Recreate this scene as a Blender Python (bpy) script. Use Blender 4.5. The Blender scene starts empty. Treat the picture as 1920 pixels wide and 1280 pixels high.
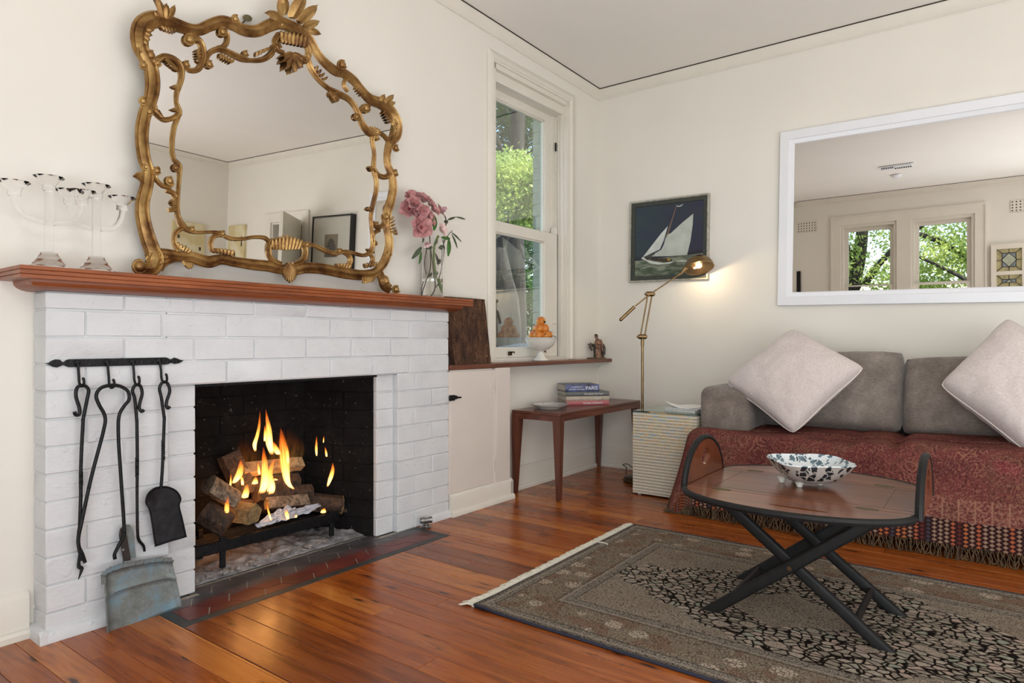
import bpy, bmesh, math, random
import numpy as np
from mathutils import Vector, Matrix, noise as mnoise
R = random.Random(7)
sc = bpy.context.scene
COL = sc.collection
PI = math.pi
# ------------------------------------------------------------ camera, world, lights, exposure
TH = math.radians(36.4); FOC = 1225.0; CX, CY = 960.0, 640.0
CAM = Vector((-4.4035, -2.4275, 0.94))
FW = Vector((math.cos(TH), math.sin(TH), 0)); RT = Vector((math.sin(TH), -math.cos(TH), 0)); UP = Vector((0, 0, 1))
cd = bpy.data.cameras.new('camera'); cam = bpy.data.objects.new('camera', cd); COL.objects.link(cam)
cd.sensor_fit = 'HORIZONTAL'; cd.sensor_width = 36.0; cd.lens = 36.0 * FOC / 1920.0; cd.clip_start = .05
mrot = Matrix((RT, UP, -FW)).transposed()
cam.matrix_world = Matrix.Translation(CAM) @ mrot.to_4x4()
sc.camera = cam
sc.cycles.max_bounces = 20; sc.cycles.transmission_bounces = 20; sc.cycles.transparent_max_bounces = 24
PHI = math.radians(1.0)                         # the chimney wall runs one degree out of square
ML = Matrix.Rotation(-PHI, 4, 'Z'); MLI = ML.inverted()
sc.view_settings.view_transform = 'Standard'; sc.view_settings.look = 'None'
sc.view_settings.exposure = -0.03; sc.view_settings.gamma = 1.0; sc.view_settings.use_curve_mapping = False
W = bpy.data.worlds.new('sky'); sc.world = W; W.use_nodes = True
wn = W.node_tree.nodes; wl = W.node_tree.links
sky = wn.new('ShaderNodeTexSky'); sky.sky_type = 'NISHITA'; sky.sun_disc = False
sky.sun_elevation = math.radians(48); sky.sun_rotation = math.radians(150); sky.air_density = 1.2
wn['Background'].inputs[1].default_value = 0.5
wl.new(sky.outputs[0], wn['Background'].inputs[0])

def light(name, kind, loc, energy, color=(1, 1, 1), size=1., size_y=None, direction=None, spread=None):
    d = bpy.data.lights.new(name, kind); d.energy = energy; d.color = color
    if kind == 'AREA':
        d.shape = 'RECTANGLE'; d.size = size; d.size_y = size_y or size
        if spread: d.spread = spread
    elif kind == 'SUN': d.angle = size
    else: d.shadow_soft_size = size
    o = bpy.data.objects.new(name, d); COL.objects.link(o); o.location = loc
    if direction: o.rotation_euler = Vector(direction).to_track_quat('-Z', 'Y').to_euler()
    return o
light('sun', 'SUN', (0, 0, 8), 10.0, (1, .95, .86), .01, direction=(-.25, .62, -.75))
# three added area panels, all out of view, that fill the room with light
light('window_daylight', 'AREA', (-5.40, -2.6, .85), 50, (.82, .91, 1.0), 2.6, .7, direction=(1, .15, .3))  # added panel inside the room for window daylight, low out of the mirrors' view
light('bounce_flash', 'AREA', (-3.3, -4.0, .55), 92, (.93, .97, 1.0), 3.2, 2.2, direction=(.32, .42, 1))  # added upward panel behind the camera, brightens the ceiling for soft fill
light('key_flash', 'AREA', (-4.9, -3.9, 2.55), 20, (.94, .97, 1.0), 1.1, .7, direction=(.72, .62, -.42))  # added unseen panel high behind the camera, aimed into the room

# ------------------------------------------------------------ helpers
def uw(u, v): return FW + RT * ((u - CX) / FOC) + UP * ((CY - v) / FOC)
def hit(u, v, ax, val, frame=None):
    """point of the photograph (u, v) on the plane ax = val, in world or chimney-wall coordinates"""
    d, c = uw(u, v), CAM.copy()
    if frame is not None: d = (frame.to_3x3().inverted() @ d); c = frame.inverted() @ c
    i = 'xyz'.index(ax); t = (val - c[i]) / d[i]
    return c + d * t
def hitL(u, v, ax, val): return hit(u, v, ax, val, ML)
def hitd(u, v, Z): return CAM + uw(u, v) * Z
def srgb(r, g=None, b=None):
    if g is None: r, g, b = r
    f = lambda c: (c / 255 / 12.92) if c / 255 <= .04045 else ((c / 255 + .055) / 1.055) ** 2.4
    return (f(r), f(g), f(b), 1.0)

class MB:
    def __init__(s): s.v = []; s.f = []; s.uv = None
    def add(s, vs, fs, M=None):
        n = len(s.v)
        s.v += [tuple(M @ Vector(p)) if M is not None else tuple(p) for p in vs]
        s.f += [tuple(i + n for i in f) for f in fs]
        return s
    def box(s, x0, x1, y0, y1, z0, z1, M=None, bev=0, seg=1, jit=0):
        if bev <= 0:
            vs = [(x, y, z) for z in (z0, z1) for y in (y0, y1) for x in (x0, x1)]
            if jit: vs = [tuple(c + R.uniform(-jit, jit) for c in p) for p in vs]
            return s.add(vs, [(0, 2, 3, 1), (4, 5, 7, 6), (0, 1, 5, 4), (2, 6, 7, 3), (0, 4, 6, 2), (1, 3, 7, 5)], M)
        bm = bmesh.new(); bmesh.ops.create_cube(bm, size=1)
        for p in bm.verts:
            p.co = Vector(((x0 + x1) / 2 + p.co.x * (x1 - x0), (y0 + y1) / 2 + p.co.y * (y1 - y0), (z0 + z1) / 2 + p.co.z * (z1 - z0)))
        bmesh.ops.bevel(bm, geom=bm.edges[:] , offset=bev, segments=seg, profile=.5, affect='EDGES')
        if jit:
            for p in bm.verts: p.co += Vector((R.uniform(-jit, jit), R.uniform(-jit, jit), R.uniform(-jit, jit)))
        bm.verts.index_update()
        s.add([p.co for p in bm.verts], [[q.index for q in f.verts] for f in bm.faces], M); bm.free(); return s
    def lathe(s, prof, seg=24, M=None, wob=None, c=(0, 0, 0)):
        vs = []; n = len(prof)
        for r, z in prof:
            for k in range(seg):
                a = 2 * PI * k / seg; rr = r * (wob(a, z) if wob else 1)
                vs.append((c[0] + rr * math.cos(a), c[1] + rr * math.sin(a), c[2] + z))
        fs = [(i * seg + k, i * seg + (k + 1) % seg, (i + 1) * seg + (k + 1) % seg, (i + 1) * seg + k) for i in range(n - 1) for k in range(seg)]
        if prof[0][0] > 1e-5: fs.append(tuple(range(seg))[::-1])
        if prof[-1][0] > 1e-5: fs.append(tuple((n - 1) * seg + k for k in range(seg)))
        return s.add(vs, fs, M)
    def tube(s, pts, rad, seg=8, closed=False, flat=None, nrm=None, cap=True, prof=None, M=None):
        """sweep; rad: number or list; flat scales the radius along nrm; prof: list of (side, out) multiples"""
        P = [Vector(p) for p in pts]; n = len(P)
        rad = [rad] * n if not hasattr(rad, '__len__') else list(rad)
        T = []
        for i in range(n):
            a = P[(i - 1) % n] if closed or i > 0 else P[0]; b = P[(i + 1) % n] if closed or i < n - 1 else P[-1]
            t = (b - a); T.append(t.normalized() if t.length > 1e-9 else Vector((0, 0, 1)))
        if nrm is None:
            ref = Vector((0, 0, 1)) if abs(T[0].z) < .9 else Vector((1, 0, 0))
            cur = (ref - T[0] * ref.dot(T[0])).normalized()
        vs = []
        sec = prof or [(math.cos(2 * PI * k / seg), math.sin(2 * PI * k / seg) * (flat or 1)) for k in range(seg)]
        m = len(sec)
        for i in range(n):
            if nrm is not None: o = (Vector(nrm) - T[i] * Vector(nrm).dot(T[i])).normalized()
            else:
                cur = (cur - T[i] * cur.dot(T[i])).normalized(); o = cur
            sd = T[i].cross(o)
            for a, b in sec: vs.append(P[i] + sd * a * rad[i] + o * b * rad[i])
        fs = []
        for i in range(n if closed else n - 1):
            j = (i + 1) % n
            for k in range(m): fs.append((i * m + k, i * m + (k + 1) % m, j * m + (k + 1) % m, j * m + k))
        if cap and not closed: fs += [tuple(range(m))[::-1], tuple((n - 1) * m + k for k in range(m))]
        return s.add(vs, fs, M)
    def ell(s, c, r, M=None, seg=10, rings=6, rot=None):
        vs = []; c = Vector(c); r = Vector(r) if hasattr(r, '__len__') else Vector((r, r, r))
        rot = rot or Matrix.Identity(3)
        for i in range(1, rings):
            p = PI * i / rings
            for k in range(seg):
                a = 2 * PI * k / seg
                vs.append(c + rot @ Vector((r.x * math.sin(p) * math.cos(a), r.y * math.sin(p) * math.sin(a), r.z * math.cos(p))))
        t = len(vs); vs += [c + rot @ Vector((0, 0, r.z)), c - rot @ Vector((0, 0, r.z))]
        fs = [(i * seg + k, (i + 1) * seg + k, (i + 1) * seg + (k + 1) % seg, i * seg + (k + 1) % seg) for i in range(rings - 2) for k in range(seg)]
        fs += [(t, k, (k + 1) % seg) for k in range(seg)] + [(t + 1, (rings - 2) * seg + (k + 1) % seg, (rings - 2) * seg + k) for k in range(seg)]
        return s.add(vs, fs, M)
    def grid(s, nu, nv, fn, close_u=False, M=None):
        vs = [fn(i / (nu if close_u else nu - 1), j / (nv - 1)) for j in range(nv) for i in range(nu)]
        fs = [(j * nu + i, j * nu + (i + 1) % nu, (j + 1) * nu + (i + 1) % nu, (j + 1) * nu + i) for j in range(nv - 1) for i in range(nu if close_u else nu - 1)]
        return s.add(vs, fs, M)
    def prism(s, poly, fn, d0, d1, M=None):
        """poly: 2D outline; fn(a, b, depth) -> point"""
        n = len(poly)
        vs = [fn(a, b, d0) for a, b in poly] + [fn(a, b, d1) for a, b in poly]
        return s.add(vs, [tuple(range(n))[::-1], tuple(range(n, 2 * n))] + [(i, (i + 1) % n, n + (i + 1) % n, n + i) for i in range(n)], M)
    def ring(s, outer, inner, fn, d0, d1, M=None):
        n = len(outer)
        vs = [fn(a, b, d) for d in (d0, d1) for L in (outer, inner) for a, b in L]
        o0, i0, o1, i1 = 0, n, 2 * n, 3 * n; fs = []
        for k in range(n):
            j = (k + 1) % n
            fs += [(o0 + k, i0 + k, i0 + j, o0 + j), (o1 + k, o1 + j, i1 + j, i1 + k), (o0 + k, o0 + j, o1 + j, o1 + k), (i0 + k, i1 + k, i1 + j, i0 + j)]
        return s.add(vs, fs, M)

def setp(o, label=None, cat=None, group=None, kind=None):
    for k, v in (('label', label), ('category', cat), ('group', group), ('kind', kind)):
        if v: o[k] = v
    return o
def obj(name, mb, mat, root=None, smooth=40, label=None, kind=None, uv=None, M=None):
    me = bpy.data.meshes.new(name)
    org = root.get('_o') if root is not None else None
    V = mb.v
    if org is not None:
        V = [(p[0] - org[0], p[1] - org[1], p[2] - org[2]) for p in V]
    me.from_pydata(V, [], mb.f); me.update()
    if smooth:
        me.polygons.foreach_set('use_smooth', [True] * len(me.polygons))
        if smooth < 180: me.set_sharp_from_angle(angle=math.radians(smooth))
    bm = bmesh.new(); bm.from_mesh(me); bmesh.ops.recalc_face_normals(bm, faces=bm.faces[:]); bm.to_mesh(me); bm.free()
    uv = uv or mb.uv
    if uv is not None:
        l = me.uv_layers.new(name='UVMap'); flat = []
        for lp in me.loops: flat += list(uv[lp.vertex_index])
        l.data.foreach_set('uv', flat)
    if mat: me.materials.append(mat)
    o = bpy.data.objects.new(name, me); COL.objects.link(o)
    if root is not None: o.parent = root
    if M is not None: o.matrix_world = M
    setp(o, label=label, kind=kind)
    return o
def sub(name, mb, mat, par, **k):
    """a piece of a part: same coordinates as the part's own root"""
    r = par
    while r.parent is not None: r = r.parent
    o = obj(name, mb, mat, r, **k); o.parent = par; return o
def thing(name, label, cat, loc=(0, 0, 0), group=None, L=False):
    o = bpy.data.objects.new(name, None); COL.objects.link(o); o.empty_display_size = .1
    o['_o'] = list(loc); o.matrix_world = (ML if L else Matrix.Identity(4)) @ Matrix.Translation(loc)
    return setp(o, label, cat, group)
def struct(name, mb, mat, L=False, **k):
    o = obj(name, mb, mat, kind='structure', **k)
    if L: o.matrix_world = ML
    return o
def sstruct(name, L=False):
    """a piece of the setting that carries parts"""
    o = bpy.data.objects.new(name, None); COL.objects.link(o); o['_o'] = [0, 0, 0]; o['kind'] = 'structure'
    if L: o.matrix_world = ML
    return o
def copytree(o, parent=None):
    c = o.copy(); COL.objects.link(c); c.parent = parent
    for ch in list(o.children): copytree(ch, c)
    return c
def text(name, body, size, mat, root, M, ext=.0006, align='LEFT'):
    cu = bpy.data.curves.new(name, 'FONT'); cu.body = body; cu.size = size; cu.extrude = ext; cu.align_x = align
    to = bpy.data.objects.new('tmp', cu); COL.objects.link(to)
    me = bpy.data.meshes.new_from_object(to); bpy.data.objects.remove(to); me.name = name
    me.transform(M)
    if root is not None:
        org = root.get('_o') or [0, 0, 0]; me.transform(Matrix.Translation([-c for c in org]))
    me.materials.clear(); me.materials.append(mat)
    o = bpy.data.objects.new(name, me); COL.objects.link(o); o.parent = root; return o
def smoothline(pts, k=6, closed=False):
    """Catmull-Rom through the points (tuples of any length)"""
    n = len(pts); out = []
    P = lambda i: pts[i % n] if closed else pts[min(max(i, 0), n - 1)]
    for i in range(n if closed else n - 1):
        a, b, c, d = P(i - 1), P(i), P(i + 1), P(i + 2)
        for j in range(k):
            t = j / k
            out.append(tuple(.5 * (2 * q + (r - p) * t + (2 * p - 5 * q + 4 * r - s_) * t * t + (-p + 3 * q - 3 * r + s_) * t ** 3) for p, q, r, s_ in zip(a, b, c, d)))
    if not closed: out.append(tuple(pts[-1]))
    return out

# ------------------------------------------------------------ materials
class NT:
    def __init__(s, name):
        s.m = bpy.data.materials.new(name); s.m.use_nodes = True; s.t = s.m.node_tree; s.n = s.t.nodes
        s.b = s.n['Principled BSDF']; s.out = s.n['Material Output']; s._c = None
    def L(s, a, b):
        if isinstance(a, (int, float)):
            try: b.default_value = a
            except Exception: b.default_value = [a] * len(b.default_value)
        elif isinstance(a, (tuple, list)): b.default_value = a
        else: s.t.links.new(a, b)
    def node(s, t, ins=(), out=0, **kw):
        n = s.n.new(t)
        for k, v in kw.items(): setattr(n, k, v)
        for k, v in (ins.items() if isinstance(ins, dict) else enumerate(ins)): s.L(v, n.inputs[k])
        return n.outputs[out]
    def co(s, which='Object'): return s.node('ShaderNodeTexCoord', out={'Generated': 0, 'UV': 2, 'Object': 3}[which])
    def map(s, v, sc=(1, 1, 1), loc=(0, 0, 0), rot=(0, 0, 0)): return s.node('ShaderNodeMapping', {0: v, 1: loc, 2: rot, 3: sc})
    def noise(s, v, sc=5, det=3, rough=.5, dist=0, out=0): return s.node('ShaderNodeTexNoise', {'Vector': v, 'Scale': sc, 'Detail': det, 'Roughness': rough, 'Distortion': dist}, out)
    def vor(s, v, sc=5, feature='F1', out=0, rnd=1): return s.node('ShaderNodeTexVoronoi', {'Vector': v, 'Scale': sc, 'Randomness': rnd}, out, feature=feature)
    def m_(s, op, *a): return s.node('ShaderNodeMath', a, operation=op)
    def vm(s, op, *a, out=0): return s.node('ShaderNodeVectorMath', a, out, operation=op)
    def sep(s, v, i): return s.node('ShaderNodeSeparateXYZ', [v], i)
    def comb(s, x, y, z): return s.node('ShaderNodeCombineXYZ', [x, y, z])
    def ramp(s, f, stops, interp='LINEAR'):
        n = s.n.new('ShaderNodeValToRGB'); s.L(f, n.inputs[0]); e = n.color_ramp.elements; n.color_ramp.interpolation = interp
        for i, (p, c) in enumerate(stops):
            el = e[i] if i < 2 else e.new(p)
            el.position = p; el.color = c if hasattr(c, '__len__') else (c, c, c, 1)
        return n.outputs[0]
    def mix(s, f, a, b, mode='MIX'):
        n = s.n.new('ShaderNodeMix'); n.data_type = 'RGBA'; n.blend_type = mode
        s.L(f, n.inputs[0]); s.L(a, n.inputs[6]); s.L(b, n.inputs[7]); return n.outputs[2]
    def step(s, f, a, b): # smooth 0..1
        return s.node('ShaderNodeMapRange', [f, a, b, 0, 1], interpolation_type='SMOOTHSTEP')
    def warp(s, v, sc, amt): return s.vm('ADD', v, s.vm('SCALE', s.vm('SUBTRACT', s.noise(v, sc, 2, out=1), (.5, .5, .5)), (0, 0, 0), (0, 0, 0), amt) if False else s.node('ShaderNodeVectorMath', {0: s.vm('SUBTRACT', s.noise(v, sc, 2, out=1), (.5, .5, .5)), 3: amt}, operation='SCALE'))
    def rand(s): return s.node('ShaderNodeObjectInfo', out=5)
    def bump(s, h, st=.3, d=.01): s.L(s.node('ShaderNodeBump', {'Height': h, 'Strength': st, 'Distance': d}), s.b.inputs['Normal'])
    def base(s, c): s.L(c, s.b.inputs['Base Color'])
    def set(s, **k):
        for a, v in k.items(): s.L(v, s.b.inputs[{'rough': 'Roughness', 'metal': 'Metallic', 'spec': 'Specular IOR Level', 'trans': 'Transmission Weight', 'ior': 'IOR', 'coat': 'Coat Weight', 'coatr': 'Coat Roughness', 'sheen': 'Sheen Weight', 'em': 'Emission Color', 'es': 'Emission Strength', 'alpha': 'Alpha', 'sss': 'Subsurface Weight'}[a]])
        return s.m
def plain(name, c, rough=.5, metal=0, var=.06, sc=8, bump=0, bsc=40, **k):
    m = NT(name); co = m.co(); c = srgb(c); n = m.noise(co, sc, 4)
    dk = tuple(x * (1 - var * 2) for x in c[:3]) + (1,); lt = tuple(min(1, x * (1 + var)) for x in c[:3]) + (1,)
    m.base(m.ramp(n, [(.3, dk), (.7, lt)]))
    if bump: m.bump(m.noise(co, bsc, 4), bump, .01)
    m.set(rough=rough, metal=metal, **k); return m.m

paint = plain('wall_paint', (230, 225, 215), .7, var=.012, sc=2, bump=.05, bsc=30)
ceil_m = plain('ceiling_paint', (238, 233, 226), .85, var=.01, sc=2)
trim_m = plain('trim_paint', (226, 220, 208), .45, var=.02, sc=5, bump=.04, bsc=25)
cab_m = plain('cabinet_paint', (222, 212, 203), .4, var=.015, sc=5)
black_m = plain('blackened_iron', (30, 31, 33), .5, .55, var=.25, sc=60, bump=.35, bsc=90)
darkwood = None
def wood(name, cols, rough=.3, axis='x', sc=1., bump=.08, coat=.3, knots=0, rnd=.5, spec=.5):
    """cols: dark, mid, light; grain runs along axis"""
    m = NT(name); co = m.co()
    r = m.rand()
    off = m.comb(m.m_('MULTIPLY', r, 37.), m.m_('MULTIPLY', r, 91.), m.m_('MULTIPLY', r, 13.))
    v = m.vm('ADD', co, off)
    s = {'x': (1.2, 14, 14), 'y': (14, 1.2, 14), 'z': (14, 14, 1.2)}[axis]
    g = m.map(v, tuple(a * sc for a in s))
    n1 = m.noise(g, 1., 6, .6, .6)
    fine = m.noise(m.map(v, tuple(a * sc * 6 for a in s)), 1., 3, .6)
    f = m.m_('ADD', m.m_('MULTIPLY', n1, .75), m.m_('MULTIPLY', fine, .25))
    c = m.ramp(f, [(.3, srgb(cols[0])), (.5, srgb(cols[1])), (.7, srgb(cols[2]))])
    c = m.mix(m.m_('MULTIPLY', m.m_('SUBTRACT', r, .5), rnd), c, (0, 0, 0, 1)) if rnd else c
    if knots:
        kv = m.map(v, {'x': (2.2, 9, 9), 'y': (9, 2.2, 9), 'z': (9, 9, 2.2)}[axis])
        kd = m.vor(m.warp(kv, 2., .35), 1.)
        k = m.step(kd, .17, .06)
        streak = m.step(m.noise(m.map(v, {'x': (3, 30, 30), 'y': (30, 3, 30), 'z': (30, 30, 3)}[axis]), 1., 3, .7), .6, .8)
        c = m.mix(m.m_('MULTIPLY', streak, .55), c, srgb(52, 22, 10))
        c = m.mix(m.m_('MULTIPLY', k, knots), c, srgb(34, 17, 10))
    m.base(c); m.bump(f, bump, .004)
    m.set(rough=rough, coat=coat, coatr=.12, spec=spec); return m.m
mantel_m = wood('mantel_timber', ((88, 40, 15), (138, 70, 29), (166, 92, 43)), .42, 'x', 1.2, coat=.2, rnd=0)
ledge_m = wood('ledge_timber', ((72, 38, 26), (112, 64, 44), (138, 84, 60)), .45, 'x', 1.2, coat=.2, rnd=0)
teak_m = wood('teak', ((58, 28, 20), (92, 48, 34), (118, 66, 48)), .38, 'x', 1.5, coat=.25, rnd=0)
teakz_m = wood('teak_upright', ((58, 28, 20), (92, 48, 34), (118, 66, 48)), .38, 'z', 1.5, coat=.25, rnd=0)
tray_m = wood('tray_timber', ((74, 38, 20), (112, 62, 34), (138, 82, 48)), .3, 'y', 1.2, coat=.25, rnd=0)
# floor boards: colour of each board from its own random value
def floor_mat():
    m = NT('pine_boards'); co = m.co(); r = m.rand()
    v = m.vm('ADD', co, m.comb(m.m_('MULTIPLY', r, 31.), m.m_('MULTIPLY', r, 57.), 0.))
    f = m.noise(m.map(v, (26, 1.6, 1)), 1., 7, .62, 1.2)
    fine = m.noise(m.map(v, (160, 6, 1)), 1., 3, .6)
    f = m.m_('ADD', m.m_('MULTIPLY', f, .8), m.m_('MULTIPLY', fine, .2))
    ca = m.ramp(f, [(.28, srgb(94, 42, 13)), (.5, srgb(150, 76, 25)), (.72, srgb(178, 104, 45))])
    cb = m.ramp(f, [(.28, srgb(74, 33, 15)), (.5, srgb(124, 63, 28)), (.72, srgb(156, 88, 44))])
    cc = m.ramp(f, [(.28, srgb(120, 60, 20)), (.5, srgb(174, 100, 40)), (.72, srgb(196, 126, 58))])
    c = m.mix(m.step(r, .45, .55), ca, cb); c = m.mix(m.step(r, .8, .84), c, cc)
    kd = m.vor(m.map(m.warp(v, 9., .03), (16, 4.5, 1)), 1.)
    ring = m.step(kd, .16, .07)
    c = m.mix(m.m_('MULTIPLY', m.step(kd, .34, .1), .35), c, srgb(70, 26, 10))
    c = m.mix(m.m_('MULTIPLY', ring, .85), c, srgb(30, 14, 9))
    sm = m.step(m.noise(m.map(v, (34, 5, 1)), 1., 4, .7, .8), .60, .74)
    c = m.mix(m.m_('MULTIPLY', sm, .7), c, srgb(48, 20, 9))
    m.base(c); m.bump(f, .06, .003)
    m.set(rough=m.ramp(m.noise(co, 3, 3), [(.3, .2), (.7, .36)]), coat=.12, coatr=.15, spec=.4); return m.m
floor_m = floor_mat()
def brick_white():
    m = NT('painted_brick'); co = m.co(); n = m.noise(co, 9, 5)
    m.base(m.ramp(n, [(.3, srgb(210, 211, 213)), (.7, srgb(219, 220, 221))]))
    h = m.m_('ADD', m.m_('MULTIPLY', m.noise(m.map(co, (18, 18, 40)), 1.5, 6, .65), 1.), m.m_('MULTIPLY', m.step(m.noise(co, 26, 3), .6, .72), .5))
    m.bump(h, .5, .006); m.set(rough=.5); return m.m
brickw = brick_white()
def soot():
    m = NT('sooty_brick'); co = m.co(); n = m.noise(co, 7, 6, .65)
    c = m.ramp(n, [(.35, srgb(10, 9, 9)), (.62, srgb(24, 22, 22)), (.8, srgb(58, 56, 56))])
    z = m.sep(co, 2)
    sp = m.m_('MULTIPLY', m.step(m.noise(co, 60, 2), .68, .75), .6)
    m.base(m.mix(sp, c, srgb(110, 106, 104))); m.bump(m.noise(co, 30, 5), .4, .01); m.set(rough=.9, spec=.2); return m.m
soot_m = soot()
ash_m = plain('wood_ash', (150, 148, 150), .95, var=.35, sc=18, bump=.8, bsc=45)
def hearth_tile():
    m = NT('quarry_tile'); co = m.co(); n = m.noise(co, 8, 5)
    y = m.sep(co, 1)
    c = m.ramp(n, [(.3, srgb(78, 34, 32)), (.7, srgb(112, 52, 46))])
    # soot rubbed over the tiles next to the grate
    d = m.m_('ADD', m.step(y, -.07, .08), m.m_('MULTIPLY', m.m_('SUBTRACT', m.noise(m.map(co, (3, 14, 1)), 2, 4), .5), 1.3))
    m.base(m.mix(m.step(d, .3, 1.0), c, m.ramp(n, [(.3, srgb(50, 50, 52)), (.7, srgb(92, 92, 96))])))
    m.bump(m.noise(co, 50, 3), .1, .003); m.set(rough=.4); return m.m
tile_m = hearth_tile()
slate_m = plain('slate_border', (58, 60, 60), .5, var=.2, sc=12, bump=.15)
grout_m = plain('hearth_grout', (158, 152, 142), .9, var=.2, sc=20)
def gold():
    m = NT('antique_gilt'); co = m.co()
    gilt_tone = m.node('ShaderNodeNewGeometry', out=7) if False else m.noise(co, 14, 5, .6)  # random noise tone over the gilding
    c = m.ramp(gilt_tone, [(.28, srgb(84, 52, 30)), (.45, srgb(142, 106, 62)), (.62, srgb(176, 142, 88)), (.8, srgb(204, 174, 118))])
    m.base(c); m.bump(m.noise(co, 70, 4), .25, .004)
    m.set(rough=m.ramp(m.noise(co, 20, 3), [(.3, .5), (.7, .34)]), metal=.75); return m.m
gold_m = gold()
mirror_m = plain('mirror_glass', (218, 216, 212), .0, 1., var=0)
white_frame = plain('white_lacquer', (233, 234, 238), .3, var=.01)
def glassm(name='clear_glass', tint=(1, 1, 1, 1), rough=0., ior=1.45):
    m = NT(name); m.base(tint); m.set(rough=rough, trans=1., ior=ior); return m.m
glass_m = glassm()
def pane():
    m = NT('window_pane'); t = m.node('ShaderNodeBsdfTransparent', [(.95, .97, .96, 1)]); g = m.node('ShaderNodeBsdfGlossy', {0: (1, 1, 1, 1), 1: .0})
    f = m.node('ShaderNodeFresnel', {0: 1.45})
    mx = m.n.new('ShaderNodeMixShader'); m.L(m.m_('MULTIPLY', f, .4), mx.inputs[0]); m.L(t, mx.inputs[1]); m.L(g, mx.inputs[2])
    m.t.links.new(mx.outputs[0], m.out.inputs[0]); return m.m
pane_m = pane()
brass_m = plain('aged_brass', (150, 116, 72), .3, .95, var=.12, sc=30)
bronze_m = plain('dark_bronze', (84, 66, 44), .4, .8, var=.2, sc=40)
chrome_m = plain('dull_chrome', (140, 138, 134), .35, .9, var=.2, sc=40, bump=.1)
china = plain('white_glazed_china', (226, 222, 212), .15, var=.01, sc=6)
# ------------------------------------------------------------ room shell
XB, YF, ZC = -5.55, -5.5, 2.854
def zc(x, y): return ZC - .0145 * x + .006 * (y if y > -2.5 else -2.5)
b = MB(); b.box(XB - .1, .1, YF - .1, .1, -.12, -.021); struct('floor_base', b, plain('subfloor', (40, 24, 14), .9)).name = 'subfloor'
fl = sstruct('floor')
# planks 9 cm wide along y, each its own mesh with butt joints
Rf = random.Random(11)
hx0, hx1, hy0 = -3.31, -2.024, -.338
k = 0; x = -0.014
def planks(x0, x, top):
    y = top
    cuts = [y]; yy = y - Rf.uniform(.35, 2.6)
    while yy > YF: cuts.append(yy); yy -= Rf.uniform(1.8, 3.4)
    cuts.append(YF)
    for a, c in zip(cuts[:-1], cuts[1:]):
        p = MB(); e = .0007; h = Rf.uniform(-.0006, 0.)
        ox, oy = (x + x0) / 2, (a + c) / 2; vs = []; i = .0011
        for (px, py) in ((x0 + e, c + e), (x - e, c + e), (x - e, a - e), (x0 + e, a - e)): vs.append((px - ox, py - oy, -.02))
        for (px, py) in ((x0 + e, c + e), (x - e, c + e), (x - e, a - e), (x0 + e, a - e)): vs.append((px - ox, py - oy, h - .0012))
        for (px, py) in ((x0 + e + i, c + e + i), (x - e - i, c + e + i), (x - e - i, a - e - i), (x0 + e + i, a - e - i)): vs.append((px - ox, py - oy, h))
        fs = [(3, 2, 1, 0), (8, 9, 10, 11)]
        for q in range(4):
            j = (q + 1) % 4; fs += [(q, j, 4 + j, 4 + q), (4 + q, 4 + j, 8 + j, 8 + q)]
        p.add(vs, fs); o = obj('floorboard', p, floor_m, fl, smooth=0); o.location = (ox, oy, 0)
ha, hb = hx0 - .0045, hx1 - .0045
while x > XB:
    x0 = x - .0895
    htop = hy0 - x * .01745 - .0015
    if ha <= x0 and x <= hb: planks(x0, x, htop)
    elif x0 < hb < x: planks(hb + .001, x, .11); planks(x0, hb - .001, htop)
    elif x0 < ha < x: planks(ha + .001, x, htop); planks(x0, ha - .001, .11)
    else: planks(x0, x, .11)
    x = x0
b = MB(); vs = [(XB - .1, YF - .1), (.1, YF - .1), (.1, .3), (XB - .1, .3)]
b.add([(x, y, zc(x, y)) for x, y in vs] + [(x, y, 3.1) for x, y in vs], [(3, 2, 1, 0), (4, 5, 6, 7), (0, 1, 5, 4), (1, 2, 6, 5), (2, 3, 7, 6), (3, 0, 4, 7)])
struct('ceiling', b, ceil_m, smooth=0)
WX0, WX1, WZ0, WZ1 = -1.277, -.423, .79, 2.64
FX0, FX1, FZ = -3.135, -2.262, .776          # fire opening
b = MB()   # chimney wall with the window and the fire recess cut out
T = .14
for q in ((XB - .1, FX0, 0, 3.), (FX0, FX1, FZ, 3.), (FX1, WX0, 0, 3.), (WX0, WX1, 0, WZ0), (WX0, WX1, WZ1, 3.), (WX1, .06, 0, 3.)):
    b.box(q[0], q[1], 0, T, q[2], q[3])
struct('wall_left', b, paint, L=True, smooth=0)
b = MB()
DY0, DY1 = -4.5, -3.88
b.box(0, .12, DY1, .14, -.1, 3.); b.box(0, .12, YF - .1, DY0, -.1, 3.); b.box(0, .12, DY0, DY1, 2.04, 3.)
struct('wall_right', b, paint, smooth=0)
b = MB()
WB = [(-1.40, -.73), (-2.24, -1.56)]; BZ0, BZ1 = .85, 2.53
b.box(XB - .14, XB, WB[0][1], .2, -.1, 3.); b.box(XB - .14, XB, WB[1][1], WB[0][0], -.1, 3.); b.box(XB - .14, XB, YF - .1, WB[1][0], -.1, 3.)
for a, c in WB: b.box(XB - .14, XB, a, c, -.1, BZ0); b.box(XB - .14, XB, a, c, BZ1, 3.)
struct('wall_back', b, paint, smooth=0)
b = MB(); b.box(XB - .14, .12, YF - .12, YF, -.1, 3.); struct('wall_front', b, paint, smooth=0)
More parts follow.
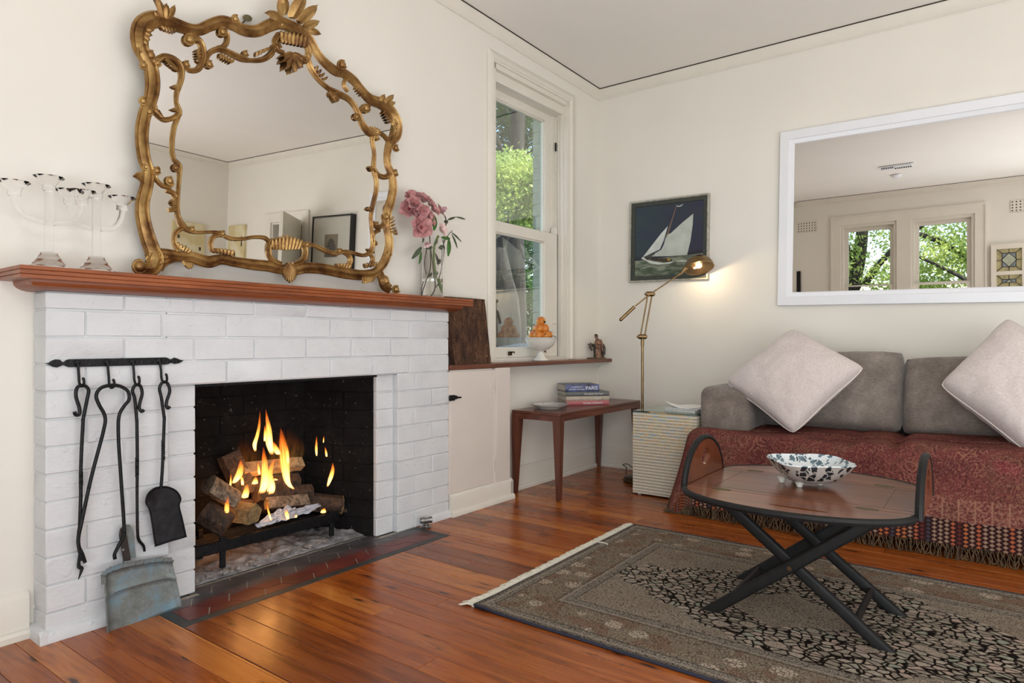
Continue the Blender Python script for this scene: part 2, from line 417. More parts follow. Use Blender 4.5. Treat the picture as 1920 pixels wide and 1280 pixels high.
# picture rails right under the ceiling, with a dark strip above them coloured as the shadow gap
def strip(name, a, bb, pr, L=False, mat=None, z=lambda x, y: 0, n=(0, -1)):
    """profile pr (out, z) swept from a to bb, out along n"""
    m = MB(); n = Vector((n[0], n[1], 0)); vs = []
    for p in (a, bb):
        for o, h in pr: vs.append((p[0] + n.x * o, p[1] + n.y * o, h + z(p[0], p[1])))
    k = len(pr); fs = [tuple(range(k)), tuple(range(2 * k - 1, k - 1, -1))] + [(i, k + i, k + (i + 1) % k, (i + 1) % k) for i in range(k)]
    m.add(vs, fs); return struct(name, m, mat or trim_m, L=L, smooth=30)
rail = [(0, -.075), (.006, -.078), (.014, -.07), (.012, -.055), (.02, -.02), (.026, -.008), (.026, -.004), (0, -.004)]
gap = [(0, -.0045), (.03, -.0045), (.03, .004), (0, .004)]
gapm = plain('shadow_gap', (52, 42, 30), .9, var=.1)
for nm, a, c, L, n in (('left', (XB, 0), (0, 0), True, (0, -1)), ('right', (0, 0), (0, YF), False, (-1, 0)), ('back', (XB, 0), (XB, YF), False, (1, 0)), ('front', (XB, YF), (0, YF), False, (0, 1))):
    strip('trim_%d' % {'left': 1, 'right': 2, 'back': 3, 'front': 4}[nm], a, c, rail, L, z=zc, n=n)
    strip('trim_%d' % {'left': 5, 'right': 6, 'back': 7, 'front': 8}[nm], a, c, gap, L, gapm, z=lambda x, y: zc(x, y), n=n)
bb_ = [(0, 0), (.034, 0), (.034, .018), (.028, .028), (.017, .03), (.017, .125), (.012, .138), (.004, .146), (0, .148)]
for nm, a, c, L, n in (('baseboard_left', (-1.2, 0), (0, 0), True, (0, -1)), ('baseboard_side', (XB, 0), (-3.64, 0), True, (0, -1)), ('baseboard_right', (0, 0), (0, DY1 + .09), False, (-1, 0)), ('baseboard_back', (XB, 0), (XB, YF), False, (1, 0)), ('baseboard_front', (XB, YF), (0, YF), False, (0, 1))):
    strip(nm, a, c, bb_, L, n=n)
# ------------------------------------------------------------ window_1 beside the chimney: double-hung sash
w1 = sstruct('window_1', L=True)
b = MB()
def casing(b, x0, x1, y0, z0, z1, w=.062, t=.018):
    pr = [(0, 0), (w, 0), (w, t * .6), (w * .8, t), (w * .25, t), (w * .12, t * .55), (0, t * .5)]
    def sw(p, q, side):
        vs = []
        for (x, z, mx, mz) in (p, q):
            for a, d in pr: vs.append((x + mx * a, y0 - d, z + mz * a))
        k = len(pr); b.add(vs, [(i, k + i, k + (i + 1) % k, (i + 1) % k) for i in range(k)])
    sw((x0, z0, -1, 0), (x0, z1, -1, 1), 0); sw((x0, z1, -1, 1), (x1, z1, 1, 1), 0); sw((x1, z1, 1, 1), (x1, z0, 1, 0), 0)
casing(b, WX0, WX1, 0, .815, WZ1, .062, .022)
b.box(WX1 + .062, WX1 + .1, -.008, 0, .815, WZ1 + .062)
obj('casing', b, trim_m, w1)
b = MB()   # jamb lining with its beads
b.box(WX0 - .02, WX0 + .03, 0, T, WZ0, WZ1); b.box(WX1 - .022, WX1 + .02, 0, T + .03, WZ0, WZ1)
b.box(WX0 - .02, WX1 + .02, 0, T, WZ1 - .03, WZ1 + .03); b.box(WX0, WX1, .028, T, WZ1 - .09, WZ1 - .02, bev=.004)
b.box(WX1 - .034, WX1 - .02, .03, .055, WZ0, WZ1 - .05, bev=.004); b.box(WX1 - .04, WX1 - .02, .055, .063, WZ0, WZ1)
b.box(WX1 - .05, WX1 - .02, .103, .112, WZ0, WZ1); b.box(WX0 - .02, WX1 + .02, .02, T, .79, .835, bev=.004)
obj('jamb', b, trim_m, w1)
b = MB(); b.tube([(WX1 - .036, .085, 2.30), (WX1 - .036, .085, 2.36)], .006, 8); obj('sash_cord_hole', b, black_m, w1)
def sash(nm, x0, x1, z0, z1, y, t, st, tr, br, horn=0, str_=None):
    str_ = str_ or st
    b = MB(); b.box(x0, x0 + st, y, y + t, z0, z1, bev=.003); b.box(x1 - str_, x1, y, y + t, z0, z1, bev=.003)
    b.box(x0, x1, y + .001, y + t - .001, z1 - tr, z1, bev=.003); b.box(x0, x1, y + .001, y + t - .001, z0, z0 + br, bev=.003)
    i = .008
    b.box(x0 + st - .001, x0 + st + i, y + .012, y + t - .004, z0 + br, z1 - tr); b.box(x1 - str_ - i, x1 - str_ + .001, y + .012, y + t - .004, z0 + br, z1 - tr)
    b.box(x0 + st, x1 - str_, y + .012, y + t - .004, z1 - tr - i, z1 - tr + .001); b.box(x0 + st, x1 - str_, y + .012, y + t - .004, z0 + br - .001, z0 + br + i)
    if horn:
        for xx in (x0 + .004, x1 - str_ + .006):
            z = z0 if horn < 0 else z1
            w = str_ - .014
            b.prism([(0, 0), (w, 0), (w, -.03 * -horn), (w * .8, -.055 * -horn), (w * .4, -.062 * -horn), (w * .1, -.04 * -horn)], lambda a, c, d: (xx + a, d, z + c), y + .004, y + t - .006)
    o = obj(nm, b, trim_m, w1)
    g = MB(); g.box(x0 + st - .005, x1 - str_ + .005, y + t * .55, y + t * .55 + .003, z0 + br - .005, z1 - tr + .005)
    sub('pane', g, pane_m, o, smooth=0); return o
sash('upper_sash', WX0 + .03, WX1 - .022, 1.66, 2.56, .112, .036, .06, .062, .045, 0, .108)
sash('lower_sash', WX0 + .03, WX1 - .05, .835, 1.70, .064, .038, .06, .07, .06, 0, .155)
b = MB(); b.prism([(0, 0), (.05, 0), (.05, -.05), (.042, -.075), (.025, -.085), (.008, -.07), (0, -.05)], lambda a, c, d: (WX1 - .075 + a - .05, d, 1.66 + c), .104, .13)
b.prism([(0, 0), (.05, 0), (.05, .03), (.04, .05), (.02, .055), (.005, .035)], lambda a, c, d: (WX1 - .08 + a, d, 1.70 + c), .068, .1)
obj('sash_horn', b, trim_m, w1)
for xx in (-1.03, -.67):
    b = MB(); b.box(xx - .018, xx + .018, .052, .064, .85, .876, bev=.003); b.box(xx - .008, xx + .022, .036, .054, .868, .876, bev=.002); b.tube([(xx + .018, .045, .872), (xx + .026, .04, .864)], .003, 6)
    obj('sash_lift', b, bronze_m, w1)
b = MB(); b.box(WX0, WX1 - .05, .125, .155, 1.655, 1.70); obj('outer_rail', b, trim_m, w1)
# outside brick leaf round the window
pale_brick = plain('pale_painted_brick', (176, 178, 160), .8, var=.08, sc=20, bump=.4, bsc=30)
ow = sstruct('wall_outside', L=True)
b = MB(); 
for q in ((-1.72, -1.22, -.3, 3.2), (-.497, 1.2, -.3, 3.2), (-1.22, -.497, -.3, .80), (-1.22, -.497, 2.62, 3.2)): b.box(q[0], q[1], T + .032, .245, q[2], q[3])
obj('core', b, pale_brick, ow, smooth=0)
me_ = None
for r in range(21):
    z0 = .80 + r * .0868
    ln = (.11, .085)[r % 2]
    b = MB(); b.box(-.502, -.39, .25 - ln + .0, .25 - .002, z0 + .004, z0 + .083, bev=.002)
    b.box(-.502, -.25, .246, .256, z0 + .004, z0 + .083, bev=.002)
    obj('brick', b, pale_brick, ow, smooth=0)
# ------------------------------------------------------------ fireplace
fp = thing('fireplace', 'white painted brick fireplace with an open hearth below the timber mantel shelf', 'fireplace', (-2.7, 0, 0), L=True)
CX0, CX1, FY, SY = -3.627, -1.784, -.11, -.078
H = .0868
SX0, SX1 = -3.247, -2.154          # recessed inner strips
core = MB()
g_ = .0065
core.box(CX0 + g_, SX0 - g_, FY + g_, 0, 0, 1.098); core.box(SX1 + g_, CX1 - g_, FY + g_, 0, 0, 1.098); core.box(SX0 - .01, SX1 + .01, FY + g_, 0, 9 * H, 1.098)
core.box(SX0 - .01, FX0 - g_, SY + g_, 0, 0, 9 * H + .01); core.box(FX1 + g_, SX1 + .01, SY + g_, 0, 0, 9 * H + .01)
mortar = brickw
obj('mortar_bed', core, brickw, fp, smooth=0)
Rb = random.Random(5)
cache = {}
def brick(x0, x1, z0, z1, y0, y1, mat=brickw, nm='brick', root=fp, j=.0012):
    b = MB(); gap_ = .0026
    b.box(x0 + gap_, x1 - gap_, y0 + Rb.uniform(-j, j), y1, z0 + gap_, z1 - gap_, bev=.003, jit=.0006)
    return obj(nm, b, mat, root, smooth=35)
for r in range(13):
    z0, z1 = r * H, min((r + 1) * H, 1.098)
    if z1 - z0 < .02: continue
    full = r >= 9
    off = .115 if r % 2 else .23
    spans = [(CX0, SX0), (SX1, CX1)] if not full else [(CX0, CX1)]
    for s0, s1 in spans:
        xs = [s0]; x = s0 + (off if s0 == CX0 else (.12 if r % 2 == 0 else .24))
        while x < s1 - .06: xs.append(x); x += .24
        xs.append(s1)
        for a, c in zip(xs[:-1], xs[1:]): brick(a, c, z0, z1, FY, FY + .05 if a > CX0 and c < CX1 else -.001)
    if not full:
        brick(SX0 - .004, FX0, z0, z1, SY, -.0); brick(FX1, SX1 + .004, z0, z1, SY, -.0)
b = MB()   # moulding at the foot of the brickwork
for pts in ([(CX0 - .016, 0), (CX0 - .016, FY - .016), (FX0 - .02, FY - .016)], [(-2.06, FY - .012), (CX1, FY - .012)]):
    pr = [(0, 0), (0, .028), (-.006, .036), (-.02, .04), (-.02, 0)]
b = MB(); b.prism([(0, 0), (.002, .026), (.009, .034), (.02, .038), (.02, 0)], lambda a, c, d: (d, FY - .018 + a, c), CX0 - .018, SX0 + .01); obj('base_moulding', b, brickw, fp)
b = MB(); b.prism([(0, 0), (.002, .026), (.009, .034), (.02, .038), (.02, 0)], lambda a, c, d: (CX0 - .018 + a, d, c), FY - .018, 0); obj('base_moulding', b, brickw, fp)
b = MB(); b.prism([(0, 0), (.002, .026), (.009, .034), (.014, .038), (.014, 0)], lambda a, c, d: (d, FY - .012 + a, c), -2.0, CX1); obj('base_moulding', b, brickw, fp)
# fire recess (splayed cheeks, back, throat)
BY, BX0, BX1 = .30, -3.06, -2.40
b = MB()
b.add([(FX0, SY + .02, -.02), (BX0, BY, -.02), (BX0, BY, 1.09), (FX0, SY + .02, 1.09), (FX1, SY + .02, -.02), (BX1, BY, -.02), (BX1, BY, 1.09), (FX1, SY + .02, 1.09)],
      [(0, 1, 2, 3), (4, 7, 6, 5), (1, 5, 6, 2)])
b.add([(FX0, SY+.03, 1.09), (FX1, SY+.03, 1.09), (FX1, BY, 1.09), (FX0, BY, 1.09)], [(0, 1, 2, 3)])
b.box(FX0 - .02, FX1 + .02, SY + .004, T + .02, FZ - .0, FZ + .012)
obj('firebox_lining', b, soot_m, fp, smooth=0)
b = MB(); b.box(FX0 - .001, FX1 + .001, SY - .004, SY + .05, FZ - .006, FZ + .004); obj('lintel_bar', b, black_m, fp, smooth=0)
for r in range(9):          # bricks of the right cheek and of the back
    z0 = r * H; L_ = math.hypot(FX1 - BX1, BY - SY - .02); dx, dy = (BX1 - FX1) / L_, (BY - SY - .02) / L_
    s = -.06 if r % 2 else .0
    while s < L_:
        a, c = max(s, 0) + .004, min(s + .22, L_) - .004
        if c - a > .03:
            b = MB(); b.prism([(a, z0 + .004), (c, z0 + .004), (c, z0 + H - .004), (a, z0 + H - .004)], lambda q, z, d: (FX1 + dx * q - dy * d, SY + .02 + dy * q + dx * d, z), -.002, .005 + Rb.uniform(0, .002))
            obj('firebox_brick', b, soot_m, fp, smooth=0)
        s += .22
    x = BX0 - (.11 if r % 2 else 0)
    while x < BX1:
        a, c = max(x, BX0) + .004, min(x + .22, BX1) - .004
        if c - a > .03:
            b = MB(); b.box(a, c, BY - .005 - Rb.uniform(0, .002), BY + .002, z0 + .004, z0 + H - .004); obj('firebox_brick', b, soot_m, fp, smooth=0)
        x += .22
b = MB()
def ashf(u, v):
    x = FX0 - .0 + u * (FX1 - FX0); y = SY + .06 + v * (BY - SY - .06)
    e = min(1, v * 5)
    return (x, y, .004 + e * (.018 + .02 * mnoise.noise((x * 9, y * 9, 1)) + .012 * mnoise.noise((x * 30, y * 30, 2))))
b.grid(90, 40, ashf); obj('ash_bed', b, ash_m, fp, kind='stuff')
rub = plain('broken_mortar', (150, 140, 134), .95, var=.3, sc=12, bump=.7, bsc=40)
b = MB()
for i in range(110):
    x = FX0 + .03 + (FX1 - FX0 - .2) * Rb.random(); y = SY + .07 + .11 * Rb.random() ** 1.4; sz = Rb.uniform(.004, .015) * (1.5 if Rb.random() < .12 else 1)
    b.ell((x, y, .016), (sz * Rb.uniform(.7, 1.6), sz, sz * Rb.uniform(.3, .7)), seg=5, rings=3, rot=Matrix.Rotation(Rb.uniform(0, 3), 3, 'Z') @ Matrix.Rotation(Rb.uniform(-.7, .7), 3, 'X'))
obj('rubble', b, rub, fp, smooth=0, kind='stuff')
# hearth: hexagonal quarry tiles with a slate border
he = thing('hearth', 'hearth of dark red hexagonal tiles with a slate border before the fire', 'hearth', (-2.66, -.2, 0), L=True)
b = MB(); b.box(hx0, hx1, hy0, FY + .03, -.02, -.0015); b.box(FX0, FX1, FY + .02, SY + .07, -.02, -.0015); obj('grout', b, grout_m, he, smooth=0)
def clip(poly, x0, x1, y0, y1):
    for ax, val, sg in ((0, x0, 1), (0, x1, -1), (1, y0, 1), (1, y1, -1)):
        out = []
        for i in range(len(poly)):
            p, q = poly[i - 1], poly[i]; ip, iq = sg * (p[ax] - val) >= 0, sg * (q[ax] - val) >= 0
            if ip != iq:
                t = (val - p[ax]) / (q[ax] - p[ax]); out.append((p[0] + t * (q[0] - p[0]), p[1] + t * (q[1] - p[1])))
            if iq: out.append(q)
        poly = out
        if len(poly) < 3: return []
    return poly
bw = .036
hexr = .072
for i in range(-1, 16):
    for jj in range(0, 5):
        cx = hx0 + bw + .03 + i * hexr * 1.5; cy = hy0 + bw + .055 + jj * hexr * math.sqrt(3) - (hexr * math.sqrt(3) / 2 if i % 2 else 0)
        hp = [(cx + (hexr - .0023) * math.cos(PI / 3 * q), cy + (hexr - .0023) * math.sin(PI / 3 * q)) for q in range(6)]
        for lim in ((hx0 + bw + .001, hx1 - bw - .001, hy0 + bw + .001, FY - .001), (FX0 + .002, FX1 - .002, FY + .0, SY + .045)):
            pl = clip(hp, *lim)
            if len(pl) >= 3:
                ar = abs(sum(pl[q - 1][0] * pl[q][1] - pl[q][0] * pl[q - 1][1] for q in range(len(pl)))) / 2
                if ar > .0002:
                    b = MB(); b.prism(pl, lambda a, c, d: (a, c, d), -.004, .0002); obj('tile', b, tile_m, he, smooth=0)
for q in ((hx0, hx1, hy0, hy0 + bw), (hx0, hx0 + bw, hy0 + bw, FY), (hx1 - bw, hx1, hy0 + bw, FY)):
    b = MB(); b.box(q[0], q[1] - .001, q[2], q[3] - .001, -.01, .0006, bev=.0006); obj('border_slate', b, slate_m, he, smooth=0)
# mantel shelf
ms = thing('mantel_shelf', 'long red-brown timber mantel shelf with two grooves along its edge', 'shelf', (-2.7, -.1, 1.12), L=True)
b = MB()
def slab(x0, x1, y0, z0, z1):
    # grooved front and ends
    n = [(0, z0), (-.0, z0 + .010), (.003, z0 + .0112), (0, z0 + .0125), (0, z0 + .023), (.003, z0 + .0245), (0, z0 + .026), (0, z1 - .001), (.002, z1)]
    vs = []
    for i, z in n:
        vs += [(x0 + i, 0, z), (x0 + i, y0 + i, z), (x1 - i, y0 + i, z), (x1 - i, 0, z)]
    fs = []
    for k in range(len(n) - 1):
        for q in range(3): fs.append((4 * k + q, 4 * k + q + 1, 4 * k + 5 + q, 4 * k + 4 + q))
    fs += [(0, 3, 2, 1), tuple(4 * (len(n) - 1) + q for q in range(4))]
    b.add(vs, fs)
slab(-3.716, -1.692, -.2, 1.129, 1.166); obj('board', b, mantel_m, ms, smooth=0)
b = MB()
vs = []; ar = [(0.0, 1.129), (.052, 1.129)] + [(.052 - .05 * (1 - math.cos(t)), 1.124 - .026 * math.sin(t)) for t in np.linspace(0, PI / 2, 6)]
n = len(ar)
for o, z in ar: vs += [(CX0 - o, 0, z), (CX0 - o, FY - o, z), (CX1 + o, FY - o, z), (CX1 + o, 0, z)]
b.add(vs, [(4 * k + q, 4 * k + q + 1, 4 * k + 5 + q, 4 * k + 4 + q) for k in range(n - 1) for q in range(3)]); obj('moulding', b, mantel_m, ms)
# alcove cupboard
cb = thing('cupboard', 'built-in cream cupboard with a plain door between chimney and window', 'cupboard', (-1.5, 0, 0), L=True)
b = MB(); b.box(-1.784, -1.77, -.105, 0, .12, .785); b.box(-1.415, -1.262, -.105, -.0, 0.12, .785); b.box(-1.784, -1.262, -.105, 0, .776, .785); b.box(-1.784, -1.262, -.105, 0, .02, .117)
b.box(-1.39, -1.258, -.118, -.1, .1, .786, bev=.002); b.box(-1.784, -1.41, -.02, 0, 0, .78)
obj('carcass', b, cab_m, cb)
b = MB(); b.box(-1.7705, -1.418, -.112, -.094, .121, .776, bev=.0015); dr = obj('door', b, cab_m, cb)
b = MB(); b.box(-1.789, -1.748, -.122, -.112, .622, .652, bev=.002); b.box(-1.752, -1.728, -.120, -.112, .628, .648, bev=.002); b.box(-1.785, -1.725, -.128, -.121, .632, .643, bev=.002); b.tube([(-1.73, -.128, .637), (-1.714, -.134, .637)], .005, 6)
sub('latch', b, black_m, dr, label='black iron thumb latch')
for z in (.22, .67):
    b = MB(); b.box(-1.418, -1.405, -.116, -.108, z - .028, z + .028); b.tube([(-1.4165, -.117, z - .03), (-1.4165, -.117, z + .03)], .0035, 6); sub('hinge', b, cab_m, dr)
b = MB(); pr = [(0, 0), (-.032, 0), (-.032, .018), (-.026, .028), (-.018, .03), (-.018, .104), (-.013, .114), (-.004, .12), (0, .12)]
b.prism([(a, c) for a, c in pr], lambda a, c, d: (d, -.107 + a, c), -1.784, -1.236); b.prism([(a, c) for a, c in pr], lambda a, c, d: (-1.258 - a, d, c), -.125, -.001)
obj('plinth', b, trim_m, cb)
# ledge under the window
lg = thing('window_ledge', 'narrow red-brown timber ledge running from the chimney to the corner under the window', 'shelf', (-.9, 0, .8), L=True)
b = MB(); b.box(-1.783, -.004, -.12, -.001, .787, .812, bev=.003); b.box(WX0 - .015, WX1 + .015, -.01, .03, .787, .812); obj('board', b, ledge_m, lg)
b = MB(); b.prism([(0, 0), (-.105, 0), (-.1, -.012), (-.02, -.022), (0, -.05)], lambda a, c, d: (d, a, .786 + c), -.03, -.004); obj('bracket', b, trim_m, lg)
# ------------------------------------------------------------ gilt rococo mirror on the mantel
TILT = .032; MY0 = -.035                      # hangs slightly forward at the top
mz0 = 1.166
MM = ML @ Matrix.Translation((0, MY0, mz0)) @ Matrix.Rotation(math.radians(.5), 4, 'Z') @ Matrix.Rotation(TILT, 4, 'X')
gm = thing('gilt_mirror', 'large gilded rococo wall mirror with carved scroll frame standing on the mantel shelf', 'mirror')
gm['_o'] = [-2.75, 0, 0]; gm.matrix_world = MM @ Matrix.Translation((-2.75, 0, 0))
def mp(cx, cy, out=0.):
    """crop pixel (of the 1280 px crop of 220..780 x 0..560) -> mirror plane x, z; out = distance in front"""
    p = hit(220 + cx / 2.2857, cy / 2.2857, 'y', 0, MM); return (p.x, -out, p.z)
def pxs(cx):  # metres per crop pixel there
    a = hit(220 + cx / 2.2857, 300, 'y', 0, MM); b_ = hit(220 + (cx + 8) / 2.2857, 300, 'y', 0, MM); z = hit(220 + cx / 2.2857, 308 , 'y', 0, MM)
    return abs(z.z - a.z) / (8 * 2.2857)
outer = [(152, 1085), (128, 1020), (108, 940), (105, 870), (122, 800), (128, 735), (112, 680), (103, 610), (104, 545), (118, 480), (138, 430), (148, 370), (142, 300), (118, 250), (96, 205), (92, 150), (112, 105), (160, 84), (215, 96), (262, 112), (312, 128), (352, 128), (398, 108), (448, 96), (492, 106), (540, 130), (595, 134), (645, 112), (690, 98), (735, 112), (790, 140), (822, 175), (848, 220), (880, 262), (928, 302), (970, 316), (1010, 345), (1042, 385), (1080, 425), (1130, 446), (1170, 478), (1196, 530), (1194, 578), (1168, 612), (1155, 655), (1156, 705), (1172, 745), (1180, 800), (1170, 860), (1156, 905), (1152, 960), (1162, 1020), (1160, 1070), (1140, 1125), (1110, 1160)]
ow_ = [34, 32, 30, 28, 26, 26, 27, 27, 27, 26, 27, 30, 31, 32, 34, 37, 37, 34, 30, 27, 24, 23, 24, 26, 25, 24, 24, 25, 26, 25, 24, 22, 20, 20, 21, 20, 20, 20, 22, 24, 25, 24, 22, 20, 17, 17, 18, 19, 20, 20, 20, 19, 20, 20, 18]
bot = [(152, 1085), (210, 1088), (262, 1098), (310, 1100), (345, 1112), (390, 1122), (440, 1112), (500, 1122), (580, 1134), (640, 1140), (690, 1152), (750, 1158), (800, 1148), (860, 1150), (920, 1160), (980, 1172), (1040, 1178), (1090, 1172), (1110, 1160)]
PR = [(-1, 0), (-1, .35), (-.82, .62), (-.6, .42), (-.28, .62), (0, 1.0), (.3, .66), (.58, .4), (.8, .6), (1, .35), (1, 0)]
def band(pts, w, prof, hgt=1., k=6):
    b = MB(); q = smoothline([(x, y, ww) for (x, y), ww in zip(pts, w)], k)
    P = [mp(x, y, .002) for x, y, ww in q]; rr = [ww * pxs(x) for x, y, ww in q]
    b.tube(P, rr, nrm=(0, -1, 0), prof=[(a, c * hgt) for a, c in prof]); return b
obj('outer_moulding', band(outer, ow_, PR, .9), gold_m, gm)
obj('bottom_moulding', band(bot, [24, 22, 22, 24, 26, 26, 22, 22, 24, 24, 22, 22, 24, 24, 24, 24, 22, 20, 18], PR, .9), gold_m, gm)
obj('foot', band([(1112, 1158), (1128, 1190), (1140, 1222), (1165, 1238)], [20, 20, 22, 20], PR), gold_m, gm)
obj('foot', band([(150, 1082), (158, 1115), (140, 1148), (105, 1152)], [36, 36, 36, 22], PR), gold_m, gm)
obj('foot', band([(180, 1155), (200, 1128), (240, 1110), (290, 1112)], [14, 14, 14, 10], PR), gold_m, gm)
inner = [
 [(165, 262, 14), (195, 244, 13), (235, 254, 14), (265, 285, 16), (272, 330, 12), (262, 372, 10), (252, 400, 10), (250, 435, 9), (262, 478, 12), (256, 505, 10), (240, 550, 10), (232, 620, 10), (238, 680, 10), (262, 712, 12), (262, 770, 9), (256, 850, 9), (256, 920, 11), (275, 965, 14), (300, 985, 12), (340, 996, 8), (400, 994, 7), (440, 1000, 9), (475, 1020, 9), (530, 1024, 8), (580, 1016, 8), (625, 1018, 9), (645, 1032, 9)],
 [(805, 1048, 8), (840, 1052, 9), (880, 1070, 10), (930, 1086, 9), (965, 1078, 9), (1000, 1082, 8), (1050, 1094, 8), (1078, 1082, 9), (1092, 1050, 9), (1088, 990, 8), (1084, 930, 8), (1092, 880, 9), (1106, 820, 9), (1106, 770, 9), (1095, 725, 10), (1098, 660, 8), (1090, 610, 9), (1092, 580, 12)],
 [(1092, 578, 13), (1062, 548, 11), (1040, 515, 10), (1026, 480, 11), (1008, 448, 11), (980, 420, 12), (935, 400, 14), (900, 378, 10), (862, 345, 10), (832, 305, 11), (815, 265, 12), (806, 235, 11)],
 [(668, 200, 12), (655, 232, 12), (620, 256, 11), (570, 260, 9), (530, 252, 13), (490, 234, 13), (440, 212, 12), (400, 222, 11), (380, 248, 10), (382, 276, 12)],
 [(298, 168, 20), (340, 172, 16), (362, 205, 14), (364, 255, 13), (342, 298, 12), (305, 302, 10), (285, 282, 10)],
 [(152, 452, 14), (165, 492, 11), (200, 514, 11), (240, 504, 10), (262, 486, 10)],
 [(152, 728, 14), (162, 768, 11), (190, 796, 10), (222, 800, 9), (232, 782, 10)],
 [(205, 815, 10), (235, 828, 12), (248, 860, 11), (240, 895, 11), (216, 900, 9)],
 [(440, 128, 14), (466, 145, 11), (466, 180, 11), (450, 202, 10), (428, 204, 8)],
 [(262, 1072, 16), (242, 1040, 10), (246, 1000, 10), (272, 980, 10), (298, 984, 9)],
 [(405, 1080, 9), (396, 1045, 10), (410, 1014, 10), (438, 1006, 9)],
 [(985, 1142, 11), (996, 1115, 10), (984, 1090, 10), (956, 1076, 9)],
 [(1082, 1140, 10), (1092, 1112, 9), (1082, 1088, 8)],
 [(985, 392, 8), (968, 368, 8), (974, 344, 8), (994, 338, 9), (1004, 352, 8)],
 [(1075, 462, 14), (1048, 462, 10), (1036, 490, 9), (1042, 530, 9), (1064, 562, 10), (1088, 576, 12), (1118, 570, 9), (1140, 582, 9), (1158, 602, 10)],
 [(1095, 722, 11), (1118, 752, 10), (1150, 758, 11), (1168, 738, 9)],
 [(1092, 952, 9), (1112, 975, 9), (1136, 962, 9), (1148, 936, 11)],
 [(1122, 985, 8), (1098, 1000, 8), (1094, 1028, 8), (1108, 1046, 9)],
 [(690, 148, 11), (672, 178, 11), (682, 212, 10), (712, 228, 9)],
 [(772, 262, 10), (800, 262, 12), (816, 236, 12), (810, 200, 12), (790, 190, 12)],
 [(700, 1032, 12), (656, 1036, 13), (645, 1075, 13), (660, 1112, 12), (700, 1132, 10)],
 [(752, 1036, 10), (792, 1046, 12), (804, 1082, 12), (790, 1116, 12), (752, 1132, 10)],
]
PI_ = [(-1, 0), (-1, .5), (-.6, .8), (-.2, .55), (.15, .95), (.6, 1.1), (1, .6), (1, 0)]
for st in inner:
    obj('inner_scroll', band([(x, y) for x, y, w in st], [w for x, y, w in st], PI_, 1.2, 5), gold_m, gm)
studs = [(105, 435, 15), (132, 480, 15), (303, 172, 20), (168, 272, 14), (500, 84, 15), (956, 280, 17), (246, 720, 13), (165, 733, 14), (220, 776, 15), (137, 240, 18), (108, 282, 15), (390, 278, 14), (446, 140, 16), (292, 278, 13), (1060, 466, 15), (1188, 636, 12), (1185, 742, 12), (1186, 996, 9), (1145, 1205, 15), (1188, 1240, 14), (88, 1142, 24), (172, 1090, 14), (120, 716, 14), (1160, 1085, 10), (1140, 1196, 12), (700, 108, 13), (776, 130, 13), (1108, 590, 10), (950, 1076, 9), (810, 1048, 10), (448, 1002, 11), (318, 984, 11), (1020, 502, 12), (545, 232, 11), (1150, 930, 13), (1108, 962, 9), (440, 1112, 11), (978, 1172, 10), (925, 415, 13), (200, 1092, 10)]
for x, y, r in studs:
    b = MB(); p = mp(x, y, r * pxs(x) * .75); rr = r * pxs(x); b.ell(p, (rr, rr * .85, rr), seg=12, rings=8)
    b.tube([mp(x + r * 1.15 * math.cos(t), y + r * 1.15 * math.sin(t), .012) for t in np.linspace(.5, 5.2, 10)], rr * .28, 5)
    obj('scroll_end', b, gold_m, gm)
def leaf(b, x, y, ang, ln, w, lift=.4, ridges=1):
    """carved leaf blade from (x, y) towards ang (pixels)"""
    s = pxs(x); n = 7; rows = []; ln *= 1.15; w *= 1.15
    for i in range(n):
        t = i / (n - 1); hw = w * (math.sin(PI * min(1, t * .82 + .16)) ** .75) * (1 if t < .99 else .05)
        px, py = x + ln * t * math.cos(ang), y + ln * t * math.sin(ang)
        nx, ny = -math.sin(ang), math.cos(ang); o = .012 + s * ln * lift * t * (1.1 - t * .35)
        rows.append([mp(px + nx * hw * c, py + ny * hw * c, o + s * w * (.45 * (1 - abs(c)) - (.12 if abs(c) == .5 else 0))) for c in (-1, -.5, 0, .5, 1)] + [mp(px, py, .004)])
    m = 6; vs = [p for r in rows for p in r]
    fs = [(i * m + k, i * m + (k + 1) % m, (i + 1) * m + (k + 1) % m, (i + 1) * m + k) for i in range(n - 1) for k in range(m)]
    fs += [tuple(range(m)), tuple((n - 1) * m + k for k in range(m))]
    b.add(vs, fs)
def fan(nm, leaves):
    for L_ in leaves:
        b = MB(); leaf(b, *L_); obj(nm, b, gold_m, gm, smooth=60)
d_ = math.radians
fan('crest_leaf', [(690, 84, d_(-155), 58, 17, .2), (704, 70, d_(-105), 78, 24, .4), (738, 80, d_(-70), 92, 26, .45), (768, 98, d_(-45), 80, 22, .4), (790, 120, d_(-20), 56, 17, .3), (812, 130, d_(25), 46, 13, .2), (672, 66, d_(-170), 42, 12, .2)])
fan('crest_leaf', [(190, 88, d_(-115), 84, 15, .4), (205, 92, d_(-100), 60, 13, .4), (210, 88, d_(-70), 54, 14, .35), (182, 84, d_(-140), 40, 12, .3), (1120, 440, d_(-70), 30, 12, .3), (1140, 445, d_(-50), 40, 12, .3), (1152, 452, d_(-20), 26, 10, .3)])
fan('pendant_leaf', [(745, 232, d_(a), l, w, .35) for a, l, w in ((90, 72, 17), (65, 62, 15), (115, 66, 15), (38, 48, 13), (142, 56, 13), (165, 48, 11))])
fan('shell_rib', [(730, 1125 + abs(i) * 1, d_(90 - i * 7), 76 - abs(i) * 6, 8, .2) for i in range(-6, 7)] + [(718 + i * 13, 1072 - abs(i) * 1, d_(-90 + i * 4), 56 - abs(i) * 5, 8, .25) for i in range(-4, 5)])
fan('shell_rib', [(718 + i * 15, 188 + i * 3, d_(-100 + i * 3), 44, 9, .25) for i in range(-1, 6)])
sp = []
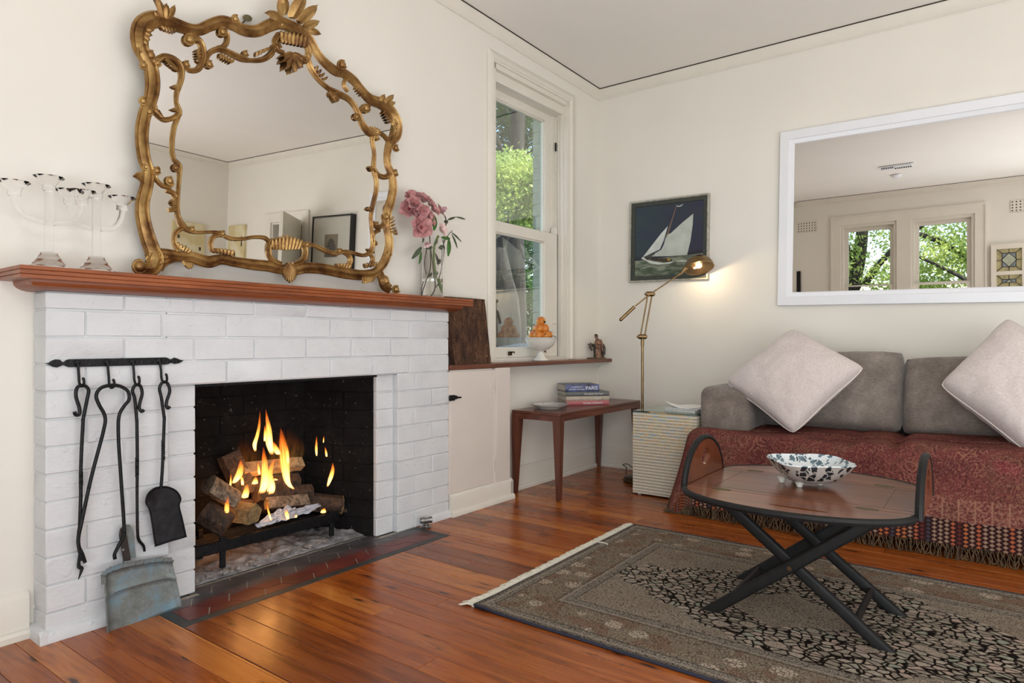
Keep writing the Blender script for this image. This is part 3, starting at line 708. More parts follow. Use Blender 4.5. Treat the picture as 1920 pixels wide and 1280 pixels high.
def spray(x0, y0, x1, y1, n, ang, l, w=6):
    for i in range(n):
        t = (i + .5) / n; sp.append((x0 + (x1 - x0) * t, y0 + (y1 - y0) * t, d_(ang + 12 * (i - n / 2)), l, w, .3))
spray(92, 735, 108, 790, 6, 190, 32); spray(110, 118, 80, 210, 7, 60, 36, 7); spray(215, 250, 262, 312, 5, 195, 26, 6); spray(350, 205, 358, 280, 5, 190, 24, 5)
spray(430, 225, 500, 262, 5, 120, 22, 6); spray(585, 248, 640, 215, 4, -60, 20, 5); spray(1180, 500, 1185, 600, 7, 110, 28, 5); spray(838, 300, 880, 352, 4, -50, 20, 5)
spray(900, 390, 945, 420, 5, 100, 24, 7); spray(1160, 940, 1165, 1000, 5, -20, 20, 4); spray(250, 1060, 300, 1088, 5, -60, 20, 5); spray(270, 1115, 320, 1130, 5, 100, 24, 7)
spray(415, 1080, 490, 1098, 6, -100, 22, 7); spray(940, 1148, 990, 1150, 5, -80, 18, 6); spray(1040, 1186, 1100, 1190, 5, 120, 24, 7); spray(1060, 1150, 1100, 1140, 4, -80, 18, 5)
spray(244, 850, 250, 885, 4, 180, 22, 5); spray(1085, 560, 1110, 575, 5, -90, 18, 6); spray(255, 365, 262, 385, 2, 190, 26, 5); spray(250, 465, 262, 480, 2, 190, 26, 5); spray(110, 1110, 165, 1140, 4, -30, 34, 7)
spray(1085, 710, 1095, 735, 3, 180, 16, 5); spray(1075, 885, 1090, 900, 3, 160, 16, 5); spray(1080, 1075, 1095, 1090, 3, -120, 16, 5); spray(690, 185, 700, 210, 3, 190, 18, 5); spray(1024, 362, 1060, 410, 4, 150, 18, 5); spray(1140, 468, 1172, 530, 5, 160, 18, 5)
spray(170, 108, 250, 120, 5, 80, 24, 5); spray(145, 470, 175, 490, 4, 40, 24, 6); spray(160, 745, 150, 720, 3, -20, 20, 5)
b = MB()
for L_ in sp: leaf(b, *L_)
obj('carved_foliage', b, gold_m, gm, smooth=60, kind='stuff')
# mirror plate, cut to the outline of the frame
b = MB(); q = smoothline([tuple(p) for p in outer + bot[-2:0:-1]], 3, True)
b.prism([(mp(x, y)[0], mp(x, y)[2]) for x, y in q], lambda a, c, d: (a, d, c), -.003, .0)
obj('mirror_plate', b, mirror_m, gm, smooth=0)
b = MB(); q2 = [(x + (12 if x < 640 else -12) , y + (10 if y < 560 else -10)) for x, y in q]
b.prism([(mp(x, y)[0], mp(x, y)[2]) for x, y in q2], lambda a, c, d: (a, d, c), .001, .012)
obj('backboard', b, plain('board_back', (60, 44, 30), .8), gm, smooth=0)
hk = thing('wall_hook', 'small round brass picture hook on the wall above the gilt mirror', 'hook', tuple(hitL(464, 35, 'y', -.01)), L=True)
p = hitL(464, 34, 'y', -.03)
b = MB(); b.lathe([(.0, -.003), (.016, -.003), (.018, 0), (.015, .003), (0, .004)], 20, Matrix.Translation(p) @ Matrix.Rotation(1.2, 4, 'X') @ Matrix.Rotation(-.5, 4, 'Y'))
b.tube([p, p + Vector((-.004, .03, -.012))], .003, 8); obj('hook_disc', b, plain('verdigris_brass', (120, 112, 84), .5, .7, var=.2, sc=60), hk)
# ------------------------------------------------------------ white mirror over the sofa
def hang(name, label, cat, yc, zc_, roll, x=0.0, group=None):
    """something hung on the right wall: local a = along the wall (towards the viewer's right), c = up, out = off the wall"""
    o = bpy.data.objects.new(name, None); COL.objects.link(o); o['_o'] = [0, 0, 0]
    m = Matrix(((0, 0, -1, x), (-1, 0, 0, yc), (0, 1, 0, zc_), (0, 0, 0, 1)))
    o.matrix_world = m @ Matrix.Rotation(roll, 4, 'Z'); return setp(o, label, cat, group)
def hobj(nm, b, mat, root, **k): return obj(nm, b, mat, root, **k)
def framebox(b, w, h, fw, d, steps):
    """steps: list of (inset, out) around a rectangle w x h"""
    vs = []
    for i, o in steps: vs += [(-w / 2 + i, -h / 2 + i, o), (w / 2 - i, -h / 2 + i, o), (w / 2 - i, h / 2 - i, o), (-w / 2 + i, h / 2 - i, o)]
    n = len(steps); b.add(vs, [(4 * k + q, 4 * k + (q + 1) % 4, 4 * k + 4 + (q + 1) % 4, 4 * k + 4 + q) for k in range(n - 1) for q in range(4)])
wm = hang('wall_mirror', 'wide rectangular mirror in a white frame hanging above the sofa', 'mirror', -2.035, 1.711, -.0165)
WW, WH = 1.43, 1.108
b = MB(); framebox(b, WW, WH, 0, 0, [(0, .001), (0, .026), (.003, .03), (.055, .033), (.058, .030), (.058, .024), (.082, .016), (.086, .008)]); hobj('frame', b, white_frame, wm)
b = MB(); b.box(-WW / 2 + .01, WW / 2 - .01, -WH / 2 + .01, WH / 2 - .01, .001, .006); hobj('backing', b, black_m, wm, smooth=0)
b = MB()
w_, h_, i = WW / 2 - .084, WH / 2 - .084, .024
b.add([(-w_, -h_, .008), (w_, -h_, .008), (w_, h_, .008), (-w_, h_, .008), (-w_ + i, -h_ + i, .0083), (w_ - i, -h_ + i, .0083), (w_ - i, h_ - i, .0083), (-w_ + i, h_ - i, .0083)], [(4, 5, 6, 7)] + [(q, (q + 1) % 4, 4 + (q + 1) % 4, 4 + q) for q in range(4)])
hobj('mirror_plate', b, mirror_m, wm, smooth=0)
# ------------------------------------------------------------ sailing picture
sp_ = hang('sailing_picture', 'framed picture of a white sailing boat under a dark sky behind the lamp', 'picture', -.568, 1.662, -.0155)
PWd, PHt = .592, .588
silver = plain('silver_frame', (178, 174, 162), .4, .35, var=.15, sc=40); dkf = plain('grey_green_mount', (58, 60, 52), .5, var=.15, sc=40)
b = MB(); framebox(b, PWd, PHt, 0, 0, [(0, .001), (0, .028), (.003, .031), (.010, .031), (.013, .026)]); hobj('frame', b, silver, sp_)
b = MB(); framebox(b, PWd, PHt, 0, 0, [(.012, .002), (.012, .026), (.016, .027), (.040, .02), (.042, .016)]); hobj('frame_slip', b, dkf, sp_)
sk = NT('painted_sky_sea'); co = sk.co(); yy = sk.sep(co, 1); xx = sk.sep(co, 0)
nz = sk.noise(sk.map(co, (6, 22, 1)), 1.3, 5, .6, .6)
sea = sk.ramp(sk.m_('ADD', nz, sk.m_('MULTIPLY', sk.m_('ADD', yy, .2), 1.3)), [(.28, srgb(44, 58, 40)), (.45, srgb(72, 84, 66)), (.62, srgb(128, 134, 116)), (.85, srgb(178, 180, 164))])
skyc = sk.ramp(sk.m_('ADD', sk.noise(sk.map(co, (4, 8, 1)), 1.2, 4), sk.m_('MULTIPLY', xx, .5)), [(.3, srgb(40, 54, 60)), (.7, srgb(42, 42, 66))])
hz = sk.m_('ADD', -.125, sk.m_('MULTIPLY', xx, .05))
land = sk.m_('ADD', sk.m_('ADD', hz, .02), sk.m_('MULTIPLY', sk.m_('SUBTRACT', sk.noise(sk.map(co, (16, 0, 0)), 1, 3), .4), .05))
c = sk.mix(sk.m_('LESS_THAN', yy, land), skyc, srgb(34, 34, 46)); c = sk.mix(sk.m_('LESS_THAN', yy, hz), c, sea)
sk.base(c); sk.set(rough=.35); sk.bump(sk.noise(co, 120, 3), .1, .002)
b = MB(); b.box(-PWd / 2 + .03, PWd / 2 - .03, -PHt / 2 + .03, PHt / 2 - .03, .004, .015); hobj('canvas', b, sk.m, sp_, smooth=0)
# painted shapes, coordinates read off a crop of the picture (1280 px for 180 px), straightened to the frame
def pc(x, y):
    # bilinear inverse over the frame corners in the crop
    u = (x - 100) / (1143 - 100); yt = 152 + (18 - 152) * u; yb = 1208 + (1158 - 1208) * u; v = (y - yt) / (yb - yt)
    # perspective along the wall
    k = .915; uu = u / (k + (1 - k) * u)
    uu = u * 1.0 + .045 * u * (u - 1) * -1
    return ((uu - .5) * PWd, (.5 - v) * PHt)
sailm = plain('painted_sail', (186, 190, 180), .5, var=.08, sc=14); sail2 = plain('painted_jib', (204, 208, 202), .5, var=.07, sc=16); hullm = plain('painted_hull', (62, 48, 34), .5, var=.4, sc=60)
mastm = plain('painted_mast', (128, 100, 80), .5); foam = plain('painted_foam', (206, 210, 202), .5, var=.05); yel = plain('painted_yellow', (176, 140, 60), .5)
def paintp(nm, pts, mat, d=.0158, closed=True):
    b = MB(); b.prism([pc(*p) for p in pts], lambda a, c, o: (a, c, o), .0149, d); hobj(nm, b, mat, sp_, smooth=0)
paintp('painted_mainsail', [(935, 288), (930, 430), (905, 640), (862, 835), (640, 852), (390, 858), (440, 815), (520, 770), (555, 700), (580, 600), (600, 570), (650, 545), (780, 420)], sailm)
paintp('painted_jib', [(605, 455), (575, 560), (550, 650), (500, 765), (400, 812), (300, 862), (285, 855), (420, 680), (520, 550)], sail2, .0161)
paintp('painted_mast', [(712, 180), (718, 182), (612, 560), (585, 610), (575, 600), (600, 540)], mastm, .0163)
paintp('painted_pennant', [(710, 178), (740, 190), (770, 180), (805, 160), (775, 192), (740, 200), (714, 192)], foam, .0163)
paintp('painted_hull', [(300, 870), (420, 888), (640, 878), (672, 915), (560, 930), (420, 915), (320, 885)], hullm, .0163)
paintp('painted_foam', [(255, 890), (280, 860), (330, 905), (420, 925), (560, 945), (700, 918), (640, 950), (480, 965), (380, 950), (300, 905)], foam, .0160)
paintp('painted_foam', [(230, 1020), (320, 1000), (390, 985), (300, 1012)], foam, .016); paintp('painted_foam', [(680, 920), (820, 905), (930, 920), (800, 925)], foam, .016)
paintp('painted_crew', [(600, 890), (625, 876), (645, 890), (640, 912), (605, 910)], yel, .0165)
paintp('painted_jib_shadow', [(395, 812), (300, 868), (330, 880), (390, 888), (400, 850), (440, 830)], plain('painted_shadow', (70, 72, 66), .5), .0159)
# ------------------------------------------------------------ rug
RX0, RX1, RY0, RY1 = -2.625, -1.352, -2.98, -.95
rg = thing('rug', 'large grey-brown patterned oriental rug with a dark vine medallion under the coffee table', 'rug', ((RX0 + RX1) / 2, (RY0 + RY1) / 2, 0))
m = NT('rug_pile'); co = m.co(); X = m.sep(co, 0); Y = m.sep(co, 1)
hx, hy = (RX1 - RX0) / 2, (RY1 - RY0) / 2
ax_, ay_ = m.m_('ABSOLUTE', X), m.m_('ABSOLUTE', Y)
d = m.m_('MINIMUM', m.m_('SUBTRACT', hx, ax_), m.m_('SUBTRACT', hy, ay_))
wv = m.warp(co, 22., .02)
def contour(v, sc, fr, a, b_, rnd=1):   # fine curling outlines
    q = m.vor(v, sc, rnd=rnd); return m.step(m.m_('SINE', m.m_('MULTIPLY', q, fr)), a, b_)
gr = srgb(136, 125, 110); lt = srgb(172, 160, 143); br = srgb(112, 88, 74)
fine = contour(wv, 62, 15., .1, .6); fine2 = contour(m.warp(co, 40., .015), 95, 13., .1, .6)
fld = m.mix(m.m_('MULTIPLY', fine, .85), gr, srgb(72, 62, 53)); fld = m.mix(m.m_('MULTIPLY', fine2, .4), fld, lt)
v2 = m.map(m.warp(co, 12., .03), (1, .7, 1))
ed = m.vor(v2, 44, 'DISTANCE_TO_EDGE'); cell = m.vor(v2, 44, out=1)
pc_ = m.ramp(m.sep(cell, 0), [(.1, srgb(142, 132, 118)), (.5, srgb(180, 168, 152)), (.75, srgb(184, 160, 146)), (.95, srgb(150, 156, 138))])
petal = m.mix(.25, pc_, fld)
cd_ = m.vor(v2, 44)
petal = m.mix(m.m_('MULTIPLY', m.step(m.m_('SINE', m.m_('MULTIPLY', cd_, 20.)), .4, .9), .35), petal, srgb(92, 80, 70))
bv = m.map(m.warp(co, 18., .012), (1, .7, 1)); big = m.vor(bv, 12, rnd=.9); bigm = m.step(big, .30, .26)
bpet = m.mix(m.step(m.vor(m.map(co, (1, .8, 1)), 90, 'DISTANCE_TO_EDGE'), .08, .03), srgb(164, 150, 134), srgb(104, 90, 78))
petal = m.mix(m.m_('MULTIPLY', bigm, .8), petal, bpet)
edm = m.m_('MULTIPLY', m.step(ed, .14, .06), m.m_('SUBTRACT', 1., m.m_('MULTIPLY', bigm, .9)))
edm = m.m_('MAXIMUM', edm, m.m_('MULTIPLY', m.m_('MULTIPLY', m.step(big, .26, .29), m.step(big, .35, .31)), .8))
vine = m.mix(edm, petal, srgb(20, 15, 13))
sc_ = m.m_('MULTIPLY', m.m_('SUBTRACT', m.noise(co, 9., 2), .5), .22)
sc_ = m.m_('ADD', sc_, m.m_('MULTIPLY', m.m_('SINE', m.m_('MULTIPLY', Y, 34.)), .03))
rho = m.m_('ADD', m.m_('ADD', m.m_('DIVIDE', ax_, .46), m.m_('DIVIDE', ay_, .86)), sc_)
inv = m.m_('MULTIPLY', m.step(rho, 1.04, 1.0), m.step(m.m_('ADD', m.m_('ADD', m.m_('DIVIDE', m.m_('ABSOLUTE', m.m_('SUBTRACT', X, -.03)), .17), m.m_('DIVIDE', m.m_('ABSOLUTE', m.m_('SUBTRACT', Y, .12)), .27)), sc_), .96, 1.02))
c = m.mix(inv, m.mix(m.m_('MULTIPLY', m.step(m.noise(co, 5., 3), .5, .7), .3), fld, br), vine)
# border bands
def band_(a, b_): return m.m_('MULTIPLY', m.step(d, a - .001, a + .001), m.m_('SUBTRACT', 1., m.step(d, b_ - .001, b_ + .001)))
gut = contour(co, 120, 12., -.2, .5)
gb = m.mix(gut, srgb(140, 132, 120), srgb(78, 70, 62))
flo = m.vor(m.warp(m.map(co, (1, .8, 1), (.3, .1, 0)), 30., .012), 9.5, rnd=.5); rosm = m.step(flo, .30, .26)
ros = m.mix(m.step(m.vor(co, 75, 'DISTANCE_TO_EDGE'), .12, .05), srgb(186, 172, 154), srgb(96, 80, 68))
mainb = m.mix(m.m_('MULTIPLY', fine, .8), m.mix(m.step(m.noise(co, 12., 2), .5, .6), srgb(132, 120, 104), srgb(128, 104, 88)), srgb(76, 66, 56))
mainb = m.mix(m.m_('MULTIPLY', rosm, .8), mainb, ros)
c = m.mix(band_(.0, .26), c, mainb); c = m.mix(band_(.0, .055), c, gb); c = m.mix(band_(.215, .26), c, gb)
for a_ in (.012, .028, .055, .208, .222, .26): c = m.mix(m.m_('MULTIPLY', band_(a_ - .003, a_ + .001), .85), c, srgb(164, 152, 136) if a_ in (.028, .222) else srgb(56, 48, 44))
c = m.mix(m.step(d, .007, .004), c, srgb(34, 34, 46))
pile = m.noise(co, 420, 2)
m.base(m.mix(m.m_('MULTIPLY', m.step(pile, .4, .7), .22), c, srgb(60, 52, 46))); m.bump(m.m_('ADD', pile, m.m_('MULTIPLY', fine, .5)), .5, .003); m.set(rough=.9, sheen=0., spec=.04)
rug_m = m.m
def rugz(x, y):
    e = max(0, (-.95 - y) ); cr = max(0, 1 - math.hypot(x - RX0, y - RY1) / .12)
    return .009 + .0012 * mnoise.noise((x * 4, y * 4, 0)) + .006 * cr
b = MB(); nu, nv = 60, 90
b.grid(nu, nv, lambda u, v: (RX0 + u * (RX1 - RX0), RY0 + v * (RY1 - RY0), rugz(RX0 + u * (RX1 - RX0), RY0 + v * (RY1 - RY0))))
n0 = len(b.v); ring_ = [i for i in range(nu)] + [j * nu + nu - 1 for j in range(1, nv)] + [(nv - 1) * nu + i for i in range(nu - 2, -1, -1)] + [j * nu for j in range(nv - 2, 0, -1)]
b.v += [(b.v[i][0], b.v[i][1], .001) for i in ring_]
b.f += [(ring_[k], n0 + k, n0 + (k + 1) % len(ring_), ring_[(k + 1) % len(ring_)]) for k in range(len(ring_))]
obj('pile', b, rug_m, rg)
navy = plain('navy_binding', (34, 36, 54), .8, var=.1)
for xx in (RX0, RX1):
    b = MB(); b.tube([(xx, RY0 + (RY1 - RY0) * t, .0055 + (.005 if xx == RX0 and t > .97 else 0)) for t in np.linspace(0, 1, 40)], .005, 6); obj('binding', b, navy, rg)
b = MB()
b.box(RX0, RX1, RY1 - .002, RY1 + .012, .001, .0065)
x = RX0 + .003
while x < RX1:
    n = 4; ln = R.uniform(.022, .042); dx = R.uniform(-.012, .004); 
    if x > RX1 - .6 and x < RX1 - .45: ln *= 1.1
    if x < RX0 + .09: dx -= .02; ln += .012
    b.tube([(x, RY1 + .008, .006), (x + dx * .4, RY1 + .008 + ln * .5, .008 + R.uniform(0, .004)), (x + dx, RY1 + .008 + ln, .003)], [.0032, .003, .0022], 4, cap=False)
    x += .0042
b.tube([(RX1 - .38, RY1 + .004, .011), (RX1 - .375, RY1 - .03, .0125), (RX1 - .385, RY1 - .055, .013)], .004, 5)
obj('fringe', b, plain('cream_fringe', (206, 200, 184), .9, var=.08, sc=60), rg, kind='stuff')
# ------------------------------------------------------------ sofa
vel = NT('taupe_chenille'); co = vel.co(); n1 = vel.noise(co, 10, 4, .55); n2 = vel.noise(vel.map(co, (60, 60, 160)), 1., 3)
c = vel.ramp(vel.m_('ADD', vel.m_('MULTIPLY', n1, .6), vel.m_('MULTIPLY', n2, .4)), [(.3, srgb(100, 91, 84)), (.5, srgb(124, 114, 106)), (.7, srgb(148, 138, 129))])
vel.base(c); vel.bump(n2, .5, .004); vel.set(rough=.9, sheen=.25, spec=.15); vel_m = vel.m
sofa = thing('sofa', 'long taupe chenille sofa with a squared left arm, half covered by a paisley throw', 'sofa', (-.5, -2.3, 0))
def rbox(b, x0, x1, y0, y1, z0, z1, bev, seg=4, puff=0):
    bm = bmesh.new(); bmesh.ops.create_cube(bm, size=1)
    for p in bm.verts: p.co = Vector(((x0 + x1) / 2 + p.co.x * (x1 - x0), (y0 + y1) / 2 + p.co.y * (y1 - y0), (z0 + z1) / 2 + p.co.z * (z1 - z0)))
    bmesh.ops.bevel(bm, geom=bm.edges[:], offset=bev, segments=seg, profile=.5, affect='EDGES')
    bm.verts.index_update(); b.add([p.co for p in bm.verts], [[q.index for q in f.verts] for f in bm.faces]); bm.free(); return b
AY0, AY1 = -1.05, -1.345
b = rbox(MB(), -.72, -.03, AY1, AY0, .09, .682, .055, 5); obj('arm', b, vel_m, sofa, smooth=180)
b = rbox(MB(), -.72, -.03, -3.75, -3.46, .09, .682, .055, 5); obj('arm', b, vel_m, sofa, smooth=180)
b = rbox(MB(), -.22, -.03, -3.46, AY1, .09, .70, .05, 4); obj('backrest', b, vel_m, sofa, smooth=180)
b = rbox(MB(), -.90, -.1, -3.46, AY1 + .01, .09, .28, .03, 3); obj('base', b, vel_m, sofa, smooth=180)
for y0, y1 in ((-2.055, AY1 + .0), (-2.755, -2.06), (-3.46, -2.76)):
    b = rbox(MB(), -.93, -.2, y0, y1, .28, .44, .05, 4); obj('seat_cushion', b, vel_m, sofa, smooth=180)
b = rbox(MB(), -.93, -.722, AY1 + .003, -1.085, .28, .425, .05, 4); obj('seat_cushion', b, vel_m, sofa, smooth=180)
b = rbox(MB(), -.90, -.722, AY1 + .003, -1.09, .09, .279, .02, 3); obj('base', b, vel_m, sofa, smooth=180)
for x_, y_ in ((-.86, -1.2), (-.12, -1.2), (-.86, -3.6), (-.12, -3.6), (-.86, -2.3)):
    b = MB(); b.lathe([(.018, 0), (.024, .095)], 12, c=(x_, y_, 0)); obj('foot', b, teakz_m, sofa)
def pillow(nm, BL, BR, TR, TL, th, n=28, pinch=.06, wr=.006, root=None, mat=None, power=.42, seed=0, pipe=None, pull=.1):
    """a stuffed cushion between four corner points; th = half thickness"""
    BL, BR, TR, TL = map(Vector, (BL, BR, TR, TL))
    nn = ((BR - BL).cross(TL - BL)).normalized()
    def pt(u, v, s):
        a, c_ = 2 * u - 1, 2 * v - 1
        # concave sides between pinched corners
        uu = u - (a) * .5 * pinch * (1 - c_ * c_) ; vv = v - (c_) * .5 * pinch * (1 - a * a)
        k_ = pull * (abs(a * c_)) ** 5; uu = .5 + (uu - .5) * (1 - k_); vv = .5 + (vv - .5) * (1 - k_)
        p = BL * (1 - uu) * (1 - vv) + BR * uu * (1 - vv) + TR * uu * vv + TL * (1 - uu) * vv
        q = max(0, (1 - a * a)) * max(0, (1 - c_ * c_)); t = th * q ** power
        w = wr * (mnoise.noise((a * 3 + seed, c_ * 3, s * 2)) + .6 * mnoise.noise((a * 8 + seed, c_ * 8, s * 2 + 5))) * min(1, q * 6)
        e = max(abs(a), abs(c_)); rad = math.atan2(c_, a)
        w += wr * .9 * math.sin(rad * 22 + seed) * max(0, e - .55) * min(1, q * 8)
        return p + nn * (s * t + w)
    b = MB()
    for s in (1, -1):
        base = len(b.v)
        b.grid(n, n, lambda u, v: pt(u, v, s))
        if s == -1: pass
    bm = bmesh.new(); vs = [bm.verts.new(p) for p in b.v]
    for f in b.f: bm.faces.new([vs[i] for i in f])
    bmesh.ops.remove_doubles(bm, verts=bm.verts[:], dist=.0015); bm.verts.index_update()
    m2 = MB(); m2.v = [tuple(p.co) for p in bm.verts]; m2.f = [[q.index for q in f.verts] for f in bm.faces]; bm.free()
    o = obj(nm, m2, mat, root, smooth=180)
    if pipe:
        L_ = [(i / 20, 0) for i in range(20)] + [(1, i / 20) for i in range(20)] + [(1 - i / 20, 1) for i in range(20)] + [(0, 1 - i / 20) for i in range(20)]
        b = MB(); b.tube([pt(u, v, 0) for u, v in L_], .0032, 6, closed=True); obj('piping', b, pipe, root)
    return o
def bcush(label, ya, yb, z0, z1, xb, xt, seed, up=0):
    r = thing('back_cushion', label, 'cushion', ((xb + xt) / 2, (ya + yb) / 2, z0), group='taupe back cushions')
    pillow('cover', (xb, ya, z0), (xb, yb, z0 + .0), (xt, yb + .0, z1 + up), (xt, ya, z1 - .01), 13.5e-2, root=r, mat=vel_m, pinch=.0, wr=.010, power=.3, seed=seed, pull=.05); return r
bcush('taupe back cushion behind the left pale cushion', -1.29, -2.045, .452, .868, -.43, -.30, 1.3, .02)
bcush('taupe back cushion between the two pale cushions', -2.035, -2.79, .452, .862, -.43, -.30, 4.7)
lin = NT('pale_linen'); co = lin.co(); n1 = lin.noise(lin.map(co, (90, 90, 260)), 1, 3)
lin.base(lin.ramp(n1, [(.3, srgb(196, 184, 180)), (.7, srgb(216, 205, 200))])); lin.bump(n1, .25, .002); lin.set(rough=.85, sheen=.15, spec=.2); lin_m = lin.m
pip_m = plain('cream_piping', (222, 214, 204), .7)
def scatter(label, B_, R_, T_, L_, seed, th=.125):
    c = sum((Vector(q) for q in (B_, R_, T_, L_)), Vector()) / 4
    B_, R_, T_, L_ = (c + (Vector(q) - c) * 1.06 for q in (B_, R_, T_, L_))
    r = thing('scatter_cushion', label, 'cushion', tuple(c), group='pale scatter cushions')
    pillow('cover', B_, R_, T_, L_, th, n=40, root=r, mat=lin_m, pinch=.06, wr=.007, power=.40, pull=.075, seed=seed, pipe=pip_m); return r
scatter('pale pinkish cushion with piped edge standing on its corner by the sofa arm', hit(1487, 812, 'x', -.80), hit(1619, 690, 'x', -.60), hit(1488, 618, 'x', -.47), hit(1362, 716, 'x', -.66), 2.)
scatter('pale pinkish cushion leaning at the right edge of the photo', hit(1948, 862, 'x', -.82), hit(2075, 745, 'x', -.6), hit(1888, 598, 'x', -.47), hit(1764, 722, 'x', -.64), 8., .14)
# paisley throw
m = NT('paisley_wool'); uvn = m.co('UV'); U = m.sep(uvn, 0); V = m.sep(uvn, 1)       # metres: U along the sofa, V from seat to hem
flat_ = m.comb(U, V, 0.)
w1_ = m.warp(flat_, 9., .09)
q = m.vor(m.map(w1_, (1, 1.15, 1)), 8.5, rnd=.95); lines = m.step(m.m_('SINE', m.m_('MULTIPLY', q, 62.)), .3, .8)
w2_ = m.warp(flat_, 24., .04); q2 = m.vor(w2_, 34, rnd=1.); l2 = m.step(m.m_('SINE', m.m_('MULTIPLY', q2, 24.)), .1, .7)
q3 = m.noise(m.warp(flat_, 40., .03), 95, 4, .6)
base = m.ramp(m.noise(flat_, 6., 3), [(.35, srgb(94, 48, 48)), (.5, srgb(112, 58, 55)), (.62, srgb(102, 64, 54)), (.75, srgb(126, 58, 62))])
body = m.mix(m.m_('MULTIPLY', l2, .6), base, srgb(52, 30, 28))
body = m.mix(m.m_('MULTIPLY', m.step(q3, .52, .62), .55), body, srgb(142, 100, 82))
msk = m.step(m.noise(flat_, 9., 3), .48, .62)
body = m.mix(m.m_('MULTIPLY', lines, m.m_('ADD', .05, m.m_('MULTIPLY', msk, .4))), body, srgb(150, 106, 86)); body = m.mix(m.m_('MULTIPLY', m.step(q, .10, .07), .6), body, srgb(136, 92, 54))
HEM = .86
dV = m.m_('ADD', V, m.m_('MULTIPLY', m.m_('SUBTRACT', m.noise(m.map(flat_, (5, 0, 0)), 1., 2), .5), .03))
bandU = m.m_('FRACT', m.m_('MULTIPLY', dV, 1.)); cu = m.m_('FRACT', m.m_('MULTIPLY', U, 17.)); comp = m.step(m.m_('ABSOLUTE', m.m_('SUBTRACT', cu, .5)), .43, .47)
cc_ = m.mix(comp, body, srgb(138, 98, 80)); cc_ = m.mix(m.m_('MULTIPLY', m.step(q3, .46, .56), .4), cc_, srgb(150, 112, 94))
isb = m.m_('MULTIPLY', m.step(dV, HEM - .19, HEM - .188), m.step(m.noise(m.map(flat_, (3, 0, 0)), 1., 1), .46, .47))
isb = m.m_('MAXIMUM', isb, m.step(dV, HEM - .145, HEM - .143))
NU, NV = 44., 62.
colr = m.sep(m.vor(m.comb(m.m_('FLOOR', m.m_('MULTIPLY', U, NU)), 3., 0.), 1., out=1), 0)
lz = m.m_('ABSOLUTE', m.m_('SUBTRACT', m.m_('FRACT', m.m_('MULTIPLY', U, NU)), .5)); lv = m.m_('ABSOLUTE', m.m_('SUBTRACT', m.m_('FRACT', m.m_('ADD', m.m_('MULTIPLY', V, NV), m.m_('MULTIPLY', m.m_('FLOOR', m.m_('MULTIPLY', U, NU)), .5))), .5))
loz = m.step(m.m_('ADD', lz, lv), .5, .38)
lcol = m.ramp(colr, [(0, srgb(168, 92, 62)), (.2, srgb(150, 118, 98)), (.4, srgb(172, 100, 62)), (.55, srgb(96, 46, 42)), (.7, srgb(152, 124, 104)), (.92, srgb(62, 62, 72))], 'CONSTANT')
low = m.mix(m.m_('MULTIPLY', loz, m.m_('ADD', .55, m.m_('MULTIPLY', q3, .5))), srgb(46, 26, 26), lcol)
c = m.mix(isb, body, cc_); c = m.mix(m.step(dV, HEM - .100, HEM - .098), c, low)
m.base(c); m.bump(m.m_('ADD', l2, m.noise(flat_, 300, 2)), .35, .003); m.set(rough=.9, sheen=.0, spec=.1)
throw_m = m.m
th_ = thing('throw', 'dark red paisley throw with tasselled hem spread over the sofa seat', 'throw', (-.9, -2.1, .4))
TX, TY, TZ = -.945, -1.07, .452
def drape(a, bb):
    """a: metres forward of the seat edge (negative = on the seat), bb: metres past the left end"""
    r = .05
    aa, b2 = max(a + r, 0), max(bb + r, 0)
    c = math.hypot(aa, b2)
    ang = min(c / r, PI / 2) if c > 0 else 0
    out = r * math.sin(ang); drop = r * (1 - math.cos(ang)) + max(0, c - r * PI / 2)
    ca, cb_ = (aa / c, b2 / c) if c > 0 else (1, 0)
    x = TX - min(a, -r) * 1. if False else None
    px = (TX + r) + (max(-a - r, 0)) - out * ca; py = (TY - r) - (max(-bb - r, 0)) + out * cb_
    py += drop * .27 * cb_; px -= drop * .16 * ca + 0
    z = TZ - drop
    y_ = py
    z += .013 * math.sin(max(0, min(1, 1 - c * 4)) * 1) * mnoise.noise((px * 5, y_ * 4, 0)) * 1.5
    sag = math.exp(-((y_ + 2.05) / .035) ** 2) * .03 + math.exp(-((y_ + 1.86) / .03) ** 2) * .010 + math.exp(-((y_ + 2.76) / .04) ** 2) * .03
    z -= sag * (1 if drop < .1 else max(0, 1 - (drop - .1) * 5))
    z += .028 * max(0, min(1, (-1.6 - y_) / .8)) * (1 if drop < .02 else max(0, 1 - drop / .42))
    fold = .012 * min(1, drop * 3) * (mnoise.noise((y_ * 9, drop * 1.5, 3)) + .5 * math.sin(y_ * 23 + 2 * math.sin(y_ * 7)))
    px -= fold * ca; py += fold * cb_
    z += .004 * mnoise.noise((px * 20, y_ * 20, 2)) * (drop < .05)
    return (px, py, z)
AF, BF = .372, .36                       # drop at front and at the left
Usp = 2.3; na, nb = 90, 190
b = MB(); uv = []
a0, a1, b0, b1 = -.205, AF, -Usp, BF
for j in range(nb):
    bb = b0 + (b1 - b0) * (j / (nb - 1))
    for i in range(na):
        a = a0 + (a1 - a0) * (i / (na - 1))
        # the cloth end comes in shorter where both overhang
        b.v.append(drape(a, bb)); uv.append((-bb, HEM - (AF - a)))
for j in range(nb - 1):
    for i in range(na - 1):
        b.f.append((j * na + i, j * na + i + 1, (j + 1) * na + i + 1, (j + 1) * na + i))
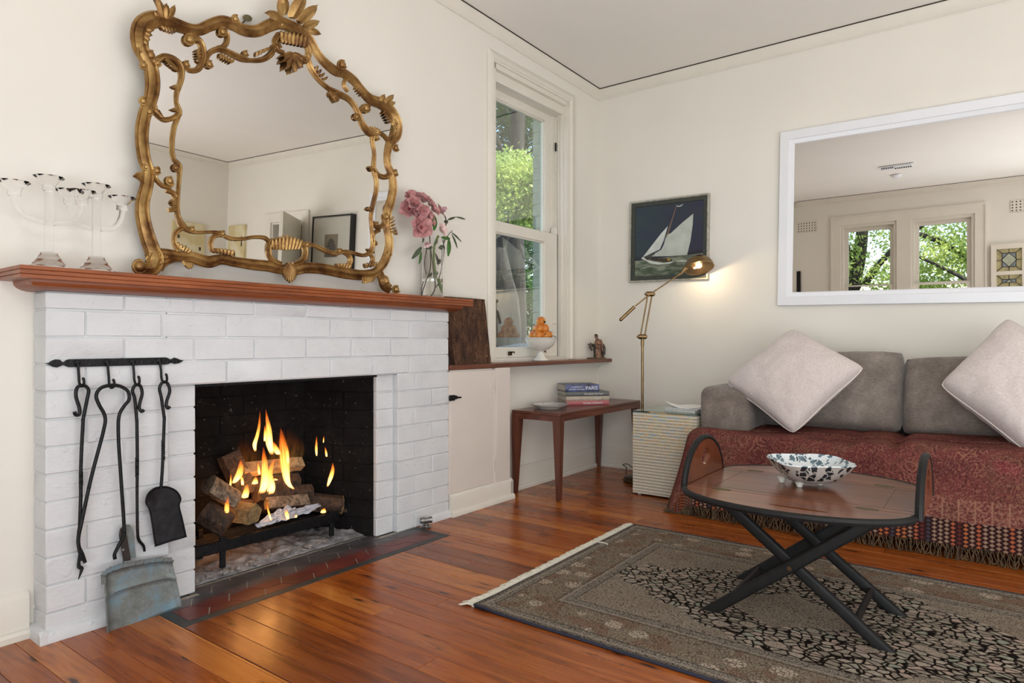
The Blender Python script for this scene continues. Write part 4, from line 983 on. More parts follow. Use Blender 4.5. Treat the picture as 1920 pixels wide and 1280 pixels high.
# the seat area inside the arms
i0 = len(b.v)
ym = AY1 - .005; nb2 = 120; na2 = 26
for j in range(nb2):
    y = ym + (-3.4 - ym) * j / (nb2 - 1); bb = TY - y
    for i in range(na2):
        a = -.205 - .36 * i / (na2 - 1)
        p = drape(a, -bb if False else (y - TY)); b.v.append((p[0], y, p[2])); uv.append((-(y - TY), HEM - (AF - a)))
for j in range(nb2 - 1):
    for i in range(na2 - 1): b.f.append((i0 + j * na2 + i, i0 + j * na2 + i + 1, i0 + (j + 1) * na2 + i + 1, i0 + (j + 1) * na2 + i))
to = obj('cloth', b, throw_m, th_, smooth=180, uv=uv)
so = to.modifiers.new('thickness', 'SOLIDIFY'); so.thickness = .005; so.offset = -1
b = MB()
def tassel(p, seed):
    rr = random.Random(seed); x, y, z = p; ln = rr.uniform(.055, .09); n = 5; pts = []
    dx, dy = rr.uniform(-.012, .006), rr.uniform(-.02, .02)
    for i in range(n): t = i / (n - 1); pts.append((x + dx * t + .004 * math.sin(t * 5 + seed), y + dy * t + .004 * math.sin(t * 7 + seed * 2), max(.0035 + .002 * t, z - ln * t)))
    b.tube(pts, [.0022, .0018, .0018, .002, .0028], 4, cap=False)
for k in range(430): tassel(drape(AF - .002, BF - (Usp + BF) * k / 429), k)
for k in range(90): tassel(drape(AF - .2 - .45 * k / 89 + .2, BF - .002), 1000 + k)
obj('fringe', b, plain('throw_fringe', (92, 74, 52), .9, var=.35, sc=25), th_, kind='stuff')
# ------------------------------------------------------------ folding butler's-tray table
TZ0, TZ1 = .417, .435
tx0, tx1, ty0, ty1 = -2.18, -1.79, -2.243, -1.556
ct = thing('coffee_table', "oval timber butler's tray table with raised end flaps on crossed black legs", 'table', (-1.985, -1.9, 0))
dk_m = plain('ebonised_timber', (20, 20, 20), .55, var=.2, sc=30, coat=0, spec=.3)
b = MB(); b.box(tx0 + .001, tx1 - .001, ty0 + .001, ty1 - .001, TZ0, TZ1, bev=.001)
tt = obj('tray_panel', b, tray_m, ct, smooth=0)
gl = plain('dark_joint', (58, 30, 16), .5)
b = MB()
for y_ in (ty0 + .085, ty1 - .085): b.box(tx0 + .04, tx1 - .04, y_ - .0008, y_ + .0008, TZ1 - .0002, TZ1 + .0004)
for x_ in (tx0 + .04, tx1 - .04): b.box(x_ - .0008, x_ + .0008, ty0 + .0, ty1 - .0, TZ1 - .0002, TZ1 + .0004)
sub('joint_lines', b, gl, tt, smooth=0)
def arc(n, w, h, p=2.2): # half-oval from (-w,0) to (w,0), bulge h
    return [(-w * math.cos(PI * i / n), h * math.sin(PI * i / n) ** (2 / p)) for i in range(n + 1)]
def flap(nm, fn, w, h, hole, slot, t, mat, rim=True, p=2.2):
    out = arc(28, w, h, p)[::1] + [(w * (1 - 2 * i / 12), 0) for i in range(1, 12)]
    cx, cy, hw, hh = slot
    inn = []
    for (a, c) in out:
        an = math.atan2(c - cy, a - cx)
        inn.append((cx + hw * math.cos(an), cy + hh * math.sin(an)))
    b = MB(); b.ring(out, inn, fn, 0, t); o = obj(nm, b, mat, ct, smooth=30)
    rb = MB(); L_ = arc(28, w, h, p)
    rb.tube([fn(a, c, t / 2) for a, c in L_], .0118, 8); sub('edge_band', rb, dk_m, o)
    return o
W2 = (ty1 - ty0) / 2; yc = (ty0 + ty1) / 2; xc = (tx0 + tx1) / 2
flap('side_flap', lambda a, c, d: (tx0 - .0015 - c, yc - a, TZ0 + d), W2, .192, 1, (0.05, .115, .085, .011), .018, tray_m, p=1.9)
flap('side_flap', lambda a, c, d: (tx1 + .0015 + c, yc - a, TZ0 + d), W2, .192, 1, (0, .115, .085, .013), .018, tray_m, p=1.75)
endz = wood('flap_timber', ((70, 34, 18), (104, 54, 30), (128, 72, 42)), .25, 'z', 1.2, coat=.4, rnd=0)
W3 = (tx1 - tx0) / 2
hz_ = .158
flap('end_flap', lambda a, c, d: (xc + a, ty1 + .002 + d, TZ0 + .004 + c), W3, hz_, 1, (0.0, .088, .045, .030), .018, endz, p=1.75)
flap('end_flap', lambda a, c, d: (xc + a, ty0 - .002 - d, TZ0 + .004 + c), W3, hz_, 1, (0.0, .088, .045, .030), .018, endz, p=1.75)
for x_ in (tx0, tx1):
    for y_ in (yc - .22, yc + .22):
        b = MB(); q = [(.028 * math.cos(t) * (1 + .12 * math.cos(4 * t)), .017 * math.sin(t)) for t in np.linspace(0, 2 * PI, 20, False)]
        b.prism([(a * .62, c) for a, c in q], lambda a, c, d: (x_ + a * 1.1, y_ + c * 1.9, d), TZ1 - .0005, TZ1 + .0008); b.tube([(x_, y_ - .03, TZ1 + .0006), (x_, y_ + .03, TZ1 + .0006)], .0018, 6)
        obj('hinge', b, plain('hinge_brass', (104, 92, 66), .45, .7, var=.2, sc=60), ct)
def leg(xf, yb, yt, xo, nm='leg'):
    b = MB(); p0, p1 = Vector((xf, yb, .0)), Vector((xf, yt, TZ0 - .004)); d_r = (p1 - p0).normalized()
    w, h = .0125, .019
    n = Vector((0, -d_r.z, d_r.y))
    vs = []
    for q, zc_ in ((p0, .0105), (p1, TZ0 - .012)):
        for sx, sn in ((-1, -1), (1, -1), (1, 1), (-1, 1)):
            for k in range(2):
                pass
            p = q + Vector((sx * w, 0, 0)) + n * sn * h
            t = (zc_ - p.z) / d_r.z; p = p + d_r * t; vs.append(p)
    b.add(vs, [(0, 1, 2, 3), (7, 6, 5, 4)] + [(i, (i + 1) % 4, 4 + (i + 1) % 4, 4 + i) for i in range(4)])
    bm = bmesh.new(); vv = [bm.verts.new(p) for p in b.v]; [bm.faces.new([vv[i] for i in f]) for f in b.f]
    bmesh.ops.bevel(bm, geom=[e for e in bm.edges if abs((e.verts[0].co - e.verts[1].co).length) > .2], offset=.009, segments=3, profile=.5, affect='EDGES')
    bm.verts.index_update(); m2 = MB(); m2.v = [tuple(p.co) for p in bm.verts]; m2.f = [[q.index for q in f.verts] for f in bm.faces]; bm.free()
    return obj(nm, m2, dk_m, ct)
XA = (-2.174, -1.80); XBb = (-2.147, -1.827)
YL, YR = -1.625, -2.175
for x_ in XA: leg(x_, YL, YR + .02, 0)
for x_ in XBb: leg(x_, YR, YL - .02, 0)
for xs, y_, z_, rr in ((XA, -1.70, .062, .011), (XBb, -2.085, .075, .011), (XA, YR + .05, .385, .012), (XBb, YL - .05, .385, .012)):
    b = MB(); b.tube([(xs[0], y_, z_), (xs[1], y_, z_)], rr, 10); obj('stretcher', b, dk_m, ct)
b = MB(); 
for x_ in (-2.19, -1.785): b.tube([(x_ - .002, -1.9, .212), (x_ + .002, -1.9, .212)], .008, 10)
obj('pivot', b, bronze_m, ct)
# patterned bowl
bw_ = thing('bowl', 'blue, black and white leaf-patterned ceramic bowl on small feet on the coffee table', 'bowl', (-1.925, -1.905, .436))
m = NT('leaf_glaze'); co = m.co(); wb_ = m.warp(co, 45., .022); an = m.vor(wb_, 46, 'DISTANCE_TO_EDGE', rnd=.9); cl = m.sep(m.vor(wb_, 46, out=1, rnd=.9), 0)
nrm_ = m.node('ShaderNodeNewGeometry', out=1); rad_ = m.vm('LENGTH', m.comb(m.sep(co, 0), m.sep(co, 1), 0.), out=1)
inside = m.m_('GREATER_THAN', m.sep(nrm_, 2), 0.05)
lf = m.m_('MULTIPLY', m.step(an, .05, .09), m.m_('GREATER_THAN', cl, .42))
tone = m.noise(co, 60, 3)
lc = m.mix(inside, m.ramp(tone, [(.3, srgb(18, 20, 24)), (.7, srgb(44, 48, 54))]), m.ramp(tone, [(.3, srgb(40, 66, 78)), (.7, srgb(110, 136, 146))]))
zz = m.sep(co, 2)
c = m.mix(m.m_('MULTIPLY', lf, m.step(zz, .028, .03)), m.mix(inside, srgb(178, 170, 162), srgb(222, 228, 230)), lc)
m.base(c); m.set(rough=.12, spec=.6)
def squ(a, z): return 1 + .10 * math.cos(4 * a + .8) * min(1, z / .06) + .012 * math.cos(26 * a) * (z > .07)
b = MB(); pr = [(.0, .012), (.05, .012), (.082, .020), (.104, .038), (.122, .060), (.138, .084), (.136, .087), (.117, .064), (.098, .043), (.072, .026), (.03, .018), (.0, .017)]
b.lathe(pr, 56, c=(-1.925, -1.905, .436), wob=squ); obj('body', b, m.m, bw_, smooth=60)
for a_ in (.5, 1.9, 3.3, 4.9):
    b = MB(); b.lathe([(.0, 0), (.009, .0), (.012, .008), (.017, .018)], 10, c=(-1.925 + .062 * math.cos(a_), -1.875 + .062 * math.sin(a_), .436)); obj('foot', b, china, bw_)
# ------------------------------------------------------------ woven side table with glass top, magazines
bx = thing('side_table', 'square woven side table striped beige and blue with a glass top, by the sofa', 'table', (-.4, -.84, 0))
m = NT('woven_stripe'); co = m.co(); z = m.sep(co, 2); t_ = m.m_('ADD', m.sep(co, 0), m.sep(co, 1))
row = m.m_('FLOOR', m.m_('DIVIDE', m.m_('ADD', z, 0.), .0185))
par = m.m_('MODULO', row, 1.)
seg_ = m.m_('FLOOR', m.m_('MULTIPLY', t_, 36.)); rc = m.sep(m.vor(m.comb(seg_, row, 0.), 1., out=1), 0)
fr = m.m_('FRACT', m.m_('DIVIDE', z, .0185))
colr = m.ramp(rc, [(0, srgb(184, 176, 160)), (.3, srgb(154, 178, 184)), (.5, srgb(206, 176, 136)), (.68, srgb(176, 170, 152)), (.85, srgb(194, 184, 142))], 'CONSTANT')
c = m.mix(m.m_('MULTIPLY', m.step(z, .12, .42), .85), srgb(176, 170, 154), colr)
c = m.mix(m.step(fr, .56, .62), c, srgb(222, 214, 196)); c = m.mix(m.m_('MULTIPLY', m.step(m.noise(m.map(co, (300, 300, 100)), 1, 2), .45, .6), .25), c, srgb(96, 88, 72))
m.base(c); m.bump(m.noise(m.map(co, (300, 300, 60)), 1, 2), .4, .002); m.set(rough=.8); wov_m = m.m
X0b, X1b, Y0b, Y1b, Zb = -.72, -.30, -1.042, -.638, .507
b = MB(); prz = []
k = 0; z_ = .012
while z_ < Zb - .002:
    for f_, o_ in ((0, .0), (.2, .0006), (.45, .0006), (.56, 0), (.66, .0009), (.85, .0014), (.97, .0006)): prz.append((min(Zb, z_ + f_ * .0185), o_))
    z_ += .0185
prz.append((Zb, 0)); vs = []
for zz_, o_ in prz: vs += [(X0b - o_, Y0b - o_, zz_), (X1b + o_, Y0b - o_, zz_), (X1b + o_, Y1b + o_, zz_), (X0b - o_, Y1b + o_, zz_)]
n = len(prz); b.add(vs, [(4 * k + q, 4 * k + (q + 1) % 4, 4 * k + 4 + (q + 1) % 4, 4 * k + 4 + q) for k in range(n - 1) for q in range(4)] + [(0, 3, 2, 1), tuple(4 * (n - 1) + q for q in range(4))])
obj('woven_body', b, wov_m, bx, smooth=50)
gt = glassm('green_edge_glass', (.62, .86, .76, 1), 0, 1.5)
b = MB(); b.box(X0b - .003, X1b + .003, Y0b - .003, Y1b + .003, Zb + .001, Zb + .009, bev=.001); obj('glass_top', b, gt, bx, smooth=0)
for x_ in (X0b + .03, X1b - .03):
    for y_ in (Y0b + .03, Y1b - .03):
        b = MB(); b.lathe([(.01, 0), (.013, .004), (.013, .013)], 10, c=(x_, y_, 0)); obj('foot', b, china, bx)
zt = Zb + .0095
Rm = random.Random(3)
for k, (nm, lab, dz, rot, colp) in enumerate((('magazine', 'thick grey-edged catalogue at the bottom of the papers on the glass side table', .016, -.10, (190, 188, 186)), ('magazine', 'pale magazine on top of the catalogue on the glass side table', .006, -.02, (214, 214, 214)), ('paper_sheet', 'loose white sheet with a bent corner on top of the magazines', .002, -.32, (232, 232, 230)))):
    c_ = Vector((-.52, -.925, zt)); t = thing(nm, lab, 'paper' if k == 2 else 'magazine', tuple(c_))
    Mt = Matrix.Translation(c_) @ Matrix.Rotation(rot, 4, 'Z')
    b = MB()
    if k < 2:
        b.box(-.135, .13, -.1, .1, .001, dz - .001); obj('pages', b, plain('page_edges_%d' % k, (216, 214, 208), .8, var=.1, sc=90), t, smooth=0) if False else None
        pg = MB(); pg.add(b.v, b.f, Mt); obj('pages', pg, plain('page_edges_%d' % k, (204, 202, 198), .8, var=.1, sc=90), t, smooth=0)
        cv = MB(); cv.box(-.137, .132, -.102, .102, dz - .001, dz, M=Mt); cv.box(-.137, .132, -.102, .102, 0, .001, M=Mt); cv.box(-.137, .132, .1, .102, 0, dz, M=Mt); obj('cover', cv, plain('glossy_cover_%d' % k, colp, .2, var=.12, sc=9), t, smooth=0)
    else:
        pg = MB(); pg.grid(10, 10, lambda u, v: tuple(Mt @ Vector((-.13 + .25 * u, -.09 + .18 * v, .001 + .03 * max(0, (1 - u) + (v) - 1.35) ** 1.3 * 2 + .02 * max(0, u + (1 - v) - 1.5)))))
        o = obj('sheet', pg, plain('white_paper', colp, .6), t); md = o.modifiers.new('t', 'SOLIDIFY'); md.thickness = .0008
    zt += dz + .0004
# ------------------------------------------------------------ teak side table, plate, books
tb = thing('long_table', 'low dark teak table with tapered legs under the window ledge', 'table', (-.6, -.19, 0), L=False)
bx0, bx1, by0, by1, bz = -1.142, -.052, -.372, -.022, .516
b = MB(); b.box(bx0, bx1, by0, by1, bz - .018, bz, bev=.002); obj('top', b, teak_m, tb, smooth=0)
for q in ((bx0 + .0525, bx1 - .0525, by0, by0 + .02), (bx0 + .0525, bx1 - .0525, by1 - .02, by1)):
    b = MB(); b.box(q[0], q[1], q[2], q[3], bz - .05, bz - .0185); obj('apron', b, teak_m, tb, smooth=0)
for q in ((bx0, bx0 + .02), (bx1 - .02, bx1)):
    b = MB(); b.box(q[0], q[1], by0 + .0525, by1 - .0525, bz - .05, bz - .0185); obj('apron', b, teak_m, tb, smooth=0)
for sx, x_ in ((1, bx0), (-1, bx1)):
    for sy, y_ in ((1, by0), (-1, by1)):
        b = MB(); vs = []
        for z_, w_, ins in ((0, .024, .004), (.008, .026, .002), (bz - .06, .05, 0), (bz - .0185, .052, 0)):
            for a, c in ((0, 0), (1, 0), (1, 1), (0, 1)): vs.append((x_ + sx * (ins + a * w_), y_ + sy * (ins + c * w_), z_))
        b.add(vs, [(4 * k + q, 4 * k + (q + 1) % 4, 4 * k + 4 + (q + 1) % 4, 4 * k + 4 + q) for k in range(3) for q in range(4)] + [(0, 3, 2, 1), (12, 13, 14, 15)]); obj('leg', b, teakz_m, tb, smooth=0)
pl = thing('plate', 'shallow blue and white plate on the low teak table beside the books', 'plate', (-.925, -.155, bz + .0005))
m = NT('blue_white_glaze'); co = m.co(); rr = m.vm('LENGTH', m.comb(m.sep(co, 0), m.sep(co, 1), 0.), out=1); n = m.noise(m.warp(co, 20, .01), 42, 3)
f = m.m_('ADD', m.m_('MULTIPLY', m.step(rr, .092, .105), .24), m.m_('MULTIPLY', m.step(rr, .055, .03), .12))
f = m.step(m.m_('ADD', n, f), .62, .70)
m.base(m.mix(f, srgb(220, 222, 218), srgb(34, 48, 112))); m.set(rough=.12)
wv_ = lambda a, z: 1 + .006 * math.cos(16 * a) * (z > .02); pc0 = (-.925, -.155, bz + .0005)
b = MB(); b.lathe([(0, .003), (.06, .003), (.062, 0), (.068, 0), (.07, .004), (.095, .012), (.124, .026), (.126, .0285), (.1245, .0287), (.094, .0145), (.068, .0075), (0, .006)], 48, c=pc0, wob=wv_); bd_ = obj('body', b, china, pl, smooth=60)
b = MB(); b.lathe([(.1255, .0292), (.122, .0291), (.093, .0162), (.068, .0088), (.0, .0073)], 48, c=pc0, wob=wv_); sub('glazed_face', b, m.m, bd_, smooth=60)
c0 = hit(1061, 760, 'z', bz); ang = math.atan2(RT.y, RT.x) + .19
whi = plain('spine_lettering', (226, 226, 228), .5, var=0)
def book(label, w, d, h, z, col, texts, off=(0, 0), rot=0., var=.1, pg=(196, 190, 178)):
    o_ = Vector((c0.x, c0.y, z)); t = thing('book', label, 'book', tuple(o_), group='books on the teak table')
    Mt = Matrix.Translation(o_) @ Matrix.Rotation(ang + rot, 4, 'Z') @ Matrix.Translation((off[0], off[1], 0))
    cm_ = plain('book_cloth', col, .35, var=var, sc=25)
    b = MB(); b.box(.004, w - .004, .004, d - .004, .003, h - .003, M=Mt); obj('pages', b, plain('book_pages', pg, .85, var=.08, sc=90), t, smooth=0)
    b = MB(); b.box(0, w, -.0, d, 0, .0028, M=Mt); b.box(0, w, 0, d, h - .0028, h, M=Mt)
    b.prism([(0, 0), (-.003, h * .2), (-.004, h * .5), (-.003, h * .8), (0, h), (.003, h), (.003, 0)], lambda a, c, dd: tuple(Mt @ Vector((dd, a, c))), 0, w); cv = obj('cover', b, cm_, t, smooth=40)
    for s, x_, zz_, size in texts:
        o = text('lettering', s, size, whi, t, Mt @ Matrix.Translation((x_, -.0046, zz_)) @ Matrix.Rotation(PI / 2, 4, 'X')); o.parent = cv
    return t
zb = bz + .0006
s_ = .305 / .305
book('pink cloth book at the bottom of the stack on the teak table', .300, .235, .029, zb, (178, 98, 102), [('The Best of FRANCE', .115, .008, .016)]); zb += .0295
book('beige cloth book second from the bottom of the stack', .300, .235, .029, zb, (178, 164, 146), [('ITALIA', .20, .009, .015)]); zb += .0295
book('dark grey book directly under the blue one in the stack', .300, .235, .030, zb, (92, 94, 92), [('The COAST OF ITALY', .125, .010, .014)]); zb += .0305
book('thick blue book lettered PARIS lying on top of the stack', .236, .21, .046, zb, (84, 92, 136), [('PARIS', .140, .011, .034), ('AN INTIMATE', .045, .027, .0115), ('JOURNEY THROUGH', .024, .010, .0115)], off=(.0, .012), rot=.02, var=.5)
# ------------------------------------------------------------ floor lamp
lp = thing('floor_lamp', 'brass pharmacy-style floor lamp with a lit dome shade in the corner', 'lamp', (-.36, -.53, 0))
ZL = 4.382
D = lambda u, v, dz=0: hitd(u, v, ZL + dz)
base_c = Vector((-.357, -.531, 0))
b = MB(); b.lathe([(.0, 0), (.125, 0), (.128, .006), (.126, .022), (.118, .03), (.06, .036), (.03, .04), (.022, .055), (.014, .06), (0, .06)], 40, c=tuple(base_c)); obj('base', b, bronze_m, lp)
j1 = D(1204.5, 631); pb = plain('lamp_brass', (136, 112, 78), .3, 1., var=.1, sc=30)
b = MB(); b.tube([base_c + Vector((0, 0, .05)), Vector((base_c.x, base_c.y, j1.z - .015))], .0085, 14); b.tube([Vector((base_c.x, base_c.y, j1.z - .06)), Vector((base_c.x, base_c.y, j1.z - .012))], .011, 14); obj('pole', b, pb, lp)
j1 = Vector((base_c.x, base_c.y, j1.z)); j2 = D(1219, 551)
def joint(c_, nm='joint'):
    b = MB(); ax2 = FW * .0 + RT
    b.tube([c_ - RT * .024, c_ + RT * .024], .017, 16); b.tube([c_ - RT * .03, c_ - RT * .024], .012, 14); b.tube([c_ + RT * .024, c_ + RT * .032], .009, 12); b.ell(c_ - RT * .031, .008, seg=10, rings=6)
    return obj(nm, b, pb, lp)
joint(j1); joint(j2)
for dx in (-.014, .014):
    b = MB(); b.tube([j1 + RT * dx, j2 + RT * dx], .0052, 10); obj('rod', b, pb, lp)
cw, cw2, nk = D(1163.5, 599), D(1189, 575), D(1277, 512)
b = MB(); b.tube([cw2 - (cw2 - j2) * .05 - FW * .012, j2 - FW * .012, nk - FW * .012], .0048, 10); b.tube([nk + (j2 - nk) * .1 - FW * .012, nk - FW * .012], .008, 10); obj('arm', b, pb, lp)
b = MB(); b.tube([cw - FW * .012, cw2 - FW * .012], .0115, 14); b.ell(cw - FW * .012, (.012,) * 3); obj('counterweight', b, pb, lp)
sc0 = D(1311, 502, -.012)                       # centre of the shade's rim
axis = (UP * 1.0 + FW * .42 - RT * .06).normalized()      # points from rim to crown
e1 = (RT - axis * RT.dot(axis)).normalized(); e2 = axis.cross(e1)
MS = Matrix(((e1.x, e2.x, axis.x, sc0.x), (e1.y, e2.y, axis.y, sc0.y), (e1.z, e2.z, axis.z, sc0.z), (0, 0, 0, 1)))
rs = .096
b = MB(); prf = [(rs * math.cos(t), rs * .9 * math.sin(t)) for t in np.linspace(0, PI / 2 - .02, 14)]; prf2 = [(r * .975, z_ * .975) for r, z_ in prf][::-1]
b.lathe([(rs + .003, -.002)] + prf + prf2 + [(rs - .002, -.002)], 44, MS); obj('shade', b, pb, lp, smooth=60)
so_ = sc0 - RT * .085 + UP * .008
b = MB(); b.tube([nk - FW * .012, nk - FW * .012 + (so_ - nk + FW * .012) * .5, so_], [.009, .013, .017], 14); b.tube([so_, so_ + RT * .03 + UP * .004], [.015, .015], 14); obj('socket', b, pb, lp)
em = NT('lamp_bulb_glow'); em.base((1, .9, .7, 1)); em.set(em=(1, .80, .50, 1), es=22.)
b = MB(); b.ell(so_ + RT * .055 + UP * .01, (.022, .022, .024), seg=16, rings=10); obj('bulb', b, em.m, lp, smooth=180)
light('lamp_bulb_light', 'POINT', sc0 - RT * .0 - axis * .012, 2.2, (1, .78, .5), .02)
cord = thing('lamp_cord', 'thin dark power cord rising behind the lamp base by the wall', 'cord', (-.3, -.42, 0))
b = MB(); pts = [Vector((-.40, -.43, .02)), Vector((-.42, -.40, .06)), Vector((-.36, -.36, .125)), Vector((-.28, -.40, .12)), Vector((-.17, -.47, .03)), Vector((-.06, -.5, .008)), Vector((-.05, -.7, .005))]
pts = [hitd(1174, 889, 4.30), hitd(1174, 876, 4.32), hitd(1168, 871, 4.33), hitd(1177, 870, 4.36), hitd(1190, 878, 4.42), Vector((-.2, -.56, .01)), Vector((-.06, -.62, .004))]
b.tube(smoothline([tuple(p) for p in pts], 6), .003, 6); obj('cable', b, black_m, cord)
# ------------------------------------------------------------ things on the window ledge
lz_ = .8125
def onL(u, y): p = hitL(u, 660, 'y', y); return p.x
bxx = onL(1014, -.045)
fb = thing('fruit_bowl', 'white footed china bowl holding a pyramid of oranges on the window ledge', 'bowl', (bxx, -.045, lz_), L=True)
b = MB(); b.lathe([(0, .002), (.048, 0), (.052, .004), (.046, .012), (.028, .03), (.021, .048), (.02, .062), (.026, .068), (.05, .076), (.083, .1), (.1, .135), (.105, .15), (.1075, .152), (.1035, .154), (.098, .14), (.078, .105), (.045, .085), (0, .08)], 44, c=(bxx, -.045, lz_)); obj('body', b, china, fb, smooth=60)
of_ = []
m = NT('orange_peel'); co = m.co(); m.base(m.ramp(m.noise(co, 30, 3), [(.3, srgb(178, 92, 30)), (.5, srgb(216, 132, 48)), (.72, srgb(230, 168, 84))])); m.bump(m.noise(co, 260, 2), .2, .001); m.set(rough=.4); or_m = m.m
of = thing('orange', 'orange', 'fruit', (0, 0, 0))
bpy.data.objects.remove(of)
lv = [(0, 0, 0, .034)]
spots = [(.055 * math.cos(t), .055 * math.sin(t), .168, .032) for t in np.linspace(.35, 2 * PI + .35, 6, False)] + [(.031 * math.cos(t), .031 * math.sin(t), .213, .0315) for t in np.linspace(-1.35, 2 * PI - 1.35, 4, False)] + [(0, 0, .262, .0315)]
names = {10: 'topmost orange of the pyramid in the white footed bowl'}
def orange(c_, r, label, grp):
    t = thing('orange', label, 'fruit', c_, grp, L=True)
    b = MB(); b.ell(c_, (r, r, r * .94), seg=20, rings=12); obj('peel', b, or_m, t, smooth=180)
    b = MB(); b.lathe([(0, .002), (.004, .001), (.005, 0)], 8, c=(c_[0] + r * .2, c_[1] - r * .25, c_[2] + r * .88)); obj('stem_scar', b, bronze_m, t); return t
for k, (x_, y_, z_, r) in enumerate(spots):
    lab = names.get(k) or [('orange at the right back of the bottom ring in the white bowl'), ('orange hidden at the very back of the bottom ring in the white bowl'), ('orange at the left back of the bottom ring in the white bowl'), ('leftmost front orange of the bottom ring in the white bowl'), ('front orange of the bottom ring, below and left of the blossom sprig'), ('front orange of the bottom ring, right of the blossom sprig'), ('middle-tier orange at the front of the pyramid, right under the top one'), ('middle-tier orange on the right of the fruit pyramid'), ('middle-tier orange hidden at the back of the fruit pyramid'), ('middle-tier orange on the left of the fruit pyramid')][k]
    orange((bxx + x_, -.045 + y_ * .8, lz_ + z_), r, lab, 'oranges on the rim tier' if k < 6 else ('oranges in the middle tier' if k < 10 else None))
gf = thing('blossom_sprig', 'small sprig of white blossom and green leaves tucked among the oranges', 'flower', (bxx, -.1, lz_ + .17), L=True)
lfg = plain('leaf_green', (70, 104, 52), .5, var=.25, sc=30); whp = plain('white_petal', (226, 222, 214), .6)
def leafb(b, p, d, l, w, up=Vector((0, 0, 1)), curl=.2, n=6):
    p, d = Vector(p), Vector(d).normalized(); s = d.cross(Vector(up)).normalized(); nn = s.cross(d)
    vs = []
    for i in range(n):
        t = i / (n - 1); hw = w * math.sin(PI * min(.97, t * .9 + .05)) ** .8; c_ = p + d * l * t - nn * curl * l * t * t
        vs += [c_ - s * hw + nn * hw * .25, c_, c_ + s * hw + nn * hw * .25]
    b.add(vs, [(3 * i + k, 3 * i + k + 1, 3 * i + 4 + k, 3 * i + 3 + k) for i in range(n - 1) for k in range(2)])
b = MB()
for t in np.linspace(.3, 2.8, 5): leafb(b, (bxx + .012, -.122, lz_ + .186), (math.cos(t), -.5, math.sin(t)), .024, .006)
obj('petals', b, whp, gf)
b = MB()
for x_, z_, t in ((.008, .162, -.9), (-.03, .172, 2.8), (.045, .165, -.2), (.0, .165, -2.2), (.05, .24, .3), (-.042, .245, 2.4)): leafb(b, (bxx + x_, -.105, lz_ + z_), (math.cos(t), -.4, math.sin(t)), .032, .009)
obj('leaves', b, lfg, gf)
# old timber board leaning behind the chimney
pk = thing('timber_board', 'thick worm-eaten dark timber board leaning upright on the ledge beside the chimney', 'board', (-1.55, -.05, lz_), L=True)
m = NT('decayed_timber'); co = m.co(); n = m.noise(m.map(co, (30, 30, 8)), 1, 6, .7); n2 = m.step(m.noise(m.map(co, (90, 90, 40)), 1, 4, .7), .55, .62)
z = m.sep(co, 2); e_ = m.step(m.noise(m.map(co, (7, 7, 5)), 1, 3), .48, .6)
c = m.ramp(n, [(.3, srgb(38, 28, 22)), (.5, srgb(78, 54, 42)), (.72, srgb(118, 84, 62))]); c = m.mix(m.m_('MULTIPLY', m.m_('MULTIPLY', n2, e_), .85), c, srgb(164, 124, 82))
m.base(c); m.bump(m.m_('ADD', n, n2), .9, .008); m.set(rough=.8, spec=.2)
yb_, yt_ = -.098, -.052
q = [hitL(853, 681, 'y', yb_), hitL(921, 682, 'y', yb_), hitL(909, 561, 'y', yt_), hitL(842, 556, 'y', yt_)]
q[0].z = q[1].z = lz_; q[2].z = q[3].z = (q[2].z + q[3].z) / 2; q[3].x = q[0].x - .02
b = MB(); th2 = Vector((0, .034, .0)); nu, nv = 10, 22
fr_ = lambda u, v, k: (q[0] * (1 - u) * (1 - v) + q[1] * u * (1 - v) + q[2] * u * v + q[3] * (1 - u) * v) + th2 * k + Vector((.002 * mnoise.noise((u * 5, v * 9, k)), .0025 * mnoise.noise((u * 6, v * 11, 5 + k)), 0))
b.grid(nu, nv, lambda u, v: fr_(u, v, 0)); b.grid(nu, nv, lambda u, v: fr_(u, v, 1)); N_ = nu * nv
bd = [i for i in range(nu)] + [j * nu + nu - 1 for j in range(1, nv)] + [(nv - 1) * nu + i for i in range(nu - 2, -1, -1)] + [j * nu for j in range(nv - 2, 0, -1)]
b.f += [(bd[k], bd[(k + 1) % len(bd)], N_ + bd[(k + 1) % len(bd)], N_ + bd[k]) for k in range(len(bd))]
obj('plank', b, m.m, pk)
# figurine
fx = onL(1119, -.066)
fg = thing('figurine', 'small carved figurine of a robed man with a donkey on the window ledge', 'figurine', (fx, -.066, lz_), L=True)
m = NT('carved_polychrome'); co = m.co(); n = m.noise(co, 60, 3)
rb = m.ramp(n, [(.3, srgb(60, 38, 28)), (.5, srgb(122, 86, 64)), (.7, srgb(176, 142, 116))]); m.base(rb); m.bump(m.noise(m.map(co, (120, 120, 20)), 1, 3), .6, .004); m.set(rough=.6); robe_m = m.m
dgr = plain('grey_donkey_paint', (74, 66, 58), .6, var=.3, sc=50, bump=.3); skn = plain('painted_skin', (196, 164, 138), .6)
MF = Matrix.Translation((fx, -.066, lz_)) @ Matrix.Rotation(-.75, 4, 'Z')      # local x runs along the picture plane
def remesh(o, vox=.0022):
    md = o.modifiers.new('skin', 'REMESH'); md.mode = 'VOXEL'; md.voxel_size = vox; md.use_smooth_shade = True
b = MB(); b.lathe([(0, .010), (.064, .008), (.07, .003), (.07, 0), (0, 0)][::-1], 24, MF @ Matrix.Diagonal((1, .62, 1, 1)), wob=lambda a, z_: 1 + .06 * math.sin(5 * a) + .04 * math.sin(9 * a)); obj('ground', b, plain('painted_ground', (96, 84, 60), .7, var=.3, sc=60, bump=.4), fg)
b = MB()   # donkey: head low to the left
